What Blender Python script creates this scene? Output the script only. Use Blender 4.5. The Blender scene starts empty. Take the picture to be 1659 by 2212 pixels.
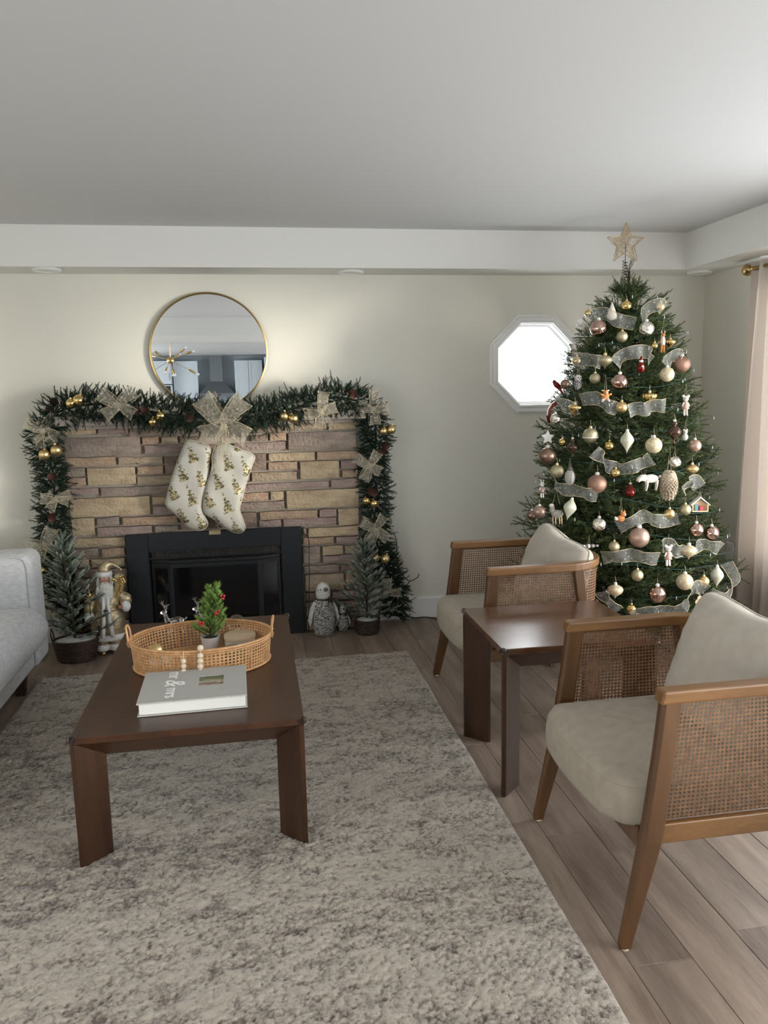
import bpy, math, random
import numpy as np
from mathutils import Vector, Matrix, Euler

# ------------------------------------------------------------------ camera, world, light, exposure
scn = bpy.context.scene
C = bpy.context.scene.collection
PI = math.pi
CAM = np.array([0.0, 0.0, 1.5113])
F_PX, PITCH, YAW, ROLL = 1686.09, 0.15505, 0.16145, -0.020587
fw = np.array([math.sin(YAW)*math.cos(PITCH), math.cos(YAW)*math.cos(PITCH), -math.sin(PITCH)])
rt = np.array([math.cos(YAW), -math.sin(YAW), 0.0])
up = np.cross(rt, fw)
r2 = rt*math.cos(ROLL)+up*math.sin(ROLL)
u2 = -rt*math.sin(ROLL)+up*math.cos(ROLL)
cam = bpy.data.cameras.new('camera')
cam.sensor_fit = 'HORIZONTAL'; cam.sensor_width = 36.0
cam.lens = 36.0*F_PX/1659.0
cam.clip_start = 0.05; cam.clip_end = 100
co = bpy.data.objects.new('camera', cam); C.objects.link(co)
co.matrix_world = Matrix(((r2[0], u2[0], -fw[0], CAM[0]), (r2[1], u2[1], -fw[1], CAM[1]), (r2[2], u2[2], -fw[2], CAM[2]), (0, 0, 0, 1)))
scn.camera = co

world = bpy.data.worlds.new('sky'); scn.world = world; world.use_nodes = True
bg = world.node_tree.nodes['Background']
bg.inputs[0].default_value = (0.95, 0.975, 1.0, 1); bg.inputs[1].default_value = 4.5
sun = bpy.data.lights.new('sun', 'SUN'); sun.energy = 2.1; sun.angle = math.radians(8); sun.color = (1.0, 0.92, 0.80)
so = bpy.data.objects.new('sun', sun); C.objects.link(so)
SUN_DIR = Vector((-1.32, 1.0, -0.03))            # the way the light travels
so.rotation_euler = SUN_DIR.to_track_quat('-Z', 'Y').to_euler()
so.location = (6, -3, 4)
def portal(loc, rot, sx, sy):
    l = bpy.data.lights.new('window_portal', 'AREA'); l.shape = 'RECTANGLE'; l.size = sx; l.size_y = sy
    l.energy = 1; l.cycles.is_portal = True
    o = bpy.data.objects.new('window_portal', l); C.objects.link(o); o.location = loc; o.rotation_euler = rot
portal((3.16, 3.085, 1.275), (0, PI/2, 0), 1.65, 2.27)
portal((3.16, 0.375, 1.275), (0, PI/2, 0), 1.65, 1.95)
portal((-3.36, 0.1, 1.5), (0, -PI/2, 0), 1.2, 2.2)  # portal of the added left window beside the camera
portal((3.16, -1.6, 1.15), (0, PI/2, 0), 1.9, 2.2)
portal((1.825, 5.10, 1.658), (-PI/2, 0, 0), 0.55, 0.55)
portal((3.16, -5.6, 1.5), (0, PI/2, 0), 1.4, 2.4)
portal((-3.36, -4.2, 1.5), (0, -PI/2, 0), 1.2, 3.0)
scn.view_settings.view_transform = 'Standard'; scn.view_settings.look = 'None'
scn.view_settings.gamma = 1.0; scn.view_settings.use_curve_mapping = False
scn.view_settings.exposure = 0.98
scn.cycles.use_denoising = True
scn.cycles.max_bounces = 10; scn.cycles.diffuse_bounces = 5; scn.cycles.glossy_bounces = 5
scn.cycles.transparent_max_bounces = 24; scn.cycles.transmission_bounces = 8
scn.cycles.caustics_reflective = False; scn.cycles.caustics_refractive = False
scn.cycles.sample_clamp_indirect = 6

# ------------------------------------------------------------------ helpers
rnd = random.Random(7)
rng = np.random.default_rng(7)

def ray(px, py):
    return fw + r2*(px-829.5)/F_PX - u2*(py-1106)/F_PX
def on_y(px, py, Y):
    d = ray(px, py); t = Y/d[1]; p = CAM+d*t; return (float(p[0]), Y, float(p[2]))
def on_z(px, py, z):
    d = ray(px, py); t = (z-CAM[2])/d[2]; p = CAM+d*t; return (float(p[0]), float(p[1]), z)

def socket(nt, v):
    return v
def material(name, color=(0.8, 0.8, 0.8), rough=0.5, metal=0.0, spec=None, coat=0.0, sheen=0.0, noise=None, bump=None, trans=0.0, ior=None, alpha=None, stretch=(1, 1, 1)):
    """noise=(scale, colour2, contrast), bump=(scale, strength, distance)"""
    m = bpy.data.materials.new(name); m.use_nodes = True
    nt = m.node_tree; b = nt.nodes['Principled BSDF']
    b.inputs['Base Color'].default_value = (*color, 1); b.inputs['Roughness'].default_value = rough
    b.inputs['Metallic'].default_value = metal
    if spec is not None: b.inputs['Specular IOR Level'].default_value = spec
    if coat: b.inputs['Coat Weight'].default_value = coat; b.inputs['Coat Roughness'].default_value = 0.12
    if sheen: b.inputs['Sheen Weight'].default_value = sheen; b.inputs['Sheen Roughness'].default_value = 0.5
    if trans: b.inputs['Transmission Weight'].default_value = trans
    if ior: b.inputs['IOR'].default_value = ior
    if alpha is not None: b.inputs['Alpha'].default_value = alpha
    tc = mp = None
    if noise or bump:
        tc = nt.nodes.new('ShaderNodeTexCoord'); mp = nt.nodes.new('ShaderNodeMapping')
        mp.inputs['Scale'].default_value = stretch
        nt.links.new(tc.outputs['Object'], mp.inputs[0])
    if noise:
        n = nt.nodes.new('ShaderNodeTexNoise'); n.inputs['Scale'].default_value = noise[0]; n.inputs['Detail'].default_value = 6
        r = nt.nodes.new('ShaderNodeValToRGB'); c = noise[2]
        r.color_ramp.elements[0].position = 0.5-c; r.color_ramp.elements[1].position = 0.5+c
        r.color_ramp.elements[0].color = (*noise[1], 1); r.color_ramp.elements[1].color = (*color, 1)
        nt.links.new(mp.outputs[0], n.inputs['Vector']); nt.links.new(n.outputs['Fac'], r.inputs[0]); nt.links.new(r.outputs[0], b.inputs['Base Color'])
    if bump:
        n = nt.nodes.new('ShaderNodeTexNoise'); n.inputs['Scale'].default_value = bump[0]; n.inputs['Detail'].default_value = 5
        bp = nt.nodes.new('ShaderNodeBump'); bp.inputs['Strength'].default_value = bump[1]; bp.inputs['Distance'].default_value = bump[2]
        nt.links.new(mp.outputs[0], n.inputs['Vector']); nt.links.new(n.outputs['Fac'], bp.inputs['Height']); nt.links.new(bp.outputs[0], b.inputs['Normal'])
    return m

class MB:
    """collects shapes, builds ONE mesh object"""
    def __init__(s): s.v = []; s.f = []; s.n = 0; s.att = None
    def add(s, v, f):
        v = np.asarray(v, float).reshape(-1, 3); s.v.append(v)
        s.f += [tuple(int(i)+s.n for i in q) for q in f]; s.n += len(v); return s
    def box(s, x0, x1, y0, y1, z0, z1):
        v = [(x, y, z) for z in (z0, z1) for y in (y0, y1) for x in (x0, x1)]
        return s.add(v, [(0, 2, 3, 1), (4, 5, 7, 6), (0, 1, 5, 4), (2, 6, 7, 3), (0, 4, 6, 2), (1, 3, 7, 5)])
    def hexa(s, v8):
        return s.add(v8, [(0, 2, 3, 1), (4, 5, 7, 6), (0, 1, 5, 4), (2, 6, 7, 3), (0, 4, 6, 2), (1, 3, 7, 5)])
    def bbox(s, x0, x1, y0, y1, z0, z1, b=0.004):
        """box with chamfered edges"""
        X = (x0, x0+b, x1-b, x1); Y = (y0, y0+b, y1-b, y1); Z = (z0, z0+b, z1-b, z1)
        V = []; idx = {}
        def vi(x, y, z):
            k = (x, y, z)
            if k not in idx: idx[k] = len(V); V.append((X[x], Y[y], Z[z]))
            return idx[k]
        Fc = []
        for ax in range(3):
            for sd in (0, 3):
                q = []
                for (a, c) in ((1, 1), (2, 1), (2, 2), (1, 2)):
                    k = [a, c]; k.insert(ax, sd); q.append(vi(*k))
                if (sd == 0) ^ (ax == 1): q = q[::-1]
                Fc.append(tuple(q))
        for ax in range(3):
            o1, o2 = [i for i in range(3) if i != ax]
            for s1 in (0, 3):
                for s2 in (0, 3):
                    n1 = 1 if s1 == 0 else 2; n2 = 1 if s2 == 0 else 2
                    def mk(a, p, q2):
                        k = [0, 0, 0]; k[ax] = a; k[o1] = p; k[o2] = q2; return vi(*k)
                    Fc.append((mk(1, s1, n2), mk(2, s1, n2), mk(2, n1, s2), mk(1, n1, s2)))
        for sx in (0, 3):
            for sy in (0, 3):
                for sz in (0, 3):
                    nx = 1 if sx == 0 else 2; ny = 1 if sy == 0 else 2; nz = 1 if sz == 0 else 2
                    Fc.append((vi(sx, ny, nz), vi(nx, sy, nz), vi(nx, ny, sz)))
        return s.add(V, Fc)
    def tube(s, pts, r, n=8, closed=False, cap=True, flat=None):
        pts = [np.array(p, float) for p in pts]; L = len(pts)
        rr = r if hasattr(r, '__len__') else [r]*L
        V = []; prev = None
        for i, p in enumerate(pts):
            if closed: d = pts[(i+1) % L]-pts[i-1]
            else: d = pts[min(i+1, L-1)]-pts[max(i-1, 0)]
            d = d/(np.linalg.norm(d)+1e-12)
            if prev is None:
                a = np.array([0, 0, 1.]) if abs(d[2]) < 0.9 else np.array([1., 0, 0])
                prev = np.cross(d, a)
            u = prev-d*np.dot(prev, d); u = u/(np.linalg.norm(u)+1e-12); w = np.cross(d, u); prev = u
            for k in range(n):
                a = 2*PI*k/n
                V.append(p+rr[i]*(u*math.cos(a)+w*math.sin(a)*(flat or 1)))
        Fc = []
        M = L if closed else L-1
        for i in range(M):
            j = (i+1) % L
            for k in range(n):
                k2 = (k+1) % n
                Fc.append((i*n+k, i*n+k2, j*n+k2, j*n+k))
        if cap and not closed:
            Fc.append(tuple(range(n))[::-1]); Fc.append(tuple((L-1)*n+k for k in range(n)))
        return s.add(V, Fc)
    def lathe(s, prof, n=24, o=(0, 0, 0), mod=None, sx=1, sy=1):
        V = []; L = len(prof)
        for (r, z) in prof:
            for k in range(n):
                a = 2*PI*k/n; q = r*(mod(a, z) if mod else 1)
                V.append((o[0]+q*math.cos(a)*sx, o[1]+q*math.sin(a)*sy, o[2]+z))
        Fc = []
        for i in range(L-1):
            for k in range(n):
                k2 = (k+1) % n
                Fc.append((i*n+k, i*n+k2, (i+1)*n+k2, (i+1)*n+k))
        Fc.append(tuple(range(n))[::-1]); Fc.append(tuple((L-1)*n+k for k in range(n)))
        return s.add(V, Fc)
    def ball(s, c, r, n=16, m=10, sc=(1, 1, 1)):
        prof = [(max(1e-4, r*math.sin(PI*i/m)), -r*math.cos(PI*i/m)) for i in range(m+1)]
        v0 = s.n; s.lathe(prof, n)
        a = s.v[-1]; a *= np.array(sc); a += np.array(c); return s
    def prism(s, poly, axis, a, b):
        """extrude 2-D polygon along axis (0,1,2) between a and b"""
        n = len(poly); V = []
        for t in (a, b):
            for p in poly:
                q = list(p); q.insert(axis, t); V.append(q)
        Fc = [tuple(range(n))[::-1], tuple(range(n, 2*n))]
        for i in range(n):
            j = (i+1) % n; Fc.append((i, j, n+j, n+i))
        return s.add(V, Fc)
    def xf(s, M):
        """transform the last added piece"""
        M = np.array(M); a = s.v[-1]; s.v[-1] = a@M[:3, :3].T+M[:3, 3]; return s
    def build(s, name, mat, parent=None, smooth=False, loc=None, rot=None, bevel=None, kind=None, label=None, subsurf=0):
        me = bpy.data.meshes.new(name)
        me.from_pydata(np.concatenate(s.v).tolist(), [], s.f)
        me.validate()
        fix_normals(me)
        return link(name, me, mat, parent, smooth, loc, rot, bevel, kind, label, subsurf)

import bmesh
def fix_normals(me):
    bm = bmesh.new(); bm.from_mesh(me); bmesh.ops.recalc_face_normals(bm, faces=bm.faces); bm.to_mesh(me); bm.free()

def link(name, me, mat, parent=None, smooth=False, loc=None, rot=None, bevel=None, kind=None, label=None, subsurf=0):
    o = bpy.data.objects.new(name, me); C.objects.link(o)
    if mat is not None and not me.materials: me.materials.append(mat)
    if smooth is True: me.shade_smooth()
    elif smooth:
        me.shade_smooth(); me.set_sharp_from_angle(angle=math.radians(smooth))
    if parent: o.parent = parent
    if loc: o.location = loc
    if rot: o.rotation_euler = rot
    if bevel:
        b = o.modifiers.new('bevel', 'BEVEL'); b.width = bevel; b.segments = 2; b.limit_method = 'ANGLE'; b.angle_limit = math.radians(35)
    if subsurf:
        q = o.modifiers.new('subd', 'SUBSURF'); q.levels = subsurf; q.render_levels = subsurf
    if kind: o['kind'] = kind
    if label: o['label'] = label
    return o

def mesh_np(name, V, F, smooth=False, attr=None):
    """fast mesh from numpy: V (n,3), F (m,k) all same k"""
    V = np.ascontiguousarray(V, dtype=np.float32); F = np.ascontiguousarray(F, dtype=np.int32)
    me = bpy.data.meshes.new(name); k = F.shape[1]
    me.vertices.add(len(V)); me.vertices.foreach_set('co', V.ravel())
    me.loops.add(F.size); me.loops.foreach_set('vertex_index', F.ravel())
    me.polygons.add(len(F)); me.polygons.foreach_set('loop_start', np.arange(0, F.size, k, dtype=np.int32))
    if smooth: me.polygons.foreach_set('use_smooth', np.ones(len(F), dtype=bool))
    me.update(calc_edges=True)
    if attr is not None:
        a = me.attributes.new('tip', 'FLOAT', 'POINT'); a.data.foreach_set('value', np.ascontiguousarray(attr, dtype=np.float32))
    return me

def thing(name, label, cat, loc=(0, 0, 0), rot=(0, 0, 0), group=None):
    o = bpy.data.objects.new(name, None); C.objects.link(o); o.empty_display_size = 0.05
    o.location = loc; o.rotation_euler = rot; o['label'] = label; o['category'] = cat
    if group: o['group'] = group
    return o
def tag(o, label, cat, group=None):
    o['label'] = label; o['category'] = cat
    if group: o['group'] = group
    return o
def copy_tree(o, parent=None):
    c = o.copy(); C.objects.link(c); c.parent = parent
    for ch in list(o.children): copy_tree(ch, c)
    return c

# ------------------------------------------------------------------ materials
def wood_mat(name, c1, c2, rough=0.35, scale=3.0, stretch=(1, 12, 12), coat=0.2, rand=0.0, bump=0.15):
    m = bpy.data.materials.new(name); m.use_nodes = True; nt = m.node_tree; b = nt.nodes['Principled BSDF']
    tc = nt.nodes.new('ShaderNodeTexCoord'); mp = nt.nodes.new('ShaderNodeMapping'); mp.inputs['Scale'].default_value = stretch
    oi = nt.nodes.new('ShaderNodeObjectInfo')
    ad = nt.nodes.new('ShaderNodeVectorMath'); ad.operation = 'MULTIPLY_ADD'
    cb = nt.nodes.new('ShaderNodeCombineXYZ')
    for i in range(3): nt.links.new(oi.outputs['Random'], cb.inputs[i])
    ad.inputs[1].default_value = (37, 23, 17)
    nt.links.new(tc.outputs['Object'], ad.inputs[2]); nt.links.new(cb.outputs[0], ad.inputs[0])
    nt.links.new(ad.outputs[0], mp.inputs[0])
    n1 = nt.nodes.new('ShaderNodeTexNoise'); n1.inputs['Scale'].default_value = scale; n1.inputs['Detail'].default_value = 8; n1.inputs['Distortion'].default_value = 0.6
    nt.links.new(mp.outputs[0], n1.inputs['Vector'])
    n2 = nt.nodes.new('ShaderNodeTexNoise'); n2.inputs['Scale'].default_value = scale*9; n2.inputs['Detail'].default_value = 4
    nt.links.new(mp.outputs[0], n2.inputs['Vector'])
    mx = nt.nodes.new('ShaderNodeMath'); mx.operation = 'MULTIPLY_ADD'; mx.inputs[1].default_value = 0.35
    nt.links.new(n2.outputs['Fac'], mx.inputs[0]); nt.links.new(n1.outputs['Fac'], mx.inputs[2])
    r = nt.nodes.new('ShaderNodeValToRGB'); r.color_ramp.elements[0].position = 0.45; r.color_ramp.elements[1].position = 0.9
    r.color_ramp.elements[0].color = (*c2, 1); r.color_ramp.elements[1].color = (*c1, 1)
    nt.links.new(mx.outputs[0], r.inputs[0])
    out = r.outputs[0]
    if rand:
        hs = nt.nodes.new('ShaderNodeHueSaturation')
        mr = nt.nodes.new('ShaderNodeMapRange'); mr.inputs[3].default_value = 1-rand; mr.inputs[4].default_value = 1+rand
        nt.links.new(oi.outputs['Random'], mr.inputs[0]); nt.links.new(mr.outputs[0], hs.inputs['Value'])
        nt.links.new(out, hs.inputs['Color']); out = hs.outputs[0]
    nt.links.new(out, b.inputs['Base Color'])
    b.inputs['Roughness'].default_value = rough
    if coat: b.inputs['Coat Weight'].default_value = coat; b.inputs['Coat Roughness'].default_value = 0.2
    bp = nt.nodes.new('ShaderNodeBump'); bp.inputs['Strength'].default_value = bump; bp.inputs['Distance'].default_value = 0.002
    nt.links.new(mx.outputs[0], bp.inputs['Height']); nt.links.new(bp.outputs[0], b.inputs['Normal'])
    return m

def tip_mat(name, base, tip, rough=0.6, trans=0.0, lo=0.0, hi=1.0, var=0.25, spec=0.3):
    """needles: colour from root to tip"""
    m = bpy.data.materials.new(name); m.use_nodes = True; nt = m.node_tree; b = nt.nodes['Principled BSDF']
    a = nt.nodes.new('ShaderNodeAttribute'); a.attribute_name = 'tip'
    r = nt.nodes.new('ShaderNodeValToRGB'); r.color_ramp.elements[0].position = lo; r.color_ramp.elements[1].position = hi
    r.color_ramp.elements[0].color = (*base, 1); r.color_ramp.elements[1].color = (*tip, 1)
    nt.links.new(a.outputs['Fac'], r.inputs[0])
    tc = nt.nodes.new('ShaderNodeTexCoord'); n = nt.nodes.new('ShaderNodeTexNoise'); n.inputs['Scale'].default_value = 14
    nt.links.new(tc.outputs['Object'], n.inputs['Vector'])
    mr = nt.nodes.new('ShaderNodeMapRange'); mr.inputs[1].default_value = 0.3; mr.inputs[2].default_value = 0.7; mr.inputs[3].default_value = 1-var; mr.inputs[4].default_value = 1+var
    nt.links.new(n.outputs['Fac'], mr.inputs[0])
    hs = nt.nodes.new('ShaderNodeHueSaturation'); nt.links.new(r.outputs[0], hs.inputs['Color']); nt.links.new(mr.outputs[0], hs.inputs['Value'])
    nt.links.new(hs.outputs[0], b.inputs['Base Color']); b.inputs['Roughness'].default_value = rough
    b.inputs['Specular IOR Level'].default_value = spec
    return m

M = {}
M['wall'] = material('wall_paint', (0.74, 0.725, 0.645), 0.75, bump=(180, 0.05, 0.001))
M['ceiling'] = material('ceiling_paint', (0.64, 0.645, 0.645), 0.8, bump=(120, 0.06, 0.001))
M['soffit'] = material('soffit_paint', (0.78, 0.775, 0.745), 0.7)
M['trim'] = material('white_trim', (0.84, 0.84, 0.825), 0.45)
M['gap'] = material('floor_gap', (0.035, 0.028, 0.022), 0.9)
M['plank'] = wood_mat('oak_plank', (0.34, 0.262, 0.208), (0.165, 0.120, 0.092), 0.42, 1.7, (8, 0.9, 1), 0.0, 0.10, 0.4)
M['walnut'] = wood_mat('dark_walnut', (0.064, 0.025, 0.009), (0.028, 0.010, 0.004), 0.40, 2.2, (2, 9, 9), 0.1)
M['walnut_y'] = wood_mat('dark_walnut_lengthwise', (0.064, 0.025, 0.009), (0.028, 0.010, 0.004), 0.38, 2.2, (7, 1, 9), 0.1)
M['walnut_z'] = wood_mat('dark_walnut_upright', (0.058, 0.023, 0.009), (0.026, 0.010, 0.004), 0.34, 2.2, (9, 9, 1), 0.2)
M['side_top'] = wood_mat('brown_walnut', (0.115, 0.050, 0.022), (0.055, 0.022, 0.010), 0.24, 2.2, (1.2, 9, 9), 0.5)
M['chair_wood'] = wood_mat('caramel_ash', (0.24, 0.120, 0.042), (0.135, 0.062, 0.021), 0.34, 2.0, (1.5, 6, 6), 0.3)
M['leg_wood'] = wood_mat('brown_ash', (0.120, 0.056, 0.019), (0.066, 0.029, 0.010), 0.34, 2.0, (6, 6, 1), 0.3)
M['cane'] = material('cane_weave', (0.215, 0.115, 0.058), 0.5, noise=(60, (0.115, 0.058, 0.028), 0.2))
M['rattan'] = material('rattan', (0.62, 0.36, 0.17), 0.5, noise=(50, (0.44, 0.23, 0.10), 0.2))
M['seat'] = material('grey_beige_fabric', (0.40, 0.35, 0.28), 0.95, sheen=0.1, noise=(26, (0.31, 0.268, 0.21), 0.30), bump=(500, 0.5, 0.002))
M['pillow'] = material('pale_grey_fabric', (0.50, 0.455, 0.39), 0.95, sheen=0.1, noise=(22, (0.41, 0.37, 0.31), 0.30), bump=(650, 0.2, 0.001))
M['sofa'] = material('light_grey_linen', (0.60, 0.61, 0.62), 0.92, sheen=0.2, noise=(30, (0.44, 0.45, 0.47), 0.22), bump=(420, 0.5, 0.002), stretch=(1, 1, 3))
M['black'] = material('black_metal', (0.008, 0.009, 0.011), 0.38)
M['black_panel'] = material('black_painted_steel', (0.006, 0.008, 0.011), 0.42, bump=(300, 0.03, 0.0005))
M['black_in'] = material('soot_black', (0.003, 0.003, 0.003), 0.9)
M['fireglass'] = material('dark_fire_glass', (0.004, 0.004, 0.005), 0.08)
M['gold'] = material('shiny_gold', (0.80, 0.58, 0.24), 0.12, 1.0)
M['gold_matte'] = material('satin_gold', (0.74, 0.56, 0.28), 0.38, 1.0)
M['brass'] = material('brushed_brass', (0.62, 0.45, 0.20), 0.28, 1.0)
M['champ'] = material('champagne_glitter', (0.62, 0.56, 0.38), 0.42, 0.8, noise=(400, (0.36, 0.32, 0.20), 0.12), bump=(500, 0.6, 0.002))
M['rose'] = material('rose_gold_mirror', (0.58, 0.39, 0.33), 0.09, 1.0)
M['rose_matte'] = material('matte_rose', (0.48, 0.33, 0.27), 0.42, 0.7)
M['brown_glit'] = material('copper_glitter', (0.28, 0.155, 0.12), 0.45, 0.7, noise=(420, (0.50, 0.31, 0.23), 0.10), bump=(500, 0.7, 0.002))
M['brown_matte'] = material('matte_bronze', (0.30, 0.20, 0.15), 0.34, 0.8)
M['brown_glass'] = material('smoky_brown_glass', (0.10, 0.06, 0.045), 0.06, 0.6)
M['cream'] = material('cream_glitter', (0.60, 0.49, 0.31), 0.5, 0.3, noise=(90, (0.78, 0.69, 0.50), 0.10), bump=(300, 0.5, 0.002))
M['cream_matte'] = material('cream_enamel', (0.68, 0.68, 0.56), 0.32, 0.1, noise=(22, (0.58, 0.60, 0.48), 0.12))
M['silver'] = material('hammered_silver', (0.80, 0.77, 0.68), 0.18, 1.0, bump=(55, 1.0, 0.012))
M['white_orn'] = material('white_porcelain', (0.82, 0.80, 0.76), 0.4)
M['red_glass'] = material('deep_red_glass', (0.15, 0.008, 0.005), 0.07, 0.3)
M['felt_white'] = material('cream_felt', (0.72, 0.66, 0.58), 0.95, sheen=0.5, bump=(160, 0.6, 0.004))
M['felt_grey'] = material('grey_felt', (0.42, 0.39, 0.35), 0.95, sheen=0.5, bump=(160, 0.6, 0.004))
M['felt_dark'] = material('dark_grey_felt', (0.14, 0.13, 0.125), 0.95, bump=(160, 0.6, 0.004))
M['felt_orange'] = material('fox_orange', (0.60, 0.24, 0.07), 0.8)
M['felt_pink'] = material('dusty_pink', (0.56, 0.36, 0.31), 0.9)
M['peach'] = material('pale_wood', (0.80, 0.58, 0.38), 0.6)
M['string'] = material('twine', (0.62, 0.55, 0.42), 0.9)
M['wire'] = material('green_wire', (0.015, 0.075, 0.075), 0.5)
M['dark_wire'] = material('dark_green_wire', (0.006, 0.014, 0.010), 0.6)
M['cable'] = material('black_cable', (0.01, 0.01, 0.01), 0.5)
M['bulb'] = material('clear_bulb', (0.75, 0.78, 0.78), 0.1, spec=0.8)
M['trunk'] = material('dark_trunk', (0.05, 0.035, 0.02), 0.9)
M['needle'] = tip_mat('fir_needles', (0.014, 0.034, 0.010), (0.175, 0.225, 0.075), 0.5, var=0.35)  # sunlit yellow-green is painted into the tip colour
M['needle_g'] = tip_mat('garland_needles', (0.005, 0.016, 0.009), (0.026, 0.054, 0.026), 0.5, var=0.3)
M['frost'] = tip_mat('frosted_needles', (0.060, 0.095, 0.060), (0.50, 0.55, 0.49), 0.7, lo=0.15, hi=1.0, var=0.3)
M['moss'] = tip_mat('bright_needles', (0.05, 0.13, 0.02), (0.34, 0.50, 0.11), 0.5, lo=0.1, var=0.25)
M['cone'] = material('pine_cone', (0.085, 0.030, 0.020), 0.7)
M['star'] = material('champagne_star', (0.55, 0.43, 0.27), 0.3, 0.9)
M['snowfluff'] = material('white_fluff', (0.62, 0.64, 0.65), 0.95, bump=(60, 1.0, 0.01))
M['wicker'] = material('dark_wicker', (0.075, 0.042, 0.028), 0.5, noise=(70, (0.035, 0.02, 0.014), 0.2))
M['fur'] = material('white_fur', (0.84, 0.83, 0.81), 0.95, sheen=0.6, bump=(110, 0.9, 0.006))
M['beard'] = material('white_beard', (0.80, 0.78, 0.72), 0.8, bump=(60, 0.9, 0.006), stretch=(5, 5, 0.7))
M['robe'] = material('gold_brocade', (0.62, 0.52, 0.34), 0.32, 0.55, noise=(38, (0.36, 0.28, 0.16), 0.12), bump=(60, 0.7, 0.006))
M['skin'] = material('doll_skin', (0.50, 0.24, 0.15), 0.5)
M['pewter'] = material('pewter', (0.20, 0.20, 0.22), 0.4, 0.9)
M['white_pot'] = material('white_ceramic', (0.62, 0.60, 0.60), 0.4)
M['berry'] = material('red_berry', (0.36, 0.008, 0.015), 0.15, coat=0.5)
M['beadwood'] = material('pale_bead_wood', (0.72, 0.62, 0.50), 0.6, noise=(40, (0.62, 0.50, 0.38), 0.3))
M['candle'] = material('candle_glass', (0.50, 0.46, 0.40), 0.25)
M['lid'] = wood_mat('beech_lid', (0.62, 0.49, 0.34), (0.52, 0.39, 0.26), 0.5, 2.5, (2, 12, 6), 0.0)
M['greenglass'] = material('green_glass_lid', (0.16, 0.19, 0.12), 0.12, spec=0.7)
M['crystal'] = material('clear_crystal', (0.97, 0.98, 1.0), 0.02, trans=1.0, ior=1.5)
M['guard'] = material('clear_corner_guard', (0.95, 0.95, 0.97), 0.04, trans=1.0, ior=1.3)
M['album'] = material('grey_linen_cover', (0.46, 0.46, 0.435), 0.85, noise=(240, (0.36, 0.36, 0.34), 0.2), bump=(600, 0.4, 0.001), stretch=(1, 3, 1))
M['pages'] = material('album_pages', (0.66, 0.67, 0.66), 0.6)
M['white_print'] = material('white_print', (0.85, 0.85, 0.84), 0.6)
M['mirror'] = material('mirror_glass', (0.86, 0.90, 0.93), 0.0, 1.0)
def clear(name, tint, spec):
    m = bpy.data.materials.new(name); m.use_nodes = True; nt = m.node_tree; out = nt.nodes['Material Output']; nt.nodes.remove(nt.nodes['Principled BSDF'])
    tr = nt.nodes.new('ShaderNodeBsdfTransparent'); tr.inputs[0].default_value = (*tint, 1); gl = nt.nodes.new('ShaderNodeBsdfGlossy'); gl.inputs['Roughness'].default_value = 0.02
    lwn = nt.nodes.new('ShaderNodeLayerWeight'); pw = nt.nodes.new('ShaderNodeMath'); pw.operation = 'POWER'; pw.inputs[1].default_value = 5; nt.links.new(lwn.outputs['Facing'], pw.inputs[0]); lw = nt.nodes.new('ShaderNodeMath'); lw.operation = 'MULTIPLY_ADD'; lw.inputs[1].default_value = 0.8; lw.inputs[2].default_value = spec; nt.links.new(pw.outputs[0], lw.inputs[0]); mx = nt.nodes.new('ShaderNodeMixShader')
    nt.links.new(lw.outputs[0], mx.inputs[0]); nt.links.new(tr.outputs[0], mx.inputs[1]); nt.links.new(gl.outputs[0], mx.inputs[2]); nt.links.new(mx.outputs[0], out.inputs[0]); return m
M['glass'] = clear('window_glass', (0.98, 0.985, 0.985), 0.03)
M['kitchen'] = material('kitchen_white', (0.62, 0.68, 0.72), 0.5)
M['steel'] = material('hood_steel', (0.20, 0.22, 0.24), 0.42, 0.7)
M['oven'] = material('oven_black', (0.02, 0.02, 0.022), 0.2)
M['tile'] = material('kitchen_wall', (0.45, 0.52, 0.57), 0.4)
M['mortar'] = material('mortar', (0.36, 0.315, 0.26), 0.95, bump=(90, 0.8, 0.006))
M['mantel'] = material('slate_mantel', (0.40, 0.345, 0.30), 0.7, noise=(12, (0.27, 0.235, 0.21), 0.3), bump=(40, 0.7, 0.006), stretch=(1, 2, 3))
M['tagm'] = material('beige_tag', (0.42, 0.35, 0.20), 0.5)
M['vent'] = material('floor_vent_black', (0.012, 0.012, 0.012), 0.5)
M['dark_leg'] = material('dark_sofa_leg', (0.035, 0.018, 0.012), 0.4)
M['base_leg'] = material('brown_sofa_base', (0.12, 0.075, 0.05), 0.5)

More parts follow.
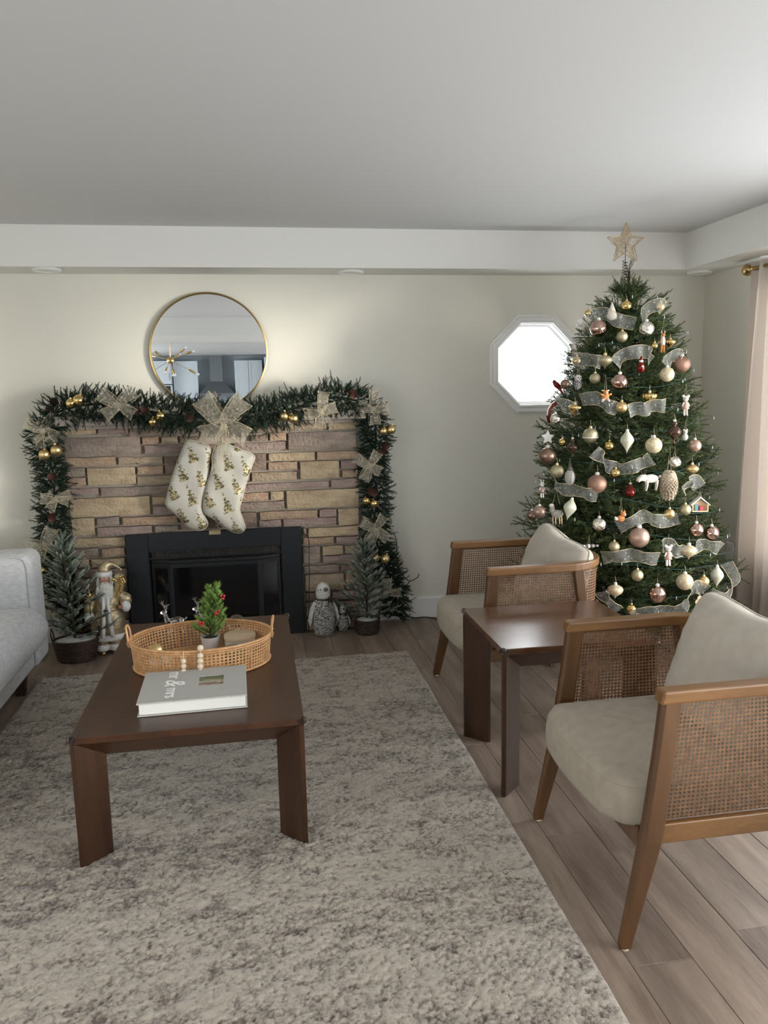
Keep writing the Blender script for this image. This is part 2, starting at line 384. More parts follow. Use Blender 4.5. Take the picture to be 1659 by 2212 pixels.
def organza(name, col, t):
    m = bpy.data.materials.new(name); m.use_nodes = True; nt = m.node_tree; b = nt.nodes['Principled BSDF']
    out = nt.nodes['Material Output']
    b.inputs['Base Color'].default_value = (*col, 1); b.inputs['Roughness'].default_value = 0.35; b.inputs['Sheen Weight'].default_value = 0.6
    tr = nt.nodes.new('ShaderNodeBsdfTransparent'); tl = nt.nodes.new('ShaderNodeBsdfTranslucent'); tl.inputs[0].default_value = (*col, 1)
    m1 = nt.nodes.new('ShaderNodeMixShader'); m1.inputs[0].default_value = 0.35
    nt.links.new(b.outputs[0], m1.inputs[1]); nt.links.new(tl.outputs[0], m1.inputs[2])
    tc = nt.nodes.new('ShaderNodeTexCoord'); vo = nt.nodes.new('ShaderNodeTexVoronoi'); vo.inputs['Scale'].default_value = 45
    nt.links.new(tc.outputs['Object'], vo.inputs['Vector'])
    mr = nt.nodes.new('ShaderNodeMapRange'); mr.inputs[1].default_value = 0.12; mr.inputs[2].default_value = 0.3; mr.inputs[3].default_value = min(1, t+0.28); mr.inputs[4].default_value = t
    nt.links.new(vo.outputs['Distance'], mr.inputs[0])
    m2 = nt.nodes.new('ShaderNodeMixShader'); nt.links.new(mr.outputs[0], m2.inputs[0])
    nt.links.new(tr.outputs[0], m2.inputs[1]); nt.links.new(m1.outputs[0], m2.inputs[2]); nt.links.new(m2.outputs[0], out.inputs[0])
    return m
M['organza'] = organza('gold_organza', (0.82, 0.75, 0.60), 0.19)
M['organza_w'] = organza('white_organza', (0.88, 0.89, 0.86), 0.21)

def curtain_mat():
    m = bpy.data.materials.new('beige_curtain'); m.use_nodes = True; nt = m.node_tree; b = nt.nodes['Principled BSDF']
    out = nt.nodes['Material Output']; col = (0.60, 0.54, 0.49, 1)
    b.inputs['Base Color'].default_value = col; b.inputs['Roughness'].default_value = 0.9
    tl = nt.nodes.new('ShaderNodeBsdfTranslucent'); tl.inputs[0].default_value = (0.66, 0.58, 0.51, 1)
    mx = nt.nodes.new('ShaderNodeMixShader'); mx.inputs[0].default_value = 0.2
    nt.links.new(b.outputs[0], mx.inputs[1]); nt.links.new(tl.outputs[0], mx.inputs[2]); nt.links.new(mx.outputs[0], out.inputs[0])
    tc = nt.nodes.new('ShaderNodeTexCoord'); mp = nt.nodes.new('ShaderNodeMapping'); mp.inputs['Scale'].default_value = (1, 1, 14)
    n = nt.nodes.new('ShaderNodeTexNoise'); n.inputs['Scale'].default_value = 40
    nt.links.new(tc.outputs['Object'], mp.inputs[0]); nt.links.new(mp.outputs[0], n.inputs['Vector'])
    bp = nt.nodes.new('ShaderNodeBump'); bp.inputs['Strength'].default_value = 0.3; bp.inputs['Distance'].default_value = 0.002
    nt.links.new(n.outputs['Fac'], bp.inputs['Height']); nt.links.new(bp.outputs[0], b.inputs['Normal'])
    return m
M['curtain'] = curtain_mat()

def rug_mat():
    m = bpy.data.materials.new('rug_pile'); m.use_nodes = True; nt = m.node_tree; b = nt.nodes['Principled BSDF']
    tc = nt.nodes.new('ShaderNodeTexCoord')
    def noise(scale, st, det=5):
        mp = nt.nodes.new('ShaderNodeMapping'); mp.inputs['Scale'].default_value = st
        n = nt.nodes.new('ShaderNodeTexNoise'); n.inputs['Scale'].default_value = scale; n.inputs['Detail'].default_value = det
        nt.links.new(tc.outputs['Object'], mp.inputs[0]); nt.links.new(mp.outputs[0], n.inputs['Vector']); return n.outputs['Fac']
    big = noise(1.6, (0.45, 2.2, 1)); mid = noise(14, (0.55, 1.8, 1)); fine = noise(110, (1, 1, 1), 3)
    def ma(op, a, b_, c=None):
        q = nt.nodes.new('ShaderNodeMath'); q.operation = op
        for i, x in enumerate((a, b_, c)):
            if x is None: continue
            if isinstance(x, (int, float)): q.inputs[i].default_value = x
            else: nt.links.new(x, q.inputs[i])
        return q.outputs[0]
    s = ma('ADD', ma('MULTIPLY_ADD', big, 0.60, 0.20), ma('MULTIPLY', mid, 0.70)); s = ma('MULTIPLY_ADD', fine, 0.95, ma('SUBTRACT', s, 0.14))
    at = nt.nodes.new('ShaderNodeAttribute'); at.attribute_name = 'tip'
    s = ma('MULTIPLY_ADD', ma('SUBTRACT', at.outputs['Fac'], 0.45), 0.55, ma('ADD', s, 0.12))  # relief shade put into the colour: low pile is painted darker
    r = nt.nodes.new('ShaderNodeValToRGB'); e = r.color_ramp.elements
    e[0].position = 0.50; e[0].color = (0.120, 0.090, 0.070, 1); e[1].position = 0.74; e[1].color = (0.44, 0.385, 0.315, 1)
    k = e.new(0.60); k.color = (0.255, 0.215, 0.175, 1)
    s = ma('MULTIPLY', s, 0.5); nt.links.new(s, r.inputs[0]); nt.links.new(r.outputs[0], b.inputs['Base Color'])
    b.inputs['Roughness'].default_value = 0.95; b.inputs['Sheen Weight'].default_value = 0.4
    n = noise(260, (1, 1, 1), 2); bp = nt.nodes.new('ShaderNodeBump'); bp.inputs['Strength'].default_value = 0.7; bp.inputs['Distance'].default_value = 0.004
    nt.links.new(n, bp.inputs['Height']); nt.links.new(bp.outputs[0], b.inputs['Normal'])
    return m
M['rug'] = rug_mat()

def stone_mat(name, c1, c2, c3):
    m = bpy.data.materials.new(name); m.use_nodes = True; nt = m.node_tree; b = nt.nodes['Principled BSDF']
    tc = nt.nodes.new('ShaderNodeTexCoord'); mp = nt.nodes.new('ShaderNodeMapping'); mp.inputs['Scale'].default_value = (0.5, 1, 2.2)
    nt.links.new(tc.outputs['Object'], mp.inputs[0])
    n = nt.nodes.new('ShaderNodeTexNoise'); n.inputs['Scale'].default_value = 9; n.inputs['Detail'].default_value = 7; n.inputs['Distortion'].default_value = 0.8
    nt.links.new(mp.outputs[0], n.inputs['Vector'])
    r = nt.nodes.new('ShaderNodeValToRGB'); e = r.color_ramp.elements
    e[0].position = 0.33; e[0].color = (*c3, 1); e[1].position = 0.66; e[1].color = (*c1, 1); k = e.new(0.48); k.color = (*c2, 1)
    nt.links.new(n.outputs['Fac'], r.inputs[0]); nt.links.new(r.outputs[0], b.inputs['Base Color'])
    b.inputs['Roughness'].default_value = 0.85
    n2 = nt.nodes.new('ShaderNodeTexNoise'); n2.inputs['Scale'].default_value = 55; n2.inputs['Detail'].default_value = 6
    nt.links.new(tc.outputs['Object'], n2.inputs['Vector'])
    bp = nt.nodes.new('ShaderNodeBump'); bp.inputs['Strength'].default_value = 1.0; bp.inputs['Distance'].default_value = 0.012
    nt.links.new(n2.outputs['Fac'], bp.inputs['Height']); nt.links.new(bp.outputs[0], b.inputs['Normal'])
    return m
ST = {'y': stone_mat('stone_yellow', (0.50, 0.405, 0.275), (0.43, 0.335, 0.22), (0.33, 0.245, 0.165)),
      'o': stone_mat('stone_orange', (0.44, 0.33, 0.235), (0.37, 0.26, 0.18), (0.29, 0.195, 0.145)),
      't': stone_mat('stone_tan', (0.42, 0.34, 0.25), (0.35, 0.275, 0.195), (0.26, 0.20, 0.145)),
      'p': stone_mat('stone_pink', (0.36, 0.285, 0.245), (0.295, 0.22, 0.195), (0.225, 0.165, 0.15)),
      'g': stone_mat('stone_greybrown', (0.34, 0.28, 0.23), (0.265, 0.21, 0.175), (0.19, 0.15, 0.13)),
      'd': stone_mat('stone_darkbrown', (0.28, 0.21, 0.165), (0.22, 0.165, 0.13), (0.16, 0.12, 0.095))}

def stocking_mat():
    m = bpy.data.materials.new('stocking_print'); m.use_nodes = True; nt = m.node_tree; b = nt.nodes['Principled BSDF']
    tc = nt.nodes.new('ShaderNodeTexCoord'); sp = nt.nodes.new('ShaderNodeSeparateXYZ'); mpr = nt.nodes.new('ShaderNodeMapping'); mpr.inputs['Rotation'].default_value = (0, 0.30, 0); nt.links.new(tc.outputs['Object'], mpr.inputs[0]); nt.links.new(mpr.outputs[0], sp.inputs[0])
    def ma(op, a, b_=None, c=None):
        q = nt.nodes.new('ShaderNodeMath'); q.operation = op
        for i, x in enumerate((a, b_, c)):
            if x is None: continue
            if isinstance(x, (int, float)): q.inputs[i].default_value = x
            else: nt.links.new(x, q.inputs[i])
        return q.outputs[0]
    u = ma('MULTIPLY', sp.outputs['X'], 11.0); col = ma('FLOOR', u); fu = ma('FRACT', u)
    v = ma('ADD', ma('MULTIPLY', sp.outputs['Z'], 6.6), ma('MULTIPLY', col, 0.43)); fv = ma('FRACT', v)
    d = ma('ABSOLUTE', ma('SUBTRACT', fu, 0.5))
    saw = ma('FRACT', ma('MULTIPLY', fv, 6.0))
    wid = ma('ADD', ma('MULTIPLY', ma('SUBTRACT', 0.95, fv), 0.46), ma('MULTIPLY', saw, -0.12))
    n = nt.nodes.new('ShaderNodeTexNoise'); n.inputs['Scale'].default_value = 90; nt.links.new(tc.outputs['Object'], n.inputs['Vector'])
    dn = ma('ADD', d, ma('MULTIPLY', ma('SUBTRACT', n.outputs['Fac'], 0.5), 0.55))
    tree = ma('MULTIPLY', ma('LESS_THAN', dn, wid), ma('GREATER_THAN', fv, 0.12))
    mx = nt.nodes.new('ShaderNodeMix'); mx.data_type = 'RGBA'; nt.links.new(tree, mx.inputs[0])
    mx.inputs[6].default_value = (0.45, 0.435, 0.385, 1)
    rr = nt.nodes.new('ShaderNodeValToRGB'); rr.color_ramp.elements[0].color = (0.10, 0.085, 0.045, 1); rr.color_ramp.elements[1].color = (0.46, 0.39, 0.22, 1)
    rr.color_ramp.elements[0].position = 0.42; rr.color_ramp.elements[1].position = 0.58
    nt.links.new(n.outputs['Fac'], rr.inputs[0]); nt.links.new(rr.outputs[0], mx.inputs[7]); nt.links.new(mx.outputs[2], b.inputs['Base Color'])
    nt.links.new(ma('MULTIPLY', tree, 0.5), b.inputs['Metallic']); b.inputs['Roughness'].default_value = 0.5
    bp = nt.nodes.new('ShaderNodeBump'); bp.inputs['Strength'].default_value = 0.5; bp.inputs['Distance'].default_value = 0.004
    n3 = nt.nodes.new('ShaderNodeTexNoise'); n3.inputs['Scale'].default_value = 14; nt.links.new(tc.outputs['Object'], n3.inputs['Vector'])
    nt.links.new(n3.outputs['Fac'], bp.inputs['Height']); nt.links.new(bp.outputs[0], b.inputs['Normal'])
    return m
M['stocking'] = stocking_mat()

def flecked(name, base, dark, scale=60, thr=0.35):
    m = bpy.data.materials.new(name); m.use_nodes = True; nt = m.node_tree; b = nt.nodes['Principled BSDF']
    tc = nt.nodes.new('ShaderNodeTexCoord'); mp = nt.nodes.new('ShaderNodeMapping'); mp.inputs['Scale'].default_value = (1, 1, 2.2); nt.links.new(tc.outputs['Object'], mp.inputs[0])
    n = nt.nodes.new('ShaderNodeTexNoise'); n.inputs['Scale'].default_value = scale; n.inputs['Distortion'].default_value = 1.5; nt.links.new(mp.outputs[0], n.inputs['Vector'])
    r = nt.nodes.new('ShaderNodeValToRGB'); e = r.color_ramp.elements; e[0].position = thr; e[0].color = (*dark, 1); e[1].position = thr+0.1; e[1].color = (*base, 1)
    nt.links.new(n.outputs['Fac'], r.inputs[0]); nt.links.new(r.outputs[0], b.inputs['Base Color']); b.inputs['Roughness'].default_value = 0.9
    bp = nt.nodes.new('ShaderNodeBump'); bp.inputs['Strength'].default_value = 1; bp.inputs['Distance'].default_value = 0.008
    nt.links.new(n.outputs['Fac'], bp.inputs['Height']); nt.links.new(bp.outputs[0], b.inputs['Normal'])
    return m
M['penguin'] = flecked('flecked_bark_white', (0.60, 0.59, 0.56), (0.05, 0.045, 0.04), 75, 0.42)
M['penguin_white'] = flecked('feathery_white', (0.74, 0.73, 0.70), (0.40, 0.38, 0.35), 50, 0.34)
M['cone_white'] = flecked('frosted_cone', (0.78, 0.68, 0.52), (0.42, 0.30, 0.20), 110, 0.45)
# build in world coordinates under an Empty that stands at `root.location`
def wpart(mb, name, mat, root, **k):
    off = np.array(root.location)
    for i in range(len(mb.v)): mb.v[i] = mb.v[i]-off
    return mb.build(name, mat, root, **k)
def struct(name, mb, mat, parent=None, **k):
    o = mb.build(name, mat, parent, **k); o['kind'] = 'structure'; return o

# ------------------------------------------------------------------ the room
XL, XR, YB, YK = -3.2, 3.014, 4.964, -7.45
ZC, ZS = 2.442, 2.22
fl = struct('floor', MB().box(XL, XR, YK, YB, -0.12, -0.006), M['gap'])
rows0 = 0.917-0.17*19
joints = {18: [1.10, 2.336, 3.05, 4.02], 19: [1.714, 2.336, 3.62, 4.5], 20: [1.20, 2.209, 3.30, 4.3], 21: [1.792, 2.95, 4.05], 22: [1.15, 2.62, 3.7], 23: [2.047, 3.2, 4.4], 24: [1.5, 2.75, 3.9]}
for i in range(32):
    x0 = rows0+0.17*i; x1 = x0+0.17
    if x0 < XL+0.02: x0 = XL+0.02
    if x0 > XR-0.03: break
    x1 = min(x1, XR)
    ys = joints.get(i)
    if ys is None:
        ys = []; y = 0.3+rnd.random()*1.2
        while y < 4.6: ys.append(y); y += 0.55+rnd.random()*1.1
    ys = [-0.2]+ys+[YB]
    for a, b in zip(ys[:-1], ys[1:]):
        yc = (a+b)/2; xc = (x0+x1)/2
        mb = MB().bbox(x0-xc+0.0006, x1-xc-0.0006, a-yc+0.0006, b-yc-0.0006, -0.012, 0, 0.0012)
        mb.build('plank', M['plank'], fl, loc=(xc, yc, 0))
for i in range(11):      # the floor behind the camera, seen only in reflections
    mb = MB().bbox(-0.28, 0.28, -3.6, 3.6, -0.012, 0, 0.0012)
    mb.build('plank', M['plank'], fl, loc=(XL+0.3+0.562*i, -3.82, 0))

# back wall with the octagonal opening
ocx, ocz, oin = 1.832, 1.658, 0.262
def octa(a):
    t = a*math.tan(PI/8); return [(a, -t), (a, t), (t, a), (-t, a), (-a, t), (-a, -t), (-t, -a), (t, -a)]
wb = MB(); T = 0.15
wb.box(XL-T, ocx-oin, YB, YB+T, 0, ZC+0.1); wb.box(ocx+oin, XR+T, YB, YB+T, 0, ZC+0.1)
wb.box(ocx-oin, ocx+oin, YB, YB+T, 0, ocz-oin); wb.box(ocx-oin, ocx+oin, YB, YB+T, ocz+oin, ZC+0.1)
t8 = oin*math.tan(PI/8)
for sx in (-1, 1):
    for sz in (-1, 1):
        wb.prism([(ocx+sx*oin, ocz+sz*oin), (ocx+sx*oin, ocz+sz*t8), (ocx+sx*t8, ocz+sz*oin)], 1, YB, YB+T)
struct('wall_back', wb, M['wall'])
def wall_x(name, X0, X1, holes, mat):
    """wall in the YZ plane with window openings (y0, y1, z0, z1)"""
    w = MB(); y = YK-T
    for (a, b, c, d) in sorted(holes):
        w.box(X0, X1, y, a, 0, ZC+0.1); w.box(X0, X1, a, b, 0, c); w.box(X0, X1, a, b, d, ZC+0.1); y = b
    w.box(X0, X1, y, YB+T, 0, ZC+0.1)
    return struct(name, w, mat)
WIN = [(1.95, 4.22, 0.45, 2.1), (-0.6, 1.35, 0.45, 2.1), (-2.7, -1.0, 0.2, 2.1), (-6.8, -4.4, 0.8, 2.2)]  # unseen pier between the first two openings is shaped to limit the sun
wall_x('wall_right', XR, XR+0.15, WIN, M['wall'])
wl = MB().box(XL-T, XL, -2.7, -1.0, 0, ZC+0.1).box(XL-T, XL, 1.2, YB, 0, ZC+0.1).box(XL-T, XL, -1.0, 1.2, 0, 0.9).box(XL-T, XL, -1.0, 1.2, 2.1, ZC+0.1).box(XL-T, XL, YK, -5.7, 0, ZC+0.1).box(XL-T, XL, -5.7, -2.7, 0, 0.9).box(XL-T, XL, -5.7, -2.7, 2.1, ZC+0.1)
struct('wall_left', wl, M['wall'])
struct('wall_front', MB().box(XL-T, XR+T, YK-T, YK, 0, ZC+0.1), M['tile'])
struct('ceiling', MB().box(XL-T, XR+T, -1.5, YB+T, ZC, ZC+0.12), M['ceiling'])
struct('ceiling', MB().box(XL-T, XR+T, YK-T, -1.5, 2.30, ZC+0.12), M['ceiling'])
s = struct('soffit', MB().box(XL, XR, YB-0.268, YB, ZS, ZC), M['soffit'])
s = struct('soffit', MB().box(XR-0.30, XR, -0.2, YB-0.268, ZS, ZC), M['soffit'])
s = struct('soffit', MB().box(XL, XR, -1.5, -0.2, ZS, ZC), M['soffit'])
bb = MB(); bb.prism([(YB, 0), (YB-0.014, 0), (YB-0.014, 0.132), (YB-0.010, 0.138), (YB, 0.140)], 0, XL, XR)
struct('baseboard_back', bb, M['trim'])
bb = MB(); bb.prism([(XR, 0), (XR-0.014, 0), (XR-0.014, 0.132), (XR-0.010, 0.138), (XR, 0.140)], 1, -0.2, YB-0.014)
struct('baseboard_right', bb, M['trim'])
struct('baseboard_left', MB().box(XL, XL+0.014, -0.2, YB-0.014, 0, 0.14), M['trim'])

# octagonal window: moulded frame, sash and pane
def oct_rings(prof):
    V = []; Fc = []
    for (a, y) in prof:
        for (x, z) in octa(a): V.append((ocx+x, y, ocz+z))
    for i in range(len(prof)-1):
        for k in range(8):
            k2 = (k+1) % 8; Fc.append((i*8+k, i*8+k2, (i+1)*8+k2, (i+1)*8+k))
    return MB().add(V, Fc)
w1 = struct('window_1', oct_rings([(0.312, YB), (0.312, YB-0.018), (0.302, YB-0.022), (0.292, YB-0.016), (0.282, YB-0.018), (0.272, YB-0.028), (0.262, YB-0.024), (0.258, YB-0.012), (0.254, YB-0.012), (0.254, YB+0.13), (0.262, YB+0.13)]), M['trim'])
oct_rings([(0.254, YB+0.05), (0.240, YB+0.05), (0.240, YB+0.075), (0.254, YB+0.075)]).build('window_frame', M['trim'], w1)
g = MB(); g.prism([(ocx+x, ocz+z) for x, z in octa(0.242)], 1, YB+0.060, YB+0.064); g.build('pane', M['glass'], w1)
for i, (a, b, c, d) in enumerate(WIN):
    f = MB(); X = XR
    for (y0, y1, z0, z1) in ((a, b, c, c+0.05), (a, b, d-0.05, d), (a, a+0.05, c+0.05, d-0.05), (b-0.05, b, c+0.05, d-0.05)):
        f.box(X+0.04, X+0.10, y0, y1, z0, z1)
    n = 2
    for k in range(1, n):
        y = a+(b-a)*k/n; f.box(X+0.04, X+0.10, y-0.03, y+0.03, c+0.05, d-0.05)
    w = struct('window_%d' % (i+2), f, M['trim'])
    MB().box(X+0.068, X+0.072, a+0.05, b-0.05, c+0.05, d-0.05).build('pane', M['glass'], w)
    MB().box(X-0.015, X+0.04, a-0.02, b+0.02, c-0.03, c).build('window_sill', M['trim'], w)

for i, (a, b, c, d) in enumerate(((-5.7, -2.7, 0.9, 2.1), (-1.0, 1.2, 0.9, 2.1))):  # unseen left windows; the second is added to brighten the right wall
    f = MB()
    for (y0, y1, z0, z1) in ((a, b, c, c+0.05), (a, b, d-.05, d), (a, a+0.05, c+.05, d-.05), (b-0.05, b, c+.05, d-.05), ((a+b)/2-.03, (a+b)/2+.03, c+.05, d-.05)): f.box(XL-0.10, XL-0.04, y0, y1, z0, z1)
    w = struct('window_%d' % (i+7), f, M['trim']); MB().box(XL-0.072, XL-0.068, a+0.05, b-0.05, c+0.05, d-0.05).build('pane', M['glass'], w)
# recessed lights in the soffit
for (x, y, lab) in ((-1.11, 4.785, 'flat round recessed light in the soffit at far left'), (0.614, 4.83, 'flat round recessed light in the soffit right of the round mirror'), (2.868, 4.79, 'flat round recessed light in the soffit corner above the tree')):
    t = thing('recessed_light', lab, 'light', (x, y, ZS), group='recessed soffit lights')
    MB().lathe([(0.078, 0), (0.080, -0.006), (0.070, -0.013), (0.058, -0.006), (0.056, -0.004)], 32).build('trim_ring', M['trim'], t, smooth=40)
    MB().lathe([(0.056, -0.001), (0.056, -0.0055), (0.02, -0.0065)], 32).build('diffuser', M['soffit'], t, smooth=40)

# ------------------------------------------------------------------ rug
def vnoise(x, y, seed):
    r = np.random.default_rng(seed); n = 256; g = r.random((n, n))
    xi = np.floor(x).astype(int); yi = np.floor(y).astype(int); fx = x-xi; fy = y-yi
    fx = fx*fx*(3-2*fx); fy = fy*fy*(3-2*fy); xi %= n; yi %= n; x2 = (xi+1) % n; y2 = (yi+1) % n
    return (g[xi, yi]*(1-fx)*(1-fy)+g[x2, yi]*fx*(1-fy)+g[xi, y2]*(1-fx)*fy+g[x2, y2]*fx*fy)
def make_rug():
    x0, x1, y0, y1, st = -1.205, 0.822, 1.02, 4.272, 0.0052
    nx = int((x1-x0)/st); ny = int((y1-y0)/st)
    X, Y = np.meshgrid(np.linspace(x0, x1, nx), np.linspace(y0, y1, ny), indexing='ij')
    h = 0.45*vnoise(X*75, Y*95, 1)+0.35*vnoise(X*150+9, Y*180, 2)+0.2*rng.random(X.shape)
    h += 0.35*vnoise(X*18, Y*30, 3)
    edge = np.minimum(np.minimum(X-x0, x1-X), np.minimum(Y-y0, y1-Y))
    e = np.clip(edge/0.02, 0, 1); Z = 0.003+(0.005+0.016*h)*np.sqrt(e)
    jit = 0.0016*(rng.random((2,)+X.shape)-0.5)*e
    wob = 0.006*(vnoise(X*9, Y*9, 5)-0.5)
    V = np.stack([X+jit[0]+wob*(1-np.clip(edge/0.1, 0, 1)), Y+jit[1], Z], -1).reshape(-1, 3)
    a = (np.arange(nx-1)[:, None]*ny+np.arange(ny-1)[None, :]).ravel()
    Fq = np.stack([a, a+ny, a+ny+1, a+1], -1)
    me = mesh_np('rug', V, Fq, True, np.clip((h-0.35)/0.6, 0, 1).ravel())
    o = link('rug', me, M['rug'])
    tag(o, 'large mottled beige and grey shaggy rug under the coffee table', 'rug')
    MB().box(x0+0.012, x1-0.012, y0+0.012, y1-0.012, 0.0004, 0.004).build('backing', M['string'], o)
make_rug()

# ------------------------------------------------------------------ needles
def perp(D):
    a = np.where(np.abs(D[:, 2:3]) < 0.9, np.array([[0, 0, 1.]]), np.array([[1., 0, 0]]))
    u = np.cross(D, a); u /= np.linalg.norm(u, axis=1, keepdims=True); w = np.cross(D, u); return u, w
def foliage(P, D, L, n, nl, nw, ang=55, sag=0.0, stem=0.0012, spread=12, tipc=0.5, curl=0.0, taper=0.5):
    """P, D, L: twig origin, direction, length -> needle pyramids and thin stems"""
    P = np.asarray(P, float); D = np.asarray(D, float); D /= np.linalg.norm(D, axis=1, keepdims=True); L = np.asarray(L, float)
    m = len(P); u, w = perp(D)
    t = (np.arange(n)[None, :]+rng.random((m, n)))/n
    roll = rng.random((m, n))*2*PI
    a = np.radians(ang+(rng.random((m, n))-0.5)*2*spread)*(1-0.55*t**3)
    base = P[:, None]+D[:, None]*(t*L[:, None])[..., None]
    base[..., 2] -= sag*(t*L[:, None])**2
    side = u[:, None]*np.cos(roll)[..., None]+w[:, None]*np.sin(roll)[..., None]
    d = D[:, None]*np.cos(a)[..., None]+side*np.sin(a)[..., None]
    ln = nl*(0.75+0.5*rng.random((m, n)))*(1-taper*t**4)
    tip = base+d*ln[..., None]
    e1 = np.cross(d, side); e1 /= np.linalg.norm(e1, axis=-1, keepdims=True)+1e-9; e2 = np.cross(d, e1)
    V = np.empty((m, n, 4, 3)); 
    for k in range(3):
        c, s_ = math.cos(2*PI*k/3), math.sin(2*PI*k/3); V[:, :, k] = base+(e1*c+e2*s_)*nw
    V[:, :, 3] = tip
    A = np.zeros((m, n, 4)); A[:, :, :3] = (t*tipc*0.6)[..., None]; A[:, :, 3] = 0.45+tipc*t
    b = (np.arange(m*n)*4)[:, None]
    Fn = np.concatenate([b+np.array([[0, 1, 3]]), b+np.array([[1, 2, 3]]), b+np.array([[2, 0, 3]])])
    V = V.reshape(-1, 3); A = A.reshape(-1)
    # stems
    S = np.empty((m, 6, 3)); E2 = P+D*L[:, None]; E2[:, 2] -= sag*L**2
    for k in range(3):
        c, s_ = math.cos(2*PI*k/3), math.sin(2*PI*k/3)
        S[:, k] = P+(u*c+w*s_)*stem*1.5; S[:, 3+k] = E2+(u*c+w*s_)*stem*0.6
    sb = (np.arange(m)*6)[:, None]+len(V)
    Fs = []
    for k in range(3):
        k2 = (k+1) % 3; Fs += [sb+np.array([[k, k2, 3+k]]), sb+np.array([[k2, 3+k2, 3+k]])]
    return np.concatenate([V, S.reshape(-1, 3)]), np.concatenate([Fn]+Fs), np.concatenate([A, np.zeros(m*6)])

# ------------------------------------------------------------------ the Christmas tree
TX, TY = 2.075, 4.17
ZR = [(0.0, 0.70), (0.28, 0.72), (0.42, 0.70), (0.72, 0.63), (1.01, 0.565), (1.27, 0.50), (1.52, 0.42), (1.70, 0.345), (1.85, 0.28), (2.0, 0.17), (2.06, 0.09), (2.12, 0.03), (2.5, 0.02)]
def RZ(z):
    for (a, b), (c, d) in zip(ZR[:-1], ZR[1:]):
        if a <= z <= c: return b+(d-b)*(z-a)/(c-a)
    return 0.02
tree = thing('christmas_tree', 'tall green artificial Christmas tree full of ornaments in the corner by the curtain', 'christmas tree', (TX, TY, 0))
MB().tube([(0, 0, 0.02), (0, 0, 1.0), (0, 0, 2.13)], [0.022, 0.018, 0.006], 8).build('trunk', M['trunk'], tree, smooth=True)
st = MB()
for k in range(4):
    a = PI/4+k*PI/2; st.tube([(0, 0, 0.12), (0.12*math.cos(a), 0.12*math.sin(a), 0.09), (0.30*math.cos(a), 0.30*math.sin(a), 0.012)], 0.012, 6)
st.build('stand', M['wire'], tree, smooth=True)
def branch_mesh(L, seed):
    r = np.random.default_rng(seed)
    P = []; D = []; Ls = []
    k = int(9+L*34)
    for i in range(k):
        t = 0.22+0.78*(i+r.random()*0.6)/k
        s_ = 1 if i % 2 else -1
        a = math.radians(38+22*r.random())*s_; el = math.radians(r.uniform(-22, 30))
        x = L*t; z = 0.16*x-0.05*x*x/L
        P.append((x, 0, z)); D.append((math.cos(a)*math.cos(el), math.sin(a)*math.cos(el), math.sin(el)+0.1))
        Ls.append(min(0.07+0.13*(1-t)*min(1, L*2)+0.05*r.random(), 0.22))
    for q in (0.55, 0.7, 0.85):
        P.append((L*q, 0, 0.16*L*q)); D.append((0.8, r.uniform(-.3, .3), 0.55)); Ls.append(0.08+0.03*r.random())
    P.append((L*0.86, 0, 0.13*L)); D.append((1, 0, 0.12)); Ls.append(L*0.14+0.05)
    V, Fc, A = foliage(P, D, Ls, 32, 0.0215, 0.0016, 48, tipc=0.5)
    mb = MB().tube([(L*q, 0, 0.16*L*q-0.05*L*q*q) for q in (0, .3, .6, .9)], [0.005, 0.004, 0.003, 0.002], 4)
    v2 = np.concatenate(mb.v); f2 = []
    for q in mb.f:
        for j in range(1, len(q)-1): f2.append((q[0], q[j], q[j+1]))
    Fc = np.concatenate([Fc, np.array(f2)+len(V)]); A = np.concatenate([A, np.zeros(len(v2))]); V = np.concatenate([V, v2])
    return mesh_np('branch', V, Fc, False, A)
lens = [0.12, 0.18, 0.25, 0.32, 0.40, 0.48, 0.56, 0.64]
bmesh_lib = {L: [branch_mesh(L, int(L*1000)+s_) for s_ in range(3 if L > .2 else 2)] for L in lens}
for L in bmesh_lib:
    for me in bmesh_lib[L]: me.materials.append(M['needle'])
nb = 0; z = 0.14; tier = 0
while z < 2.04 and nb < 296:
    R = RZ(z+0.05)
    k = max(5, int(round(6+R*12.5)))
    for i in range(k):
        a = 2*PI*(i+0.5*(tier % 2)+rnd.uniform(-.25, .25))/k
        want = max(0.08, (R-0.03)*rnd.uniform(0.80, 1.02))
        if math.sin(a) > 0.75: want = min(want, 0.66)
        L = min(lens, key=lambda q: abs(q-want+0.05)); sc = min(1.25, max(0.8, (want-0.02)/L))
        o = bpy.data.objects.new('branch', rnd.choice(bmesh_lib[L])); C.objects.link(o); o.parent = tree
        o.location = (0, 0, z+rnd.uniform(-.02, .02)-0.05*R); o.rotation_euler = (rnd.uniform(-.5, .5), -rnd.uniform(0.02, 0.22) - (0.5 if z > 1.93 else 0), a); o.scale = (sc, sc, sc)
        nb += 1
    tier += 1; z += 0.068+0.022*R
# leader at the top
P = []; D = []; Ls = []
for i in range(16):
    a = rnd.random()*2*PI; zz = 1.98+0.012*i; P.append((0, 0, zz)); D.append((math.cos(a)*0.55, math.sin(a)*0.55, 1.0)); Ls.append(0.055)
P.append((0, 0, 2.0)); D.append((0, 0, 1)); Ls.append(0.15)
V, Fc, A = foliage(P, D, Ls, 30, 0.016, 0.0008)
link('branch', mesh_np('branch', V, Fc, False, A), M['needle'], tree)

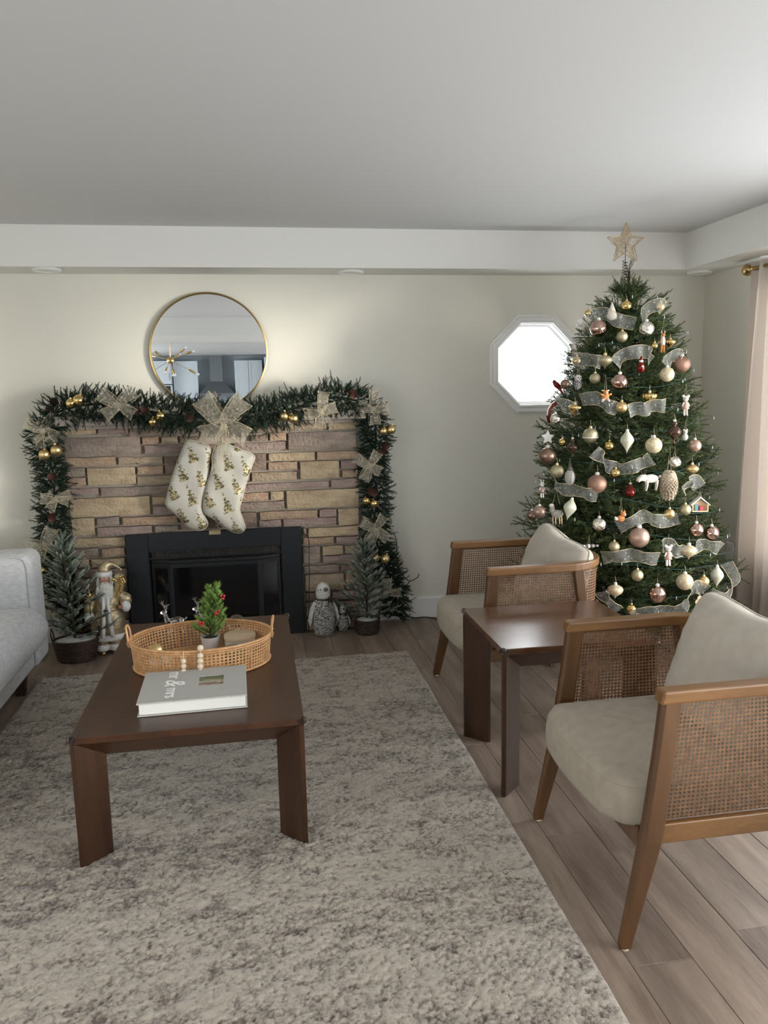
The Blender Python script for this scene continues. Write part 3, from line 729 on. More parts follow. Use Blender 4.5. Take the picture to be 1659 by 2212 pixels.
def at_tree(px, py, off=0.0):
    d = ray(px, py); d = d/np.linalg.norm(d); t = 2.8; best = (9, None)
    while t < 5.6:
        p = CAM+d*t; q = math.hypot(p[0]-TX, p[1]-TY)-(RZ(p[2])+off)
        if q <= 0: return Vector(p)
        if q < best[0]: best = (q, Vector(p))
        t += 0.004
    return best[1]
PXM = lambda p: (np.dot(np.array(p)-CAM, fw))/F_PX      # metres per pixel at p

# ------------------------------------------------------------------ ornaments
def p_ball(r): return [(max(1e-4, r*math.sin(PI*i/14)), -r*math.cos(PI*i/14)) for i in range(15)]
def p_onion(r): return [(1e-4, -1.15*r), (0.06*r, -1.0*r), (0.16*r, -0.80*r), (0.45*r, -0.62*r), (0.80*r, -0.36*r), (0.98*r, -0.05*r), (1.0*r, 0.08*r), (0.92*r, 0.32*r), (0.70*r, 0.52*r), (0.42*r, 0.66*r), (0.22*r, 0.72*r), (0.16*r, 0.80*r)]
def p_finial(r): return [(1e-4, -1.95*r), (0.10*r, -1.6*r), (0.32*r, -1.15*r), (0.70*r, -0.6*r), (0.97*r, -0.12*r), (1.0*r, 0.12*r), (0.88*r, 0.50*r), (0.58*r, 0.92*r), (0.34*r, 1.2*r), (0.24*r, 1.45*r)]
def p_drop(r): return [(1e-4, -0.95*r), (0.55*r, -0.80*r), (0.92*r, -0.42*r), (1.0*r, 0.0), (0.84*r, 0.48*r), (0.50*r, 1.0*r), (0.26*r, 1.5*r), (0.2*r, 1.62*r)]
def p_top(r): return [(1e-4, -1.35*r), (0.10*r, -1.0*r), (0.38*r, -0.62*r), (0.76*r, -0.25*r), (1.0*r, 0.10*r), (0.96*r, 0.38*r), (0.66*r, 0.56*r), (0.30*r, 0.62*r), (0.16*r, 0.72*r)]
def p_balloon(r): return [(1e-4, -1.75*r), (0.16*r, -1.62*r), (0.20*r, -1.5*r), (0.10*r, -1.36*r), (0.12*r, -1.1*r), (0.55*r, -0.7*r), (0.95*r, -0.15*r), (1.0*r, 0.15*r), (0.75*r, 0.62*r), (0.25*r, 0.85*r), (0.22*r, 1.0*r), (0.42*r, 1.25*r), (0.30*r, 1.5*r), (0.14*r, 1.6*r)]
PROF = {'ball': (p_ball, 1.0), 'onion': (p_onion, 0.80), 'finial': (p_finial, 1.45), 'drop': (p_drop, 1.62), 'top': (p_top, 0.72), 'balloon': (p_balloon, 1.6)}
def cap_and_hook(t, z, r, capm):
    cr = max(0.005, r*0.22)
    MB().lathe([(cr, z-0.004), (cr*1.05, z+cr*0.5), (cr*0.8, z+cr*1.1), (cr*0.3, z+cr*1.2)], 12).build('cap', capm, t, smooth=40)
    MB().tube([(0, 0, z+cr*1.1), (0.002, 0, z+cr*2.0), (0, 0, z+cr*3.2), (-0.002, 0, z+cr*4.6)], 0.0007, 4).build('hanger', M['string'], t)
def bauble(px, py, rp, kind, mat, label, ribs=0, tilt=0.0, off=0.035, capm=None, band=False):
    p = at_tree(px, py, off); r = rp*PXM(p); fn, ct = PROF[kind]
    t = thing('ornament', label, 'ornament', p, (0, tilt, rnd.uniform(-1, 1)), 'ornaments hung on the Christmas tree')
    mod = (lambda a, z: 1+0.07*math.cos(a*ribs)) if ribs else None
    MB().lathe(fn(r), 48 if ribs else 26, mod=mod).build('body', M[mat], t, smooth=True)
    cap_and_hook(t, ct*r, r, M[capm] if capm else (M['gold_matte'] if mat.startswith('gold') or mat == 'champ' else M['white_orn']))
    if band: MB().lathe([(r*0.97, -0.30*r), (r*1.02, -0.27*r), (r*1.02, -0.18*r), (r*0.97, -0.15*r)], 28).build('band', M['white_orn'], t, smooth=True)
    return t
B = bauble
B(1270.5, 676.8, 8, 'ball', 'gold', 'small shiny gold bauble at upper left behind the top ribbon')
B(1252.7, 697, 8.5, 'ball', 'white_orn', 'white bauble peeking out left of the large rose gold bauble')
B(1293, 709.7, 18.5, 'ball', 'rose', 'large mirror rose gold bauble near the top left of the tree')
B(1353.5, 660.8, 11, 'ball', 'gold', 'shiny gold bauble highest at the centre of the tree')
B(1343.9, 727.4, 12, 'ball', 'champ', 'champagne glitter bauble right of the large rose gold one')
B(1246, 779.7, 10.5, 'ball', 'gold', 'shiny gold bauble in front of the octagonal window edge')
B(1307, 779, 16, 'onion', 'champ', 'wide champagne onion ornament beside the second ribbon')
B(1285.6, 817.4, 11.5, 'ball', 'champ', 'champagne bauble right of the grey owl')
B(1220.7, 829.5, 10, 'ball', 'brown_matte', 'dull olive bronze bauble against the octagonal window')
B(1338.8, 825.3, 17.7, 'ball', 'rose', 'mirror rose gold bauble above the third ribbon')
B(1343, 880, 12.7, 'ball', 'gold_matte', 'satin gold bauble in the middle of the third ribbon')
B(1241.8, 883, 14, 'top', 'gold', 'bright gold ribbed spinning top ornament at left', 14)
B(1426, 662.5, 10, 'ball', 'gold_matte', 'satin gold bauble at the upper right end of the top ribbon')
B(1396.5, 710.5, 16.4, 'ball', 'silver', 'silver faceted round ornament near the top right')
B(1448, 740, 10.5, 'top', 'gold', 'gold ribbed top ornament right of the standing reindeer', 12)
B(1414, 747, 7, 'ball', 'gold', 'tiny gold bauble left of the standing reindeer')
B(1473, 787, 17.7, 'ball', 'brown_glit', 'large copper glitter bauble at the upper right edge')
B(1441, 809, 15.5, 'ball', 'cream', 'cream glitter bauble below the large copper one')
B(1403, 858, 15, 'top', 'gold', 'pale gold ribbed top ornament above the right end of the third ribbon', 12)
B(1199.6, 905, 12, 'ball', 'silver', 'hammered silver bauble at the left edge below the window')
B(1275.5, 941, 16.5, 'ball', 'champ', 'gold bauble with a white band around it', band=True)
B(1214.8, 955, 7.5, 'ball', 'gold', 'small shiny gold bauble left of the smoky brown one')
B(1236.7, 967, 12, 'balloon', 'brown_glass', 'smoky brown glass balloon ornament at left')
B(1316.4, 963, 10, 'ball', 'gold', 'small shiny gold bauble left of the white finial')
B(1354.5, 952, 14.5, 'finial', 'cream_matte', 'long white finial ornament at the centre of the tree')
B(1182.7, 984.8, 18.5, 'ball', 'brown_matte', 'large matte bronze bauble at the left edge')
B(1203, 1018.5, 15, 'ball', 'champ', 'champagne crackled bauble below the matte bronze one')
B(1290, 1045.5, 20.6, 'ball', 'brown_glit', 'biggest copper glitter bauble at centre left')
B(1330, 1022, 10, 'ball', 'gold', 'small gold bauble right above the copper glitter one')
B(1361, 1063, 11, 'drop', 'red_glass', 'deep red glass drop ornament below the moose')
B(1231, 1098, 14, 'finial', 'cream_matte', 'tilted cream finial ornament beside the felt sheep', tilt=0.25)
B(1165, 1105.5, 13.5, 'ball', 'rose_matte', 'matte copper bauble at the lower left edge')
B(1149, 1113, 11, 'ball', 'brown_matte', 'dark bronze bauble half behind the matte copper one', off=0.0)
B(1294.4, 1133, 15, 'ball', 'silver', 'hammered silver ball hanging left of the little fox')
B(1412, 962, 17.7, 'ball', 'cream', 'cream glitter bauble right of the white finial')
B(1456.5, 934, 15, 'balloon', 'brown_glass', 'smoky brown glass balloon ornament at right')
B(1501, 963, 13.5, 'ball', 'rose_matte', 'matte pink bauble at the right edge of the tree')
B(1495, 1013.5, 14, 'onion', 'gold_matte', 'pale gold onion ornament at the right edge')
B(1480, 1101, 12.5, 'ball', 'champ', 'champagne glitter bauble left of the little house')
B(1446, 1110, 11.5, 'ball', 'gold_matte', 'satin gold bauble just above the lower ribbon bow')
B(1503.7, 1145, 15.5, 'ball', 'rose', 'mirror rose bauble, left one of the pair at lower right')
B(1536.6, 1152, 16, 'ball', 'rose', 'mirror rose bauble, right one of the pair at lower right')
B(1380.5, 1161, 22, 'ball', 'rose_matte', 'biggest matte rose bauble low at the centre of the tree')
B(1326.8, 1180.8, 12, 'ball', 'champ', 'champagne bauble left of the biggest matte rose one')
B(1488, 1190, 17, 'onion', 'cream', 'cream onion ornament right of the pink doll')
B(1376.5, 1242.6, 13, 'ball', 'champ', 'champagne bauble below the lowest centre ribbon')
B(1479, 1256.7, 18, 'ball', 'cream', 'large cream glitter bauble above the curling ribbon')
B(1520, 1256, 12, 'ball', 'gold_matte', 'satin gold bauble right of the large cream one')
B(1548.6, 1243.7, 14, 'finial', 'cream_matte', 'grey green finial ornament at the lower right edge')
B(1329, 1275, 17, 'onion', 'cream', 'cream onion ornament low at left near the side table')
B(1419.5, 1283.8, 19, 'ball', 'rose', 'large mirror rose gold bauble lowest at the centre')
B(1363.7, 1316, 11, 'ball', 'gold', 'small gold pot shaped bauble lowest, behind the side table')

def orn(px, py, label, off=0.045, cat='ornament', rz=0.0):
    p = at_tree(px, py, off)
    t = thing('ornament', label, cat, p, (0, 0, rz), 'ornaments hung on the Christmas tree'); return t, PXM(p)
def hang(t, z, h=0.05, w=0.006):
    MB().tube([(-w, 0, z), (0, 0, z+h), (w, 0, z)], 0.0009, 4).build('hanger', M['string'], t)
# cream felt cone
t, k = orn(1322, 674, 'cream felt cone ornament with a pointed top')
MB().lathe([(1e-4, -17*k), (9*k, -15*k), (11*k, -9*k), (8.5*k, 0), (4*k, 12*k), (0.5*k, 21*k)], 18).build('body', M['felt_white'], t, smooth=True); hang(t, 20*k)
# grey koala
t, k = orn(1238, 755, 'dark grey felt koala ornament against the octagonal window')
MB().ball((0, 0, -6*k), 7*k, 14, 10, (0.8, 0.8, 1.2)).build('body', M['felt_dark'], t, smooth=True)
MB().ball((0, 0, 6*k), 6.2*k, 14, 10).build('head', M['felt_grey'], t, smooth=True)
for s_ in (-1, 1): MB().ball((s_*6*k, 0, 10*k), 2.8*k, 10, 8).build('ear', M['felt_dark'], t, smooth=True)
hang(t, 11*k)
# owl
t, k = orn(1248.5, 826, 'speckled grey owl ornament hanging in the tree at left')
MB().ball((0, 0, -3*k), 9*k, 16, 12, (0.95, 0.8, 1.3)).build('body', M['penguin'], t, smooth=True)
MB().ball((0, -1*k, 9*k), 7.5*k, 16, 10).build('head', M['penguin_white'], t, smooth=True)
for s_ in (-1, 1): MB().ball((s_*2.8*k, -7.6*k, 10*k), 1.3*k, 8, 6).build('eye', M['black'], t, smooth=True)
MB().lathe([(1e-4, -2*k), (1.2*k, 0), (1e-4, 1.5*k)], 8, (0, -8*k, 7.6*k)).build('beak', M['brown_glass'], t); hang(t, 15*k, 0.09)
# plush deer
t, k = orn(1307.6, 857, 'orange and white plush deer ornament on the third ribbon', 0.06)
MB().ball((0, 0, 0), 8*k, 14, 10, (1.2, 0.9, 0.8)).xf(Matrix.Rotation(-0.6, 4, 'Y')).build('body', M['felt_orange'], t, smooth=True)
MB().ball((0, -2*k, 9*k), 5.5*k, 14, 10).build('head', M['felt_orange'], t, smooth=True)
MB().ball((0, -6.5*k, 8*k), 2.5*k, 10, 8).build('muzzle', M['felt_white'], t, smooth=True)
for s_ in (-1, 1):
    MB().tube([(s_*3*k, 0, 12*k), (s_*9*k, 0, 14*k)], [2.2*k, 1*k], 8).build('ear', M['felt_white'], t, smooth=True)
    MB().tube([(s_*4*k, -2*k, -3*k), (s_*9*k, -3*k, -11*k)], [3*k, 2.2*k], 8).build('leg', M['felt_white'], t, smooth=True)
    MB().tube([(s_*5*k, -2*k, 3*k), (s_*13*k, -3*k, 6*k)], [2.5*k, 2*k], 8).build('arm', M['felt_orange'], t, smooth=True)
hang(t, 14*k, 0.08)
# standing reindeer
t, k = orn(1432, 737, 'slim orange and white standing reindeer ornament at upper right')
MB().tube([(0, 0, -8*k), (0, 0, 2*k), (0, 0, 10*k)], [5*k, 4.2*k, 3*k], 10).build('body', M['white_orn'], t, smooth=True)
MB().ball((0, -1*k, 13*k), 4*k, 12, 8).build('head', M['felt_orange'], t, smooth=True)
for s_ in (-1, 1):
    MB().tube([(s_*2.5*k, 0, -7*k), (s_*3*k, 0, -24*k)], [2.6*k, 2*k], 8).build('leg', M['felt_orange'], t, smooth=True)
    MB().tube([(s_*2*k, 0, 16*k), (s_*4.5*k, 0, 19*k), (s_*4.2*k, 0, 23*k)], [0.9*k, 0.8*k, 0.4*k], 6).build('antler', M['peach'], t, smooth=True)
    MB().tube([(s_*4*k, 0, 7*k), (s_*5.5*k, -1*k, -3*k)], [1.6*k, 1.3*k], 8).build('arm', M['felt_orange'], t, smooth=True)
hang(t, 18*k, 0.07)
# little red figure
t, k = orn(1384.7, 790, 'small dark red and white glass figure ornament')
MB().lathe([(1e-4, -15*k), (7*k, -13*k), (9*k, -5*k), (7*k, 3*k), (3*k, 8*k), (1*k, 9*k)], 16).build('body', M['red_glass'], t, smooth=True)
MB().ball((0, 0, 10*k), 4.5*k, 12, 8).build('head', M['white_orn'], t, smooth=True)
MB().ball((0, -6*k, -2*k), 3.2*k, 10, 8).build('beard', M['white_orn'], t, smooth=True)
MB().lathe([(4.6*k, 12*k), (3*k, 16*k), (0.4*k, 21*k)], 12).build('hat', M['red_glass'], t, smooth=True); hang(t, 19*k)
# rabbit with a pink dress at the right edge
def doll(t, k, bodym, skirt, ears):
    MB().lathe([(8*k, -12*k), (7.5*k, -8*k), (5*k, 0), (3.5*k, 5*k), (2*k, 6*k)], 16).build('dress', skirt, t, smooth=True)
    MB().ball((0, 0, 11*k), 6.5*k, 14, 10).build('head', bodym, t, smooth=True)
    for s_ in (-1, 1):
        MB().tube([(s_*3*k, 0, -11*k), (s_*3.4*k, -1*k, -24*k), (s_*3.4*k, -3*k, -26*k)], [2.6*k, 2.3*k, 2*k], 8).build('leg', bodym, t, smooth=True)
        MB().tube([(s_*4*k, 0, 3*k), (s_*9*k, -1*k, -6*k)], [2.2*k, 1.7*k], 8).build('arm', bodym, t, smooth=True)
        MB().ball((s_*2.3*k, -6.2*k, 12*k), 0.8*k, 6, 5).build('eye', M['black'], t)
        if ears == 'round': MB().ball((s_*6.5*k, 0, 17*k), 3.3*k, 10, 8).build('ear', bodym, t, smooth=True)
        else: MB().tube([(s_*3*k, 0, 15*k), (s_*4.5*k, 0, 25*k)], [2*k, 1*k], 8).build('ear', bodym, t, smooth=True)
    hang(t, 17*k, 0.06)
t, k = orn(1481, 872, 'pink and white mouse ornament at the right edge'); doll(t, k*0.95, M['felt_white'], M['felt_pink'], 'round')
t, k = orn(1443.4, 1196, 'white doll ornament in a pink top near the lower ribbon'); doll(t, k, M['white_orn'], M['felt_pink'], 'round')
t, k = orn(1480, 939, 'small white teddy ornament behind the smoky glass one', 0.02)
MB().ball((0, 0, -5*k), 6.5*k, 12, 8, (1, 1, 1.2)).build('body', M['felt_white'], t, smooth=True)
MB().ball((0, 0, 6*k), 5*k, 12, 8).build('head', M['felt_white'], t, smooth=True)
for s_ in (-1, 1): MB().ball((s_*4*k, 0, 10.5*k), 2*k, 8, 6).build('ear', M['felt_white'], t, smooth=True)
hang(t, 10*k)
t, k = orn(1171, 1055, 'small brown and white figure ornament at the left edge'); doll(t, k*0.75, M['white_orn'], M['rose_matte'], 'long')
# mitten, grey penguin like
t, k = orn(1231, 1031, 'grey and white rounded animal ornament above the left ribbon')
MB().ball((0, 0, 0), 12*k, 16, 12, (0.95, 0.8, 1.45)).build('body', M['felt_grey'], t, smooth=True)
MB().ball((3*k, -5*k, -1*k), 8*k, 12, 10, (0.6, 0.7, 1.6)).build('belly', M['white_orn'], t, smooth=True)
MB().ball((0, 0, 17*k), 6*k, 12, 8).build('head', M['felt_dark'], t, smooth=True); hang(t, 21*k)
# sheep
t, k = orn(1201, 1108, 'grey felt sheep ornament with thin legs at lower left')
MB().ball((3*k, 0, -2*k), 10*k, 14, 10, (1.35, 0.9, 0.85)).build('body', M['felt_grey'], t, smooth=True)
MB().tube([(-8*k, 0, 2*k), (-9*k, 0, 14*k)], [6*k, 5*k], 12).build('neck', M['felt_grey'], t, smooth=True)
MB().ball((-11*k, -2*k, 17*k), 4.6*k, 12, 8, (1.3, 0.9, 0.9)).build('head', M['felt_white'], t, smooth=True)
for x in (-7, -1, 8, 13): MB().tube([(x*k, 0, -8*k), ((x+.6)*k, 0, -25*k)], 1.2*k, 6).build('leg', M['peach'], t, smooth=True)
hang(t, 18*k, 0.08, 0.02)
# fox
t, k = orn(1341, 1116, 'small orange and white fox ornament beside the ribbon', 0.06)
MB().ball((0, 0, -4*k), 7.5*k, 14, 10, (1.2, 0.9, 1)).build('body', M['felt_orange'], t, smooth=True)
MB().ball((4*k, -3*k, 6*k), 5.8*k, 12, 8).build('head', M['felt_orange'], t, smooth=True)
MB().lathe([(1e-4, -4*k), (2.4*k, 0), (1e-4, 3*k)], 8, (6*k, -8*k, 5*k)).build('muzzle', M['white_orn'], t, smooth=True)
for s_ in (-1, 1): MB().lathe([(2.2*k, 0), (0.2*k, 5*k)], 8, (4*k+s_*3.6*k, -2*k, 10*k)).build('ear', M['felt_orange'], t)
MB().tube([(-6*k, 0, -6*k), (-12*k, -2*k, -4*k), (-14*k, -2*k, 1*k)], [2*k, 4*k, 1.2*k], 8).build('tail', M['white_orn'], t, smooth=True); hang(t, 12*k, 0.07)
# jaw / nutshell bulb
t, k = orn(1457, 998, 'white and silver walnut shaped ornament above the pinecone')
MB().lathe(p_ball(13*k), 30, mod=lambda a, z: 1+0.10*math.sin(a*5+z*160)).build('body', M['silver'], t, smooth=True); hang(t, 12*k)
# moose
t, k = orn(1401.6, 1036, 'pale pink moose ornament with antlers in the middle of the tree', 0.07)
MB().ball((4*k, 0, 2*k), 11*k, 16, 12, (1.65, 0.8, 0.82)).build('body', M['felt_white'], t, smooth=True)
MB().tube([(-10*k, 0, 4*k), (-17*k, -2*k, 5*k), (-25*k, -3*k, 1*k), (-27*k, -3*k, -3*k)], [8*k, 7*k, 5*k, 4*k], 12).build('head', M['felt_white'], t, smooth=True)
for x, y in ((-6, -3), (-4, 4), (17, -3), (19, 4)): MB().tube([(x*k, y*k, -2*k), ((x+1)*k, y*k, -12*k), ((x-1)*k, y*k, -24*k)], [4.2*k, 2.8*k, 1.8*k], 10).build('leg', M['felt_white'], t, smooth=True)
for s_ in (-1, 1):
    a = MB().tube([(-13*k, s_*2*k, 11*k), (-14*k, s_*7*k, 15*k), (-13*k, s_*12*k, 17*k)], [1.4*k, 1.1*k, 0.7*k], 6)
    for q in (5, 8, 11): a.tube([(-13.5*k, s_*q*k, (12+q*.4)*k), (-15*k, s_*(q+1)*k, (18+q*.3)*k)], [0.9*k, 0.4*k], 5)
    a.build('antler', M['trunk'], t, smooth=True)
MB().ball((26*k, 0, 6*k), 3.4*k, 8, 6).build('tail', M['felt_white'], t, smooth=True)
# pine cone ornament
t, k = orn(1444.6, 1049, 'large frosted cream pinecone ornament right of the moose', 0.05)
MB().lathe([(1e-4, -33*k), (5*k, -28*k), (11*k, -14*k), (16*k, 2*k), (17.5*k, 14*k), (14*k, 26*k), (6*k, 32*k), (2*k, 33*k)], 18).build('core', M['cone_white'], t, smooth=True)
sc = MB()
for i in range(17):
    zz = (-30+i*3.7)*k; f = (i+0.5)/17; R = k*(3+15*math.sin(PI*(0.08+0.80*f))**0.8)
    n = max(6, int(R/k*0.85))
    for j in range(n):
        a = 2*PI*(j+0.5*(i % 2))/n; c, s_ = math.cos(a), math.sin(a); w = 2.3*k
        pt = lambda rr, tt, zq: (rr*c-tt*s_, rr*s_+tt*c, zq)
        sc.hexa([pt(R-2*k, -w, zz+2*k), pt(R-2*k, w, zz+2*k), pt(R+1.6*k, -w*.6, zz-1.8*k), pt(R+1.6*k, w*.6, zz-1.8*k), pt(R-2*k, -w, zz+4*k), pt(R-2*k, w, zz+4*k), pt(R+1.9*k, -w*.6, zz-0.8*k), pt(R+1.9*k, w*.6, zz-0.8*k)])
o = sc.build('scales', M['cone_white'], t); o['kind'] = 'stuff'; hang(t, 32*k, 0.12, 0.01)
# house
t, k = orn(1511, 1092, 'little white house ornament with red and blue goods inside at right', 0.04, rz=-0.2)
hh = MB().box(-17*k, 17*k, -6*k, 6*k, -13*k, -11*k).box(-17*k, -15*k, -6*k, 6*k, -11*k, 3*k).box(15*k, 17*k, -6*k, 6*k, -11*k, 3*k).box(-15*k, 15*k, 4*k, 6*k, -11*k, 3*k); hh.prism([(-15*k, 3*k), (15*k, 3*k), (0, 14*k)], 1, 4*k, 6*k)
hh.build('walls', M['peach'], t)
MB().prism([(-21*k, 0), (0, 17*k), (21*k, 0), (20*k, 3*k), (0, 20*k), (-20*k, 3*k)], 1, -7*k, 7*k).build('roof', M['white_orn'], t)
MB().box(-10*k, -4*k, -3*k, 3*k, -11*k, 2*k).build('toy', material('toy_blue', (0.10, 0.32, 0.36), 0.5), t)
MB().box(0, 6*k, -3*k, 3*k, -11*k, -1*k).build('toy', material('toy_red', (0.55, 0.06, 0.10), 0.5), t)
hang(t, 18*k, 0.04)
# wooden flower ornament
t, k = orn(1515, 1300, 'pale wooden flower ornament above the near chair pillow', 0.05)
for q in range(6):
    a = q*PI/3; MB().lathe([(5*k, -1*k), (6*k, 0), (5*k, 1*k)], 12).xf(Matrix.Translation((9*k*math.cos(a), 0, 9*k*math.sin(a))) @ Matrix.Rotation(PI/2, 4, 'X')).build('petal', M['peach'], t)
MB().lathe([(4*k, -2*k), (4.5*k, 0), (4*k, 2*k)], 12).xf(Matrix.Rotation(PI/2, 4, 'X')).build('centre', M['gold_matte'], t)
hang(t, 12*k, 0.05, 0.015)
# striped feather
t, k = orn(1272, 1180, 'black and white striped feather ornament above the far chair', 0.05)
for q in range(8): MB().tube([((-18+q*5)*k, 0, 0), ((-13.4+q*5)*k, 0, 0)], [(5-abs(q-3)*.6)*k, (4.6-abs(q-3.4)*.6)*k], 8).build('stripe', M['white_orn'] if q % 2 else M['felt_dark'], t, smooth=40)
hang(t, 3*k, 0.05)
# red leaf like bird and stocking
t, k = orn(1203, 832, 'dark red bird ornament in front of the octagonal window', 0.05)
MB().ball((0, 0, 0), 7*k, 12, 8, (1.5, 0.7, 0.9)).xf(Matrix.Rotation(0.7, 4, 'Y')).build('body', M['red_glass'], t, smooth=True)
MB().tube([(5*k, 0, -6*k), (15*k, 0, -20*k)], [4*k, 1*k], 8).build('tail', M['red_glass'], t, smooth=True)
MB().ball((-6*k, 0, 7*k), 4.4*k, 10, 8).build('head', M['red_glass'], t, smooth=True); hang(t, 8*k)
t, k = orn(1190, 893, 'curved red and white candy cane ornament at the left edge', 0.04)
MB().tube([(-3*k, 0, -20*k), (-6*k, 0, -5*k), (-4*k, 0, 8*k), (3*k, 0, 17*k), (11*k, 0, 22*k)], 4.2*k, 10).build('stick', M['red_glass'], t, smooth=True)
MB().tube([(-9*k, -1*k, -4*k), (-7*k, -1*k, 9*k), (0, -1*k, 19*k)], 2.2*k, 8).build('stripe', M['white_orn'], t, smooth=True)
t, k = orn(1183, 945, 'white and blue grey star shaped ornament left of the small gold bauble', 0.02)
pts = []
for q in range(10):
    a = PI/2+q*PI/5; rr = (16 if q % 2 == 0 else 8)*k; pts.append((rr*math.cos(a), rr*math.sin(a)))
MB().prism(pts, 1, -2*k, 2*k).build('body', M['white_orn'], t, bevel=0.002); hang(t, 14*k)

# ------------------------------------------------------------------ ribbon round the tree
def catmull(pts, n=8):
    pts = [np.array(p, float) for p in pts]; P = [2*pts[0]-pts[1]]+pts+[2*pts[-1]-pts[-2]]; out = []
    for i in range(1, len(P)-2):
        for q in range(n):
            t = q/n; a, b, c, d = P[i-1:i+3]
            out.append(0.5*((2*b)+(-a+c)*t+(2*a-5*b+4*c-d)*t*t+(-a+3*b-3*c+d)*t**3))
    out.append(P[-2]); return out
def strip(pts, width, updir, mat, name, parent, wave=0.0, seed=0, wire=0.0012, off=None, wf=None):
    """a ribbon of fabric with two wired edges"""
    r = random.Random(seed); c = catmull(pts, 7); L = len(c); V = []; K = 5; e0 = []; e1 = []
    ph = r.random()*6
    for i, p in enumerate(c):
        d = c[min(i+1, L-1)]-c[max(i-1, 0)]; d /= np.linalg.norm(d)+1e-9
        u_ = updir(i/(L-1), p) if callable(updir) else np.array(updir, float)
        u_ = u_-d*np.dot(u_, d); u_ /= np.linalg.norm(u_)+1e-9; nn = np.cross(d, u_)
        for k in range(K):
            s_ = (k/(K-1)-0.5)*width*(wf(i/(L-1)) if wf else 1)
            V.append(p+u_*s_+nn*(wave*math.sin(ph+i*0.45+k*0.5)+0.2*wave*math.sin(i*1.3)))
        e0.append(V[-K]); e1.append(V[-1])
    mb = MB(); Fc = []
    for i in range(L-1):
        for k in range(K-1): Fc.append((i*K+k, i*K+k+1, (i+1)*K+k+1, (i+1)*K+k))
    o0 = np.array(parent.location) if off is None else off
    mb.add(np.array(V)-o0, Fc)
    o = mb.build(name, mat, parent, smooth=True)
    w = MB().tube([p-o0 for p in e0], wire, 4).tube([p-o0 for p in e1], wire, 4)
    w.build('wired_edge', M['cream'], o)
    return o
rib = thing('organza_ribbon', 'sheer white organza ribbon wound in swags around the Christmas tree', 'ribbon', (TX, TY, 0))
SW = [[(1270, 712), (1283, 682), (1310, 678), (1335, 692), (1372, 700)], [(1383, 690), (1400, 668), (1424, 658), (1436, 668)],
      [(1236, 775), (1262, 777), (1284, 779), (1300, 783)], [(1328, 786), (1345, 768), (1372, 760), (1400, 762), (1408, 780)], [(1436, 790), (1452, 770), (1466, 768), (1470, 785)],
      [(1196, 858), (1215, 872), (1235, 882), (1252, 880)], [(1254, 864), (1280, 860), (1300, 866), (1318, 878), (1336, 886)], [(1358, 888), (1380, 882), (1396, 884), (1412, 876), (1438, 876)],
      [(1283, 975), (1300, 990), (1315, 1006), (1338, 1014), (1368, 1008), (1392, 1000), (1408, 990)], [(1478, 1062), (1488, 1044), (1503, 1040), (1510, 1052)],
      [(1195, 1044), (1212, 1055), (1240, 1060), (1268, 1066), (1290, 1072)], [(1334, 1140), (1362, 1128), (1390, 1116), (1412, 1122), (1440, 1126), (1466, 1120)],
      [(1300, 1206), (1330, 1202), (1362, 1200), (1392, 1204), (1424, 1208)], [(1430, 1180), (1446, 1176), (1462, 1190), (1482, 1192)], [(1498, 1184), (1520, 1178), (1544, 1180), (1558, 1188)],
      [(1298, 1278), (1308, 1292), (1320, 1306), (1334, 1322)], [(1366, 1334), (1392, 1320), (1424, 1322), (1456, 1318), (1484, 1306), (1494, 1280), (1506, 1268), (1524, 1276)],
      [(1535, 1285), (1560, 1290), (1578, 1282), (1586, 1250), (1570, 1215)]]
for i, sw in enumerate(SW):
    pts = [np.array(at_tree(x, y, 0.055+0.012*math.sin(3*j+i))) for j, (x, y) in enumerate(sw)]
    strip(pts, 0.066, lambda t, p, i=i: np.array([(p[0]-TX)*0.5, (p[1]-TY)*0.5, 1.0+0.2*math.sin(5*t+i)])+0.35*math.sin(4*t+2*i)*np.array([-(p[1]-TY), p[0]-TX, 0]), M['organza_w'], 'ribbon_swag', rib, wave=0.009, seed=i)

# ------------------------------------------------------------------ string lights in the tree
lights = thing('string_lights', 'teal green wired string lights woven through the Christmas tree', 'string lights', (TX, TY, 0))
c = []
for i in range(420):
    z = 2.03-1.83*i/420; a = i*0.29; R = RZ(z)*(0.84+0.07*math.sin(i*0.53))+0.015*math.sin(i*1.7)
    c.append((R*math.cos(a), R*math.sin(a), z+0.035*math.sin(i*0.41)+0.015*math.sin(i*1.3)))
MB().tube(catmull(c, 2), 0.0016, 4).build('wire', M['wire'], lights, smooth=True)
bl = MB()
for i in range(0, 420, 3):
    x, y, z = c[i]; f = 1+0.02/max(0.1, math.hypot(x, y)); bl.lathe([(0.0022, -0.006), (0.003, 0.0), (0.002, 0.008), (0.0003, 0.013)], 6, (x*f, y*f, z))
o = bl.build('bulbs', M['bulb'], lights, smooth=True); o['kind'] = 'stuff'

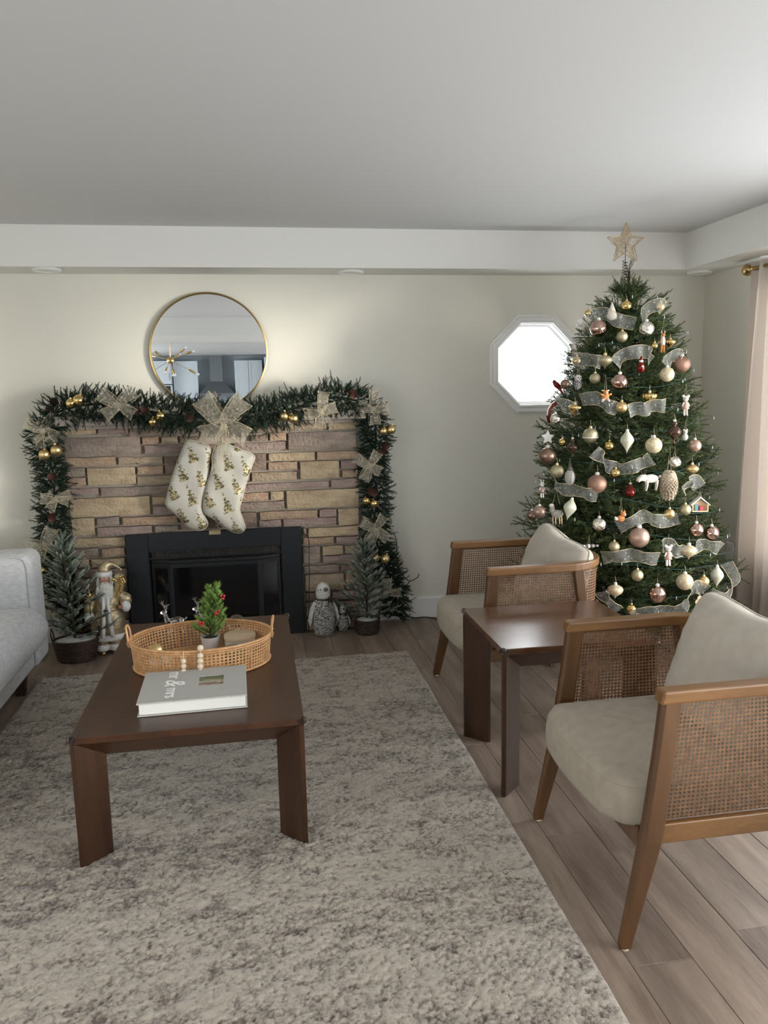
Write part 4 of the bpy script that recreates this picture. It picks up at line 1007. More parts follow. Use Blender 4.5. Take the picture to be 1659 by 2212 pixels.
# ------------------------------------------------------------------ star topper
sx, sz, sy = 2.043, 2.272, 4.155
star = thing('star_topper', 'gold wire filigree star on top of the Christmas tree', 'tree topper', (sx, sy, 2.10))
def star_pts(R, r_):
    return [((R if q % 2 == 0 else r_)*math.cos(PI/2+q*PI/5), (R if q % 2 == 0 else r_)*math.sin(PI/2+q*PI/5)) for q in range(10)]
o0 = star_pts(0.108, 0.046)
fr = MB()
for dy in (-0.012, 0.012): fr.tube([(x, dy, z+sz-2.10) for x, z in o0], 0.0028, 6, closed=True)
for x, z in o0[::2]: fr.tube([(x, -0.012, z+sz-2.10), (x, 0.012, z+sz-2.10)], 0.0022, 5)
for x, z in o0[1::2]: fr.tube([(x, -0.012, z+sz-2.10), (0, -0.02, sz-2.10)], 0.0016, 5)
fr.build('frame', M['star'], star, smooth=True)
fg = MB(); r5 = random.Random(3)
def in_star(x, z):
    inside = False; j = 9
    for i in range(10):
        xi, zi = o0[i]; xj, zj = o0[j]
        if (zi > z) != (zj > z) and x < (xj-xi)*(z-zi)/(zj-zi)+xi: inside = not inside
        j = i
    return inside
cnt = 0
while cnt < 150:
    x, z = r5.uniform(-.1, .1), r5.uniform(-.09, .1)
    if not in_star(x, z): continue
    rr = r5.uniform(0.004, 0.008); dy = r5.choice((-0.010, 0.010)); cnt += 1
    fg.tube([(x+rr*math.cos(a), dy, z+rr*math.sin(a)*1.2+sz-2.10) for a in np.linspace(0, 2*PI, 8)[:-1]], 0.0011, 4, closed=True)
o = fg.build('filigree', M['star'], star, smooth=True); o['kind'] = 'stuff'
coil = [(0.016*(1-0.2*i/60)*math.cos(i*0.7), 0.016*math.sin(i*0.7), -0.02+0.105*i/60) for i in range(60)]
MB().tube(coil, 0.0018, 5).tube([(0, 0, 0.06), (0, 0, sz-2.10)], 0.002, 5).build('coil', M['trunk'], star, smooth=True)
# ------------------------------------------------------------------ fireplace
YF = 4.845                                     # face of the stones
fp = thing('fireplace', 'stone faced fireplace with a black firebox and slate mantel', 'fireplace', (-0.24, 4.90, 0))
wpart(MB().box(-1.095, 0.618, YF+0.022, YB, 0, 1.335), 'mortar_bed', M['mortar'], fp)
S1 = [(370, 385, 620, 435, 'y'), (635, 385, 880, 432, 'p'), (885, 385, 1180, 450, 'd'), (370, 462, 975, 610, 'g'), (985, 455, 1120, 512, 'o'), (1140, 455, 1270, 505, 't'), (1285, 452, 1440, 505, 'd'),
      (1005, 520, 1310, 585, 'p'), (1325, 520, 1600, 590, 'd'), (385, 620, 778, 685, 'o'), (795, 615, 1150, 675, 't'), (1162, 612, 1285, 750, 'd'), (1300, 610, 1560, 675, 't'), (390, 705, 530, 770, 'g'), (550, 700, 935, 835, 'y'),
      (950, 690, 1155, 752, 'o'), (945, 765, 1290, 832, 't'), (1300, 690, 1620, 755, 'g'), (1305, 770, 1620, 832, 'o'), (390, 782, 540, 850, 'o'), (410, 868, 640, 925, 'p'), (655, 852, 1215, 920, 'g'), (1230, 848, 1600, 912, 'p'),
      (412, 938, 1050, 1085, 'y'), (1065, 930, 1330, 988, 'y'), (1070, 1003, 1330, 1070, 'p'), (1345, 928, 1600, 1065, 'g'), (425, 1105, 608, 1240, 'y'), (628, 1097, 805, 1158, 'g'), (830, 1090, 1270, 1148, 'o'), (1290, 1085, 1600, 1190, 'd'),
      (630, 1172, 1065, 1240, 'p'), (1088, 1165, 1275, 1212, 'g'), (435, 1262, 850, 1328, 'y'), (435, 1347, 640, 1408, 'g'), (665, 1342, 850, 1405, 'o'), (440, 1430, 565, 1490, 'y'), (585, 1425, 850, 1487, 'y'),
      (450, 1508, 640, 1570, 'd'), (658, 1505, 870, 1575, 'g'), (455, 1590, 700, 1690, 't'), (715, 1590, 870, 1690, 'p'), (460, 1708, 640, 1770, 'o'), (655, 1708, 880, 1770, 'y'), (465, 1790, 740, 1900, 'g'), (755, 1790, 885, 1900, 'd'), (470, 1918, 600, 2010, 't'), (615, 1918, 890, 2010, 'p')]
S2 = [(845, 330, 1060, 395, 'y'), (500, 345, 830, 400, 't'), (100, 360, 485, 425, 'd'), (230, 440, 365, 490, 'd'), (378, 425, 510, 485, 'o'), (525, 418, 1065, 555, 'g'), (95, 500, 505, 560, 'p'),
      (215, 590, 352, 725, 'd'), (20, 600, 200, 730, 'g'), (370, 580, 738, 645, 'y'), (752, 570, 1073, 632, 'o'), (365, 655, 600, 718, 'o'), (620, 650, 930, 785, 'y'), (943, 645, 1075, 703, 'p'), (955, 720, 1078, 778, 'o'),
      (235, 738, 595, 805, 't'), (20, 745, 220, 810, 'd'), (20, 822, 850, 872, 'p'), (865, 790, 1080, 855, 'p'), (20, 905, 370, 965, 'o'), (385, 890, 490, 957, 'y'), (512, 875, 1085, 1015, 'y'), (20, 975, 497, 1035, 'g'),
      (20, 1060, 275, 1170, 'd'), (300, 1045, 760, 1108, 'o'), (772, 1030, 910, 1090, 'p'), (922, 1025, 1085, 1155, 'y'), (295, 1120, 470, 1170, 'p'), (487, 1103, 908, 1165, 'p'),
      (640, 1183, 670, 1240, 't'), (685, 1172, 1083, 1240, 'y'), (642, 1257, 890, 1310, 'o'), (905, 1248, 1085, 1303, 'p'), (645, 1328, 780, 1460, 'g'), (797, 1322, 960, 1390, 'y'), (975, 1320, 1088, 1376, 't'), (800, 1398, 1085, 1455, 'p'),
      (650, 1478, 930, 1535, 'g'), (945, 1470, 1088, 1525, 'd'), (660, 1548, 970, 1675, 't'), (985, 1540, 1090, 1660, 'y'), (665, 1692, 860, 1755, 'd'), (875, 1680, 1090, 1745, 'p'), (665, 1772, 760, 1880, 'g'), (775, 1765, 1090, 1870, 'd'), (670, 1895, 900, 1990, 't'), (915, 1885, 1090, 1975, 'g')]
K_ = 440/1622
def stone(l, t, r, b, col, ox, oy, lift):
    l, r = ox+l*K_, ox+r*K_; t, b = oy+t*K_, oy+b*K_; xc, yc = (l+r)/2, (t+b)/2
    x0 = on_y(l, yc, YF)[0]; x1 = on_y(r, yc, YF)[0]; z1 = on_y(xc, t, YF)[2]; z0 = max(0.004, on_y(xc, b, YF)[2])
    if z1-z0 < 0.012: return
    cx, cz = (x0+x1)/2, (z0+z1)/2; w, h = (x1-x0)/2, (z1-z0)/2
    nx = 5 if w > 0.09 else 3; nz = 3; d = 0.036+lift
    V = []; Fc = []
    for i in range(nx+1):
        for j in range(nz+1):
            u, v = i/nx*2-1, j/nz*2-1
            eu = 1-0.012/max(w, .02) if abs(u) == 1 else abs(u); e = (i in (0, nx)) or (j in (0, nz))
            xx = u*w*(1-0.0) ; zz = v*h
            if e: xx -= 0.003*rnd.random()*(1 if u > 0 else -1)*(abs(u) == 1); zz += rnd.uniform(-.0028, .0028)*(abs(v) == 1)
            yy = -d+(0.009 if e else 0.0)-rnd.uniform(0, 0.006)
            V.append((xx, yy, zz))
    n = len(V); idx = lambda i, j: i*(nz+1)+j
    for i in range(nx):
        for j in range(nz): Fc.append((idx(i, j), idx(i+1, j), idx(i+1, j+1), idx(i, j+1)))
    ring = [idx(i, 0) for i in range(nx)]+[idx(nx, j) for j in range(nz)]+[idx(i, nz) for i in range(nx, 0, -1)]+[idx(0, j) for j in range(nz, 0, -1)]
    for q in ring: V.append((V[q][0], 0.004, V[q][2]))
    m = len(ring)
    for k in range(m): Fc.append((ring[k], n+k, n+(k+1) % m, ring[(k+1) % m]))
    mb = MB().add(V, Fc)
    o = mb.build('stone', ST[col], fp, smooth=50, loc=(cx+0.24, YF+0.022-4.90, cz)); return o
for q in S1: stone(*q, 40, 820, rnd.uniform(-.006, .010))
for q in S2: stone(*q, 480, 820, rnd.uniform(-.006, .010))
ml = MB().bbox(-1.118, 0.668, 4.705, YB, 1.343, 1.398, 0.004); wpart(ml, 'mantel_shelf', M['mantel'], fp)
wpart(MB().bbox(-1.10, 0.625, 4.80, YB, 1.318, 1.343, 0.003), 'mantel_bed', M['mantel'], fp)
# black surround, hood and bay doors
PL, PR, PT = -0.795, 0.258, 0.684; OL, OR, OT = -0.665, 0.130, 0.575; y0, y1 = 4.798, 4.815
sp = MB().bbox(PL, OL, y0, y1, 0.0, PT, 0.003).bbox(OR, PR, y0, y1, 0.0, PT, 0.003).bbox(OL, OR, y0, y1, OT, PT, 0.002).bbox(OL, OR, y0, y1, 0.0, 0.045, 0.002)
wpart(sp, 'surround_panel', M['black_panel'], fp)
wpart(MB().box(OL, OR, 4.868, 4.875, 0.0, OT).box(OL, OL+.004, y1, 4.868, 0, OT).box(OR-.004, OR, y1, 4.868, 0, OT), 'firebox', M['black_in'], fp)
gr = MB()
for i in range(74):
    x = OL+0.02+(OR-OL-0.04)*i/73; gr.box(x-0.0022, x+0.0022, 4.799, 4.806, 0.532, 0.569)
gr.box(OL, OR, 4.800, 4.806, 0.524, 0.532).box(OL, OR, 4.800, 4.806, 0.569, OT)
o = wpart(gr, 'vent_grille', M['black'], fp); o['kind'] = 'stuff'
by = 4.752; bx = [(OL+0.012, 4.806), (OL+0.125, by), (OR-0.135, by), (OR-0.012, 4.806)]
def bay(poly, z0, z1, ins=0.0):
    p = [(x, y+ins) for x, y in poly]+[(poly[-1][0], 4.86), (poly[0][0], 4.86)]
    m = MB(); m.prism(p, 2, z0, z1); return m
wpart(bay(bx, 0.500, 0.520), 'bay_top', M['black'], fp, bevel=0.002)
wpart(bay([(x, y-0.012) for x, y in bx], 0.490, 0.500), 'bay_lip', M['black_panel'], fp)
wpart(bay(bx, 0.030, 0.055), 'bay_base', M['black'], fp)
for (xa, ya), (xb, yb_) in zip(bx[:-1], bx[1:]):
    d = np.array([xb-xa, yb_-ya]); L = np.linalg.norm(d); d /= L; nn = np.array([d[1], -d[0]])
    q = lambda s, t: (xa+d[0]*s+nn[0]*t, ya+d[1]*s+nn[1]*t)
    fr_ = MB()
    for (s0, s1, z0, z1) in ((0, 0.016, 0.055, 0.49), (L-0.016, L, 0.055, 0.49), (0.016, L-0.016, 0.055, 0.072), (0.016, L-0.016, 0.474, 0.49)):
        fr_.prism([q(s0, 0), q(s1, 0), q(s1, -0.008), q(s0, -0.008)], 2, z0, z1)
    f_ = wpart(fr_, 'door', M['black_panel'], fp)
    gl = MB(); gl.prism([q(0.016, -0.003), q(L-0.016, -0.003), q(L-0.016, -0.005), q(0.016, -0.005)], 2, 0.072, 0.474)
    off = np.array(fp.location); gl.v = [a-off for a in gl.v]; gl.build('pane', M['fireglass'], f_)
wpart(MB().bbox(-0.302, -0.232, 4.792, 4.799, 0.661, 0.688, 0.001), 'nameplate', M['tagm'], fp)
# black cord running down beside the firebox
cb = [(0.258, 4.80, 0.640), (0.285, 4.79, 0.630), (0.302, 4.79, 0.59), (0.300, 4.79, 0.45), (0.292, 4.79, 0.25), (0.283, 4.79, 0.08), (0.282, 4.785, 0.004)]
tag(MB().tube(catmull(cb, 8), 0.0028, 6).build('power_cord', M['cable'], smooth=True), 'thin black cord hanging down the stones right of the firebox', 'cord')
cb = [on_z(862, 1345, 0.05), on_y(888, 1322, 4.93), on_z(915, 1333, 0.004), on_z(935, 1335, 0.004), on_z(985, 1345, 0.004), on_z(1010, 1350, 0.004)]
cb[0] = (0.90, 4.90, 0.10); cb[1] = (0.95, 4.88, 0.03)
tag(MB().tube(catmull(cb, 8), 0.0035, 6).build('extension_cord', M['cable'], smooth=True), 'black extension cord on the floor between garland and far chair', 'cord')

# ------------------------------------------------------------------ garland
GP = [(-1.05, 4.86, 0.06), (-1.13, 4.86, 0.20), (-1.18, 4.84, 0.40), (-1.21, 4.85, 0.60), (-1.20, 4.84, 0.85), (-1.18, 4.84, 1.05), (-1.22, 4.82, 1.22), (-1.16, 4.78, 1.38), (-1.02, 4.74, 1.45), (-0.80, 4.72, 1.46), (-0.58, 4.69, 1.415), (-0.40, 4.675, 1.385), (-0.20, 4.67, 1.37), (0.02, 4.67, 1.375), (0.22, 4.68, 1.41), (0.38, 4.70, 1.46), (0.56, 4.73, 1.465), (0.70, 4.77, 1.39), (0.745, 4.82, 1.22), (0.72, 4.84, 1.02), (0.75, 4.84, 0.85), (0.72, 4.84, 0.66), (0.76, 4.85, 0.48), (0.82, 4.85, 0.32), (0.86, 4.86, 0.16), (0.84, 4.86, 0.05)]
gar = thing('garland', 'dark green fir garland draped over the mantel and down both sides', 'garland', (-0.24, 4.80, 0))
gc = catmull(GP, 10)
goff = np.array(gar.location)
MB().tube([p-goff for p in gc], 0.006, 5).build('core', M['dark_wire'], gar, smooth=True)
P = []; D = []; Ls = []
cum = [0]
for a, b in zip(gc[:-1], gc[1:]): cum.append(cum[-1]+np.linalg.norm(b-a))
tot = cum[-1]; NG = 4600
for i in range(NG):
    s = tot*(i+rnd.random())/NG; k = max(j for j in range(len(cum)) if cum[j] <= s); k = min(k, len(gc)-2)
    f = (s-cum[k])/(cum[k+1]-cum[k]); p = gc[k]+(gc[k+1]-gc[k])*f; d = gc[k+1]-gc[k]; d /= np.linalg.norm(d)
    rad = np.array([rnd.gauss(0, 1), rnd.gauss(-0.15, 0.55), rnd.gauss(0, 1)]); rad -= d*np.dot(rad, d); rad /= np.linalg.norm(rad)
    onm = 1.34 < p[2] and -1.15 < p[0] < 0.66
    if onm and rad[2] < -0.3 and rad[1] > -0.05: rad[1] = -abs(rad[1])-0.3; rad /= np.linalg.norm(rad)
    v = rad*1.0+d*rnd.uniform(-0.7, 1.0)
    L = rnd.uniform(0.040, 0.075)*(1.35 if rnd.random() < 0.08 else 1)
    q = p+rad*rnd.uniform(0.0, 0.070)*(1.15 if onm else 1)
    e = q+v/np.linalg.norm(v)*L
    if e[1] > YB-0.02 or (e[1] > YF-0.02 and -1.1 < e[0] < 0.62 and e[2] < 1.33): v[1] = -abs(v[1])-0.2
    P.append(q-goff); D.append(v); Ls.append(L)
V, Fc, A = foliage(P, D, Ls, 58, 0.0125, 0.0012, 54, spread=14, tipc=0.5)
o = link('foliage', mesh_np('foliage', V, Fc, False, A), M['needle_g'], gar); o['kind'] = 'stuff'
w = [p-goff+np.array([0.035*math.sin(i*0.8), -0.045-0.012*math.sin(i*1.9), 0.035*math.cos(i*0.8)]) for i, p in enumerate(gc)]
MB().tube(w, 0.0014, 4).build('light_wire', M['dark_wire'], gar, smooth=True)
w = [np.array(p)-goff for p in [(0.84, 4.80, 0.62), (0.86, 4.80, 0.55), (0.858, 4.80, 0.45), (0.87, 4.79, 0.38), (0.93, 4.79, 0.30), (0.99, 4.80, 0.315), (1.0, 4.80, 0.34)]]
MB().tube(catmull(w, 6), 0.0028, 5).build('light_wire', M['cable'], gar, smooth=True)
w = [np.array(p)-goff for p in [(0.86, 4.82, 0.30), (0.87, 4.80, 0.20), (0.885, 4.82, 0.12), (0.90, 4.88, 0.10)]]
MB().tube(catmull(w, 6), 0.0028, 5).build('light_wire', M['cable'], gar, smooth=True)

def pine_cone(px, py, Y, r, i):
    p = on_y(px, py, Y); o = MB()
    for a in range(7):
        z = (-1+a*0.30)*r; rr = r*(0.55+0.35*math.sin(PI*(a+1)/8)); n = 7
        for b in range(n):
            an = 2*PI*(b+0.5*(a % 2))/n; c, s_ = math.cos(an), math.sin(an); ww = 0.20*r
            pt = lambda q, t, zz: (q*c-t*s_, q*s_+t*c, zz)
            o.add([pt(rr*.3, -ww*.6, z), pt(rr*.3, ww*.6, z), pt(rr, ww, z+.32*r), pt(rr, -ww, z+.32*r), pt(rr*1.05, 0, z+.18*r)], [(0, 1, 2, 3), (3, 2, 4), (0, 3, 4), (1, 4, 2), (0, 4, 1)])
    o.lathe([(0.2*r, -1.1*r), (0.45*r, -0.3*r), (0.3*r, 0.7*r), (0.02*r, 1.1*r)], 8)
    t = o.build('pine_cone', M['cone'], gar, loc=tuple(np.array(p)-goff), rot=(rnd.uniform(1.2, 2.2), rnd.uniform(-1, 1), 0)); return t
for i, (x, y) in enumerate([(117, 868), (108, 885), (293, 887), (314, 888), (410, 902), (113, 1030), (112, 1118), (762, 850), (828, 975), (808, 1065), (800, 1060), (832, 962)]):
    Y = 4.64 if (y < 915 and 130 < x < 790) else 4.76
    pine_cone(x, y, Y, 0.026, i)

def gold_ball(px, py, Y, rp, mat, label, group='gold baubles on the garland'):
    p = on_y(px, py, Y); r = rp*Y/F_PX*1.03
    t = thing('bauble', label, 'ornament', p, (0, rnd.uniform(-.5, .5), rnd.uniform(-1, 1)), group)
    MB().lathe(p_ball(r), 28).build('body', M[mat], t, smooth=True)
    MB().lathe([(r*.22, r-0.002), (r*.22, r+r*.22), (r*.1, r+r*.25)], 10).build('cap', M['gold_matte'], t, smooth=40)
    return t
GB = [(152.5, 871, 9, 'gold', 'shiny gold bauble, left one of the pair above the mantel left end'), (170, 864.5, 11, 'gold', 'shiny gold bauble, right one of the pair above the mantel left end'),
      (330, 911, 9.2, 'gold', 'shiny gold bauble, lower one of the pair right of the mantel bow'), (347, 898, 10.5, 'gold', 'shiny gold bauble, upper one of the pair left of the stocking bow'),
      (96, 982, 11, 'gold_matte', 'satin gold bauble, lower one of the pair on the left side of the garland'), (121.5, 972.5, 11.5, 'gold_matte', 'satin gold bauble, upper one of the pair on the left side of the garland'),
      (90, 1232, 9.5, 'gold', 'single shiny gold bauble low on the left garland by the sofa'),
      (613.5, 899, 10, 'gold_matte', 'satin gold bauble, left one of the pair right of the stocking bow'), (634, 904, 10.5, 'gold_matte', 'satin gold bauble, right one of the pair on the mantel'),
      (828, 931, 9, 'gold_matte', 'satin gold bauble, left one of the pair at the upper right corner'), (845.5, 928, 10, 'gold_matte', 'satin gold bauble, right one of the pair at the upper right corner'),
      (791.5, 1082, 8.5, 'gold', 'shiny gold bauble, left one of the pair halfway down the right garland'), (808.5, 1088, 9, 'gold', 'shiny gold bauble, right one of the pair halfway down the right garland'),
      (812, 1206, 8.5, 'gold_matte', 'gold bauble, left one of the pair above the right frosted tree'), (832, 1207, 10, 'gold_matte', 'gold bauble, right one of the pair above the right frosted tree')]
for (x, y, r, m_, lab) in GB: gold_ball(x, y, 4.63 if (y < 920 and 130 < x < 800) else 4.735, r, m_, lab)

def bow(px, py, Y, s, label, rot=0.0, shape=None, tails=True, group='organza bows on the garland', mat='organza'):
    """s = size in metres; shape = loop angles/lengths"""
    p = np.array(on_y(px, py, Y)); t = thing('organza_bow', label, 'bow', tuple(p), group=group)
    shape = shape or [(145, 1.0), (40, 1.0), (215, 0.85), (-35, 0.85)]
    for k, (ang, ln) in enumerate(shape):
        a = math.radians(ang)+rot; L = s*ln; d = np.array([math.cos(a), 0, math.sin(a)]); n = np.array([-math.sin(a), 0, math.cos(a)])
        pts = []
        for q in range(11):
            f = q/10; ph = f*2*PI
            pts.append(p+d*L*(0.5-0.5*math.cos(ph))+np.array([0, -1, 0])*(0.20*L*math.sin(ph)+0.03*L)+n*0.05*L*math.sin(ph))
        strip(pts, s*0.62, lambda tt, pp, n=n: n+np.array([0, -0.25, 0.0]), M[mat], 'loop', t, wave=0.003, seed=k+int(px), wf=lambda f: 0.16+0.84*math.sin(PI*f)**0.7, wire=0.0010)
    if tails:
        for k, (ang, ln) in enumerate(((250, 1.0), (292, 0.9))):
            a = math.radians(ang)+rot; d = np.array([math.cos(a), 0, math.sin(a)])
            pts = [p+d*s*ln*f+np.array([0.004*math.sin(f*9), -0.012-0.02*math.sin(f*3), 0]) for f in (0, .25, .5, .75, 1.0)]
            strip(pts, s*0.42, (1, -0.3, 0), M[mat], 'tail', t, wave=0.003, seed=k+3, wf=lambda f: 0.3+0.7*min(1, f*2.5), wire=0.0010)
    MB().ball((0, -0.012, 0), s*0.11, 10, 8, (1, 0.8, 1.1)).build('knot', M['organza'], t, smooth=True)
    return t
bow(94, 929, 4.745, 0.105, 'gold organza bow at the upper left corner of the garland', 0.1)
bow(256, 875, 4.61, 0.115, 'gold organza bow on the mantel left of the mirror', 0.0, tails=False)
bow(121, 1078, 4.745, 0.090, 'gold organza bow halfway down the left garland', 0.1, [(170, .95), (10, .95), (230, .8), (-20, .8)], tails=False)
bow(96, 1178, 4.74, 0.110, 'gold organza bow low on the left garland above the sofa', 0.3, [(165, 1.1), (45, 1.0), (225, .8), (-50, .9)], tails=False)
bow(694, 890, 4.61, 0.105, 'gold organza bow on the mantel right of the gold pair', 0.1, [(75, 1.1), (180, .95), (10, .9)])
bow(806, 884, 4.70, 0.105, 'gold organza bow at the upper right corner of the garland', 0.0, [(85, 1.1), (165, .9), (0, .95), (-85, .9)], tails=False)
bow(798, 1007, 4.735, 0.100, 'gold organza bow on the upper part of the right garland', 0.2, [(135, 1.0), (45, 1.0), (-40, .75), (235, .95)], tails=False)
bow(812, 1142, 4.735, 0.105, 'gold organza bow on the middle of the right garland', 0.1, [(145, 1.0), (50, .9), (-50, .95), (235, .95)], tails=False)
bow(838, 1282, 4.735, 0.095, 'gold organza bow low on the right garland behind the frosted tree', 0.3, [(160, .9), (75, 1.0), (-15, .9)], tails=False)
bow(483, 916, 4.59, 0.185, 'big gold organza bow holding the two stockings', 0.0, [(128, 1.0), (48, 0.95), (208, 0.72), (-32, 0.82)], tails=False)
bb_ = bpy.context.scene.collection.objects
big = [o for o in bb_ if o.get('label', '') == 'big gold organza bow holding the two stockings'][0]
bp0 = np.array(big.location)
for k, (dx, L) in enumerate(((-0.055, 0.27), (0.005, 0.20), (-0.02, 0.18))):
    pts = [bp0+np.array([dx*f+0.006*math.sin(7*f+k), -0.022-0.008*k-0.012*math.sin(3*f), -L*f]) for f in (0, .2, .4, .6, .8, 1.0)]
    strip(pts, 0.062, (1, -0.4, 0), M['organza'], 'tail', big, wave=0.005, seed=k+30, wf=lambda f: 0.35+0.65*min(1, f*2.5))

def build_clean(mb, name, mat, parent, **k):
    o = mb.build(name, mat, parent, smooth=True, **k)
    bm = bmesh.new(); bm.from_mesh(o.data); bmesh.ops.remove_doubles(bm, verts=bm.verts, dist=0.0004); bmesh.ops.recalc_face_normals(bm, faces=bm.faces); bm.to_mesh(o.data); bm.free(); return o
# ------------------------------------------------------------------ stockings
def stocking(outline, spine, Y, label, thick=0.028):
    pts = [np.array(on_y(x, y, Y)) for x, y in outline]; sp_ = [np.array(on_y(x, y, Y)) for x, y in spine]
    pts = catmull(pts+[pts[0]], 7)[:-1]; org = sp_[0]
    poly = [(p[0], p[2]) for p in pts]; nP = len(poly); A2 = np.array(poly)
    def dist_in(x, z):
        ins = False; j = nP-1; best = 9
        for i in range(nP):
            (xi, zi), (xj, zj) = poly[i], poly[j]
            if (zi > z) != (zj > z) and x < (xj-xi)*(z-zi)/(zj-zi)+xi: ins = not ins
            j = i
        return math.sqrt(((A2-np.array([x, z]))**2).sum(1).min()) if ins else -1
    P2 = list(poly); dd = [0.0]*nP; st_ = 0.0075
    for gx in np.arange(A2[:, 0].min(), A2[:, 0].max(), st_):
        for gz in np.arange(A2[:, 1].min(), A2[:, 1].max(), st_):
            d_ = dist_in(gx, gz)
            if d_ > 0.0030: P2.append((gx, gz)); dd.append(d_)
    from mathutils.geometry import delaunay_2d_cdt
    vv, _, ff, ov_, _, _ = delaunay_2d_cdt([Vector(p) for p in P2], [(i, (i+1) % nP) for i in range(nP)], [], 1, 1e-7)
    V = []; Fc = []; nv_ = len(vv)
    dv = [dd[o_[0]] if o_ else 0.0 for o_ in ov_]
    for side in (-1, 1):
        for p, d_ in zip(vv, dv):
            q = min(1, d_/0.045); dep = thick*math.sqrt(max(0, 1-(1-q)**2))
            V.append(np.array([p[0], Y+side*dep+(0.0028*math.sin(40*p[0]+25*p[1])+0.002*math.sin(70*p[1]-30*p[0]))*min(1, q*3), p[1]])-org)
    for f_ in ff: Fc.append(tuple(f_)); Fc.append(tuple(i+nv_ for i in f_[::-1]))
    t = thing('stocking', label, 'stocking', tuple(org), group='Christmas stockings on the fireplace')
    build_clean(MB().add(V, Fc), 'sock', M['stocking'], t)
    MB().tube([p-org for p in pts], 0.0022, 5, closed=True).build('piping', M['string'], t, smooth=True)
    return t
stocking([(402, 949), (430, 955), (455, 968), (452, 1000), (449, 1040), (441, 1075), (438, 1095), (443, 1115), (449, 1130), (444, 1141), (432, 1146), (416, 1143), (398, 1130), (378, 1110), (361, 1095), (359, 1080), (372, 1030), (388, 985)],
         [(428, 968), (418, 1010), (404, 1060), (404, 1090), (430, 1128)], 4.715, 'left white stocking with gold fir tree print')
t2 = stocking([(470, 950), (490, 958), (518, 970), (549, 984), (545, 1005), (533, 1040), (524, 1075), (518, 1100), (524, 1118), (530, 1138), (524, 1149), (510, 1151), (490, 1143), (465, 1124), (444, 1110), (439, 1095), (443, 1060), (455, 1020), (462, 985)],
         [(505, 985), (494, 1020), (482, 1070), (484, 1095), (510, 1132)], 4.700, 'right white stocking with gold fir tree print')

# ------------------------------------------------------------------ round mirror
mx, mz, mr = -0.250, 1.763, 0.350
mi = thing('round_mirror', 'round wall mirror with a thin brass frame above the mantel', 'mirror', (mx, YB-0.004, mz))
v = [(mr-0.010, 0), (mr+0.001, 0), (mr+0.001, 0.024), (mr-0.006, 0.026), (mr-0.010, 0.022), (mr-0.010, 0)]
fm = MB(); n = 96; V = []; Fc = []
for (r, d) in v:
    for k in range(n): a = 2*PI*k/n; V.append((r*math.cos(a), -d, r*math.sin(a)))
for i in range(len(v)-1):
    for k in range(n): Fc.append((i*n+k, i*n+(k+1) % n, (i+1)*n+(k+1) % n, (i+1)*n+k))
fm.add(V, Fc).build('frame', M['brass'], mi, smooth=40)
g = MB().lathe([(mr-0.009, 0.006), (mr-0.009, 0.012)], 96).xf(Matrix.Rotation(PI/2, 4, 'X')); g.build('mirror_glass', M['mirror'], mi)

# ------------------------------------------------------------------ small frosted trees in wicker baskets
def wicker(t, r0, r1, h, rows, sx=1.0, sy=1.0, handles=True, snow=True, hh=0.07):
    wv = MB(); ns = 26
    for k in range(rows):
        f = (k+0.5)/rows; r = r0+(r1-r0)*f; z = 0.006+(h-0.012)*f
        pts = []
        for i in range(ns*2):
            a = 2*PI*i/(ns*2); q = r+0.0045*(1 if (i+k) % 2 else -1); pts.append((q*math.cos(a)*sx, q*math.sin(a)*sy, z))
        wv.tube(pts, h/rows*0.52, 5, closed=True)
    o = wv.build('weave', M['wicker'], t, smooth=True); o['kind'] = 'stuff'
    MB().lathe([(0.001, 0.004), (r0*0.96, 0.004), (r1*0.95, h-0.01), (r1*0.93, h-0.012), (0.001, h-0.014)], 28, sx=sx, sy=sy).build('liner', M['wicker'], t)
    st_ = MB()
    for i in range(ns):
        a = 2*PI*i/ns; st_.tube([((r0)*math.cos(a)*sx, r0*math.sin(a)*sy, 0.002), (r1*math.cos(a)*sx, r1*math.sin(a)*sy, h)], 0.0028, 4)
    o = st_.build('stakes', M['wicker'], t); o['kind'] = 'stuff'
    MB().tube([(r1*math.cos(a)*sx, r1*math.sin(a)*sy, h) for a in np.linspace(0, 2*PI, 33)[:-1]], 0.006, 6, closed=True).build('rim', M['wicker'], t, smooth=True)
    if handles:
        for s_ in (-1, 1):
            MB().tube([(s_*r1*sx, -0.03*sy, h), (s_*(r1*sx+0.006), -0.026, h+hh*.6), (s_*(r1*sx+0.008), 0, h+hh), (s_*(r1*sx+0.006), 0.026, h+hh*.6), (s_*r1*sx, 0.03*sy, h)], 0.004, 6).build('handle', M['beadwood'] if not snow else M['wicker'], t, smooth=True)
    if snow:
        V = []; Fc = []; R = 8; S = 24
        for i in range(R):
            for k in range(S):
                a = 2*PI*k/S; q = r1*0.93*i/(R-1); V.append((q*math.cos(a)*sx, q*math.sin(a)*sy, h-0.004+0.012*(1-(i/(R-1))**2)+rnd.uniform(-.003, .003)))
        for i in range(R-1):
            for k in range(S): Fc.append((i*S+k, i*S+(k+1) % S, (i+1)*S+(k+1) % S, (i+1)*S+k))
        MB().add(V, Fc).build('snow', M['snowfluff'], t, smooth=True)
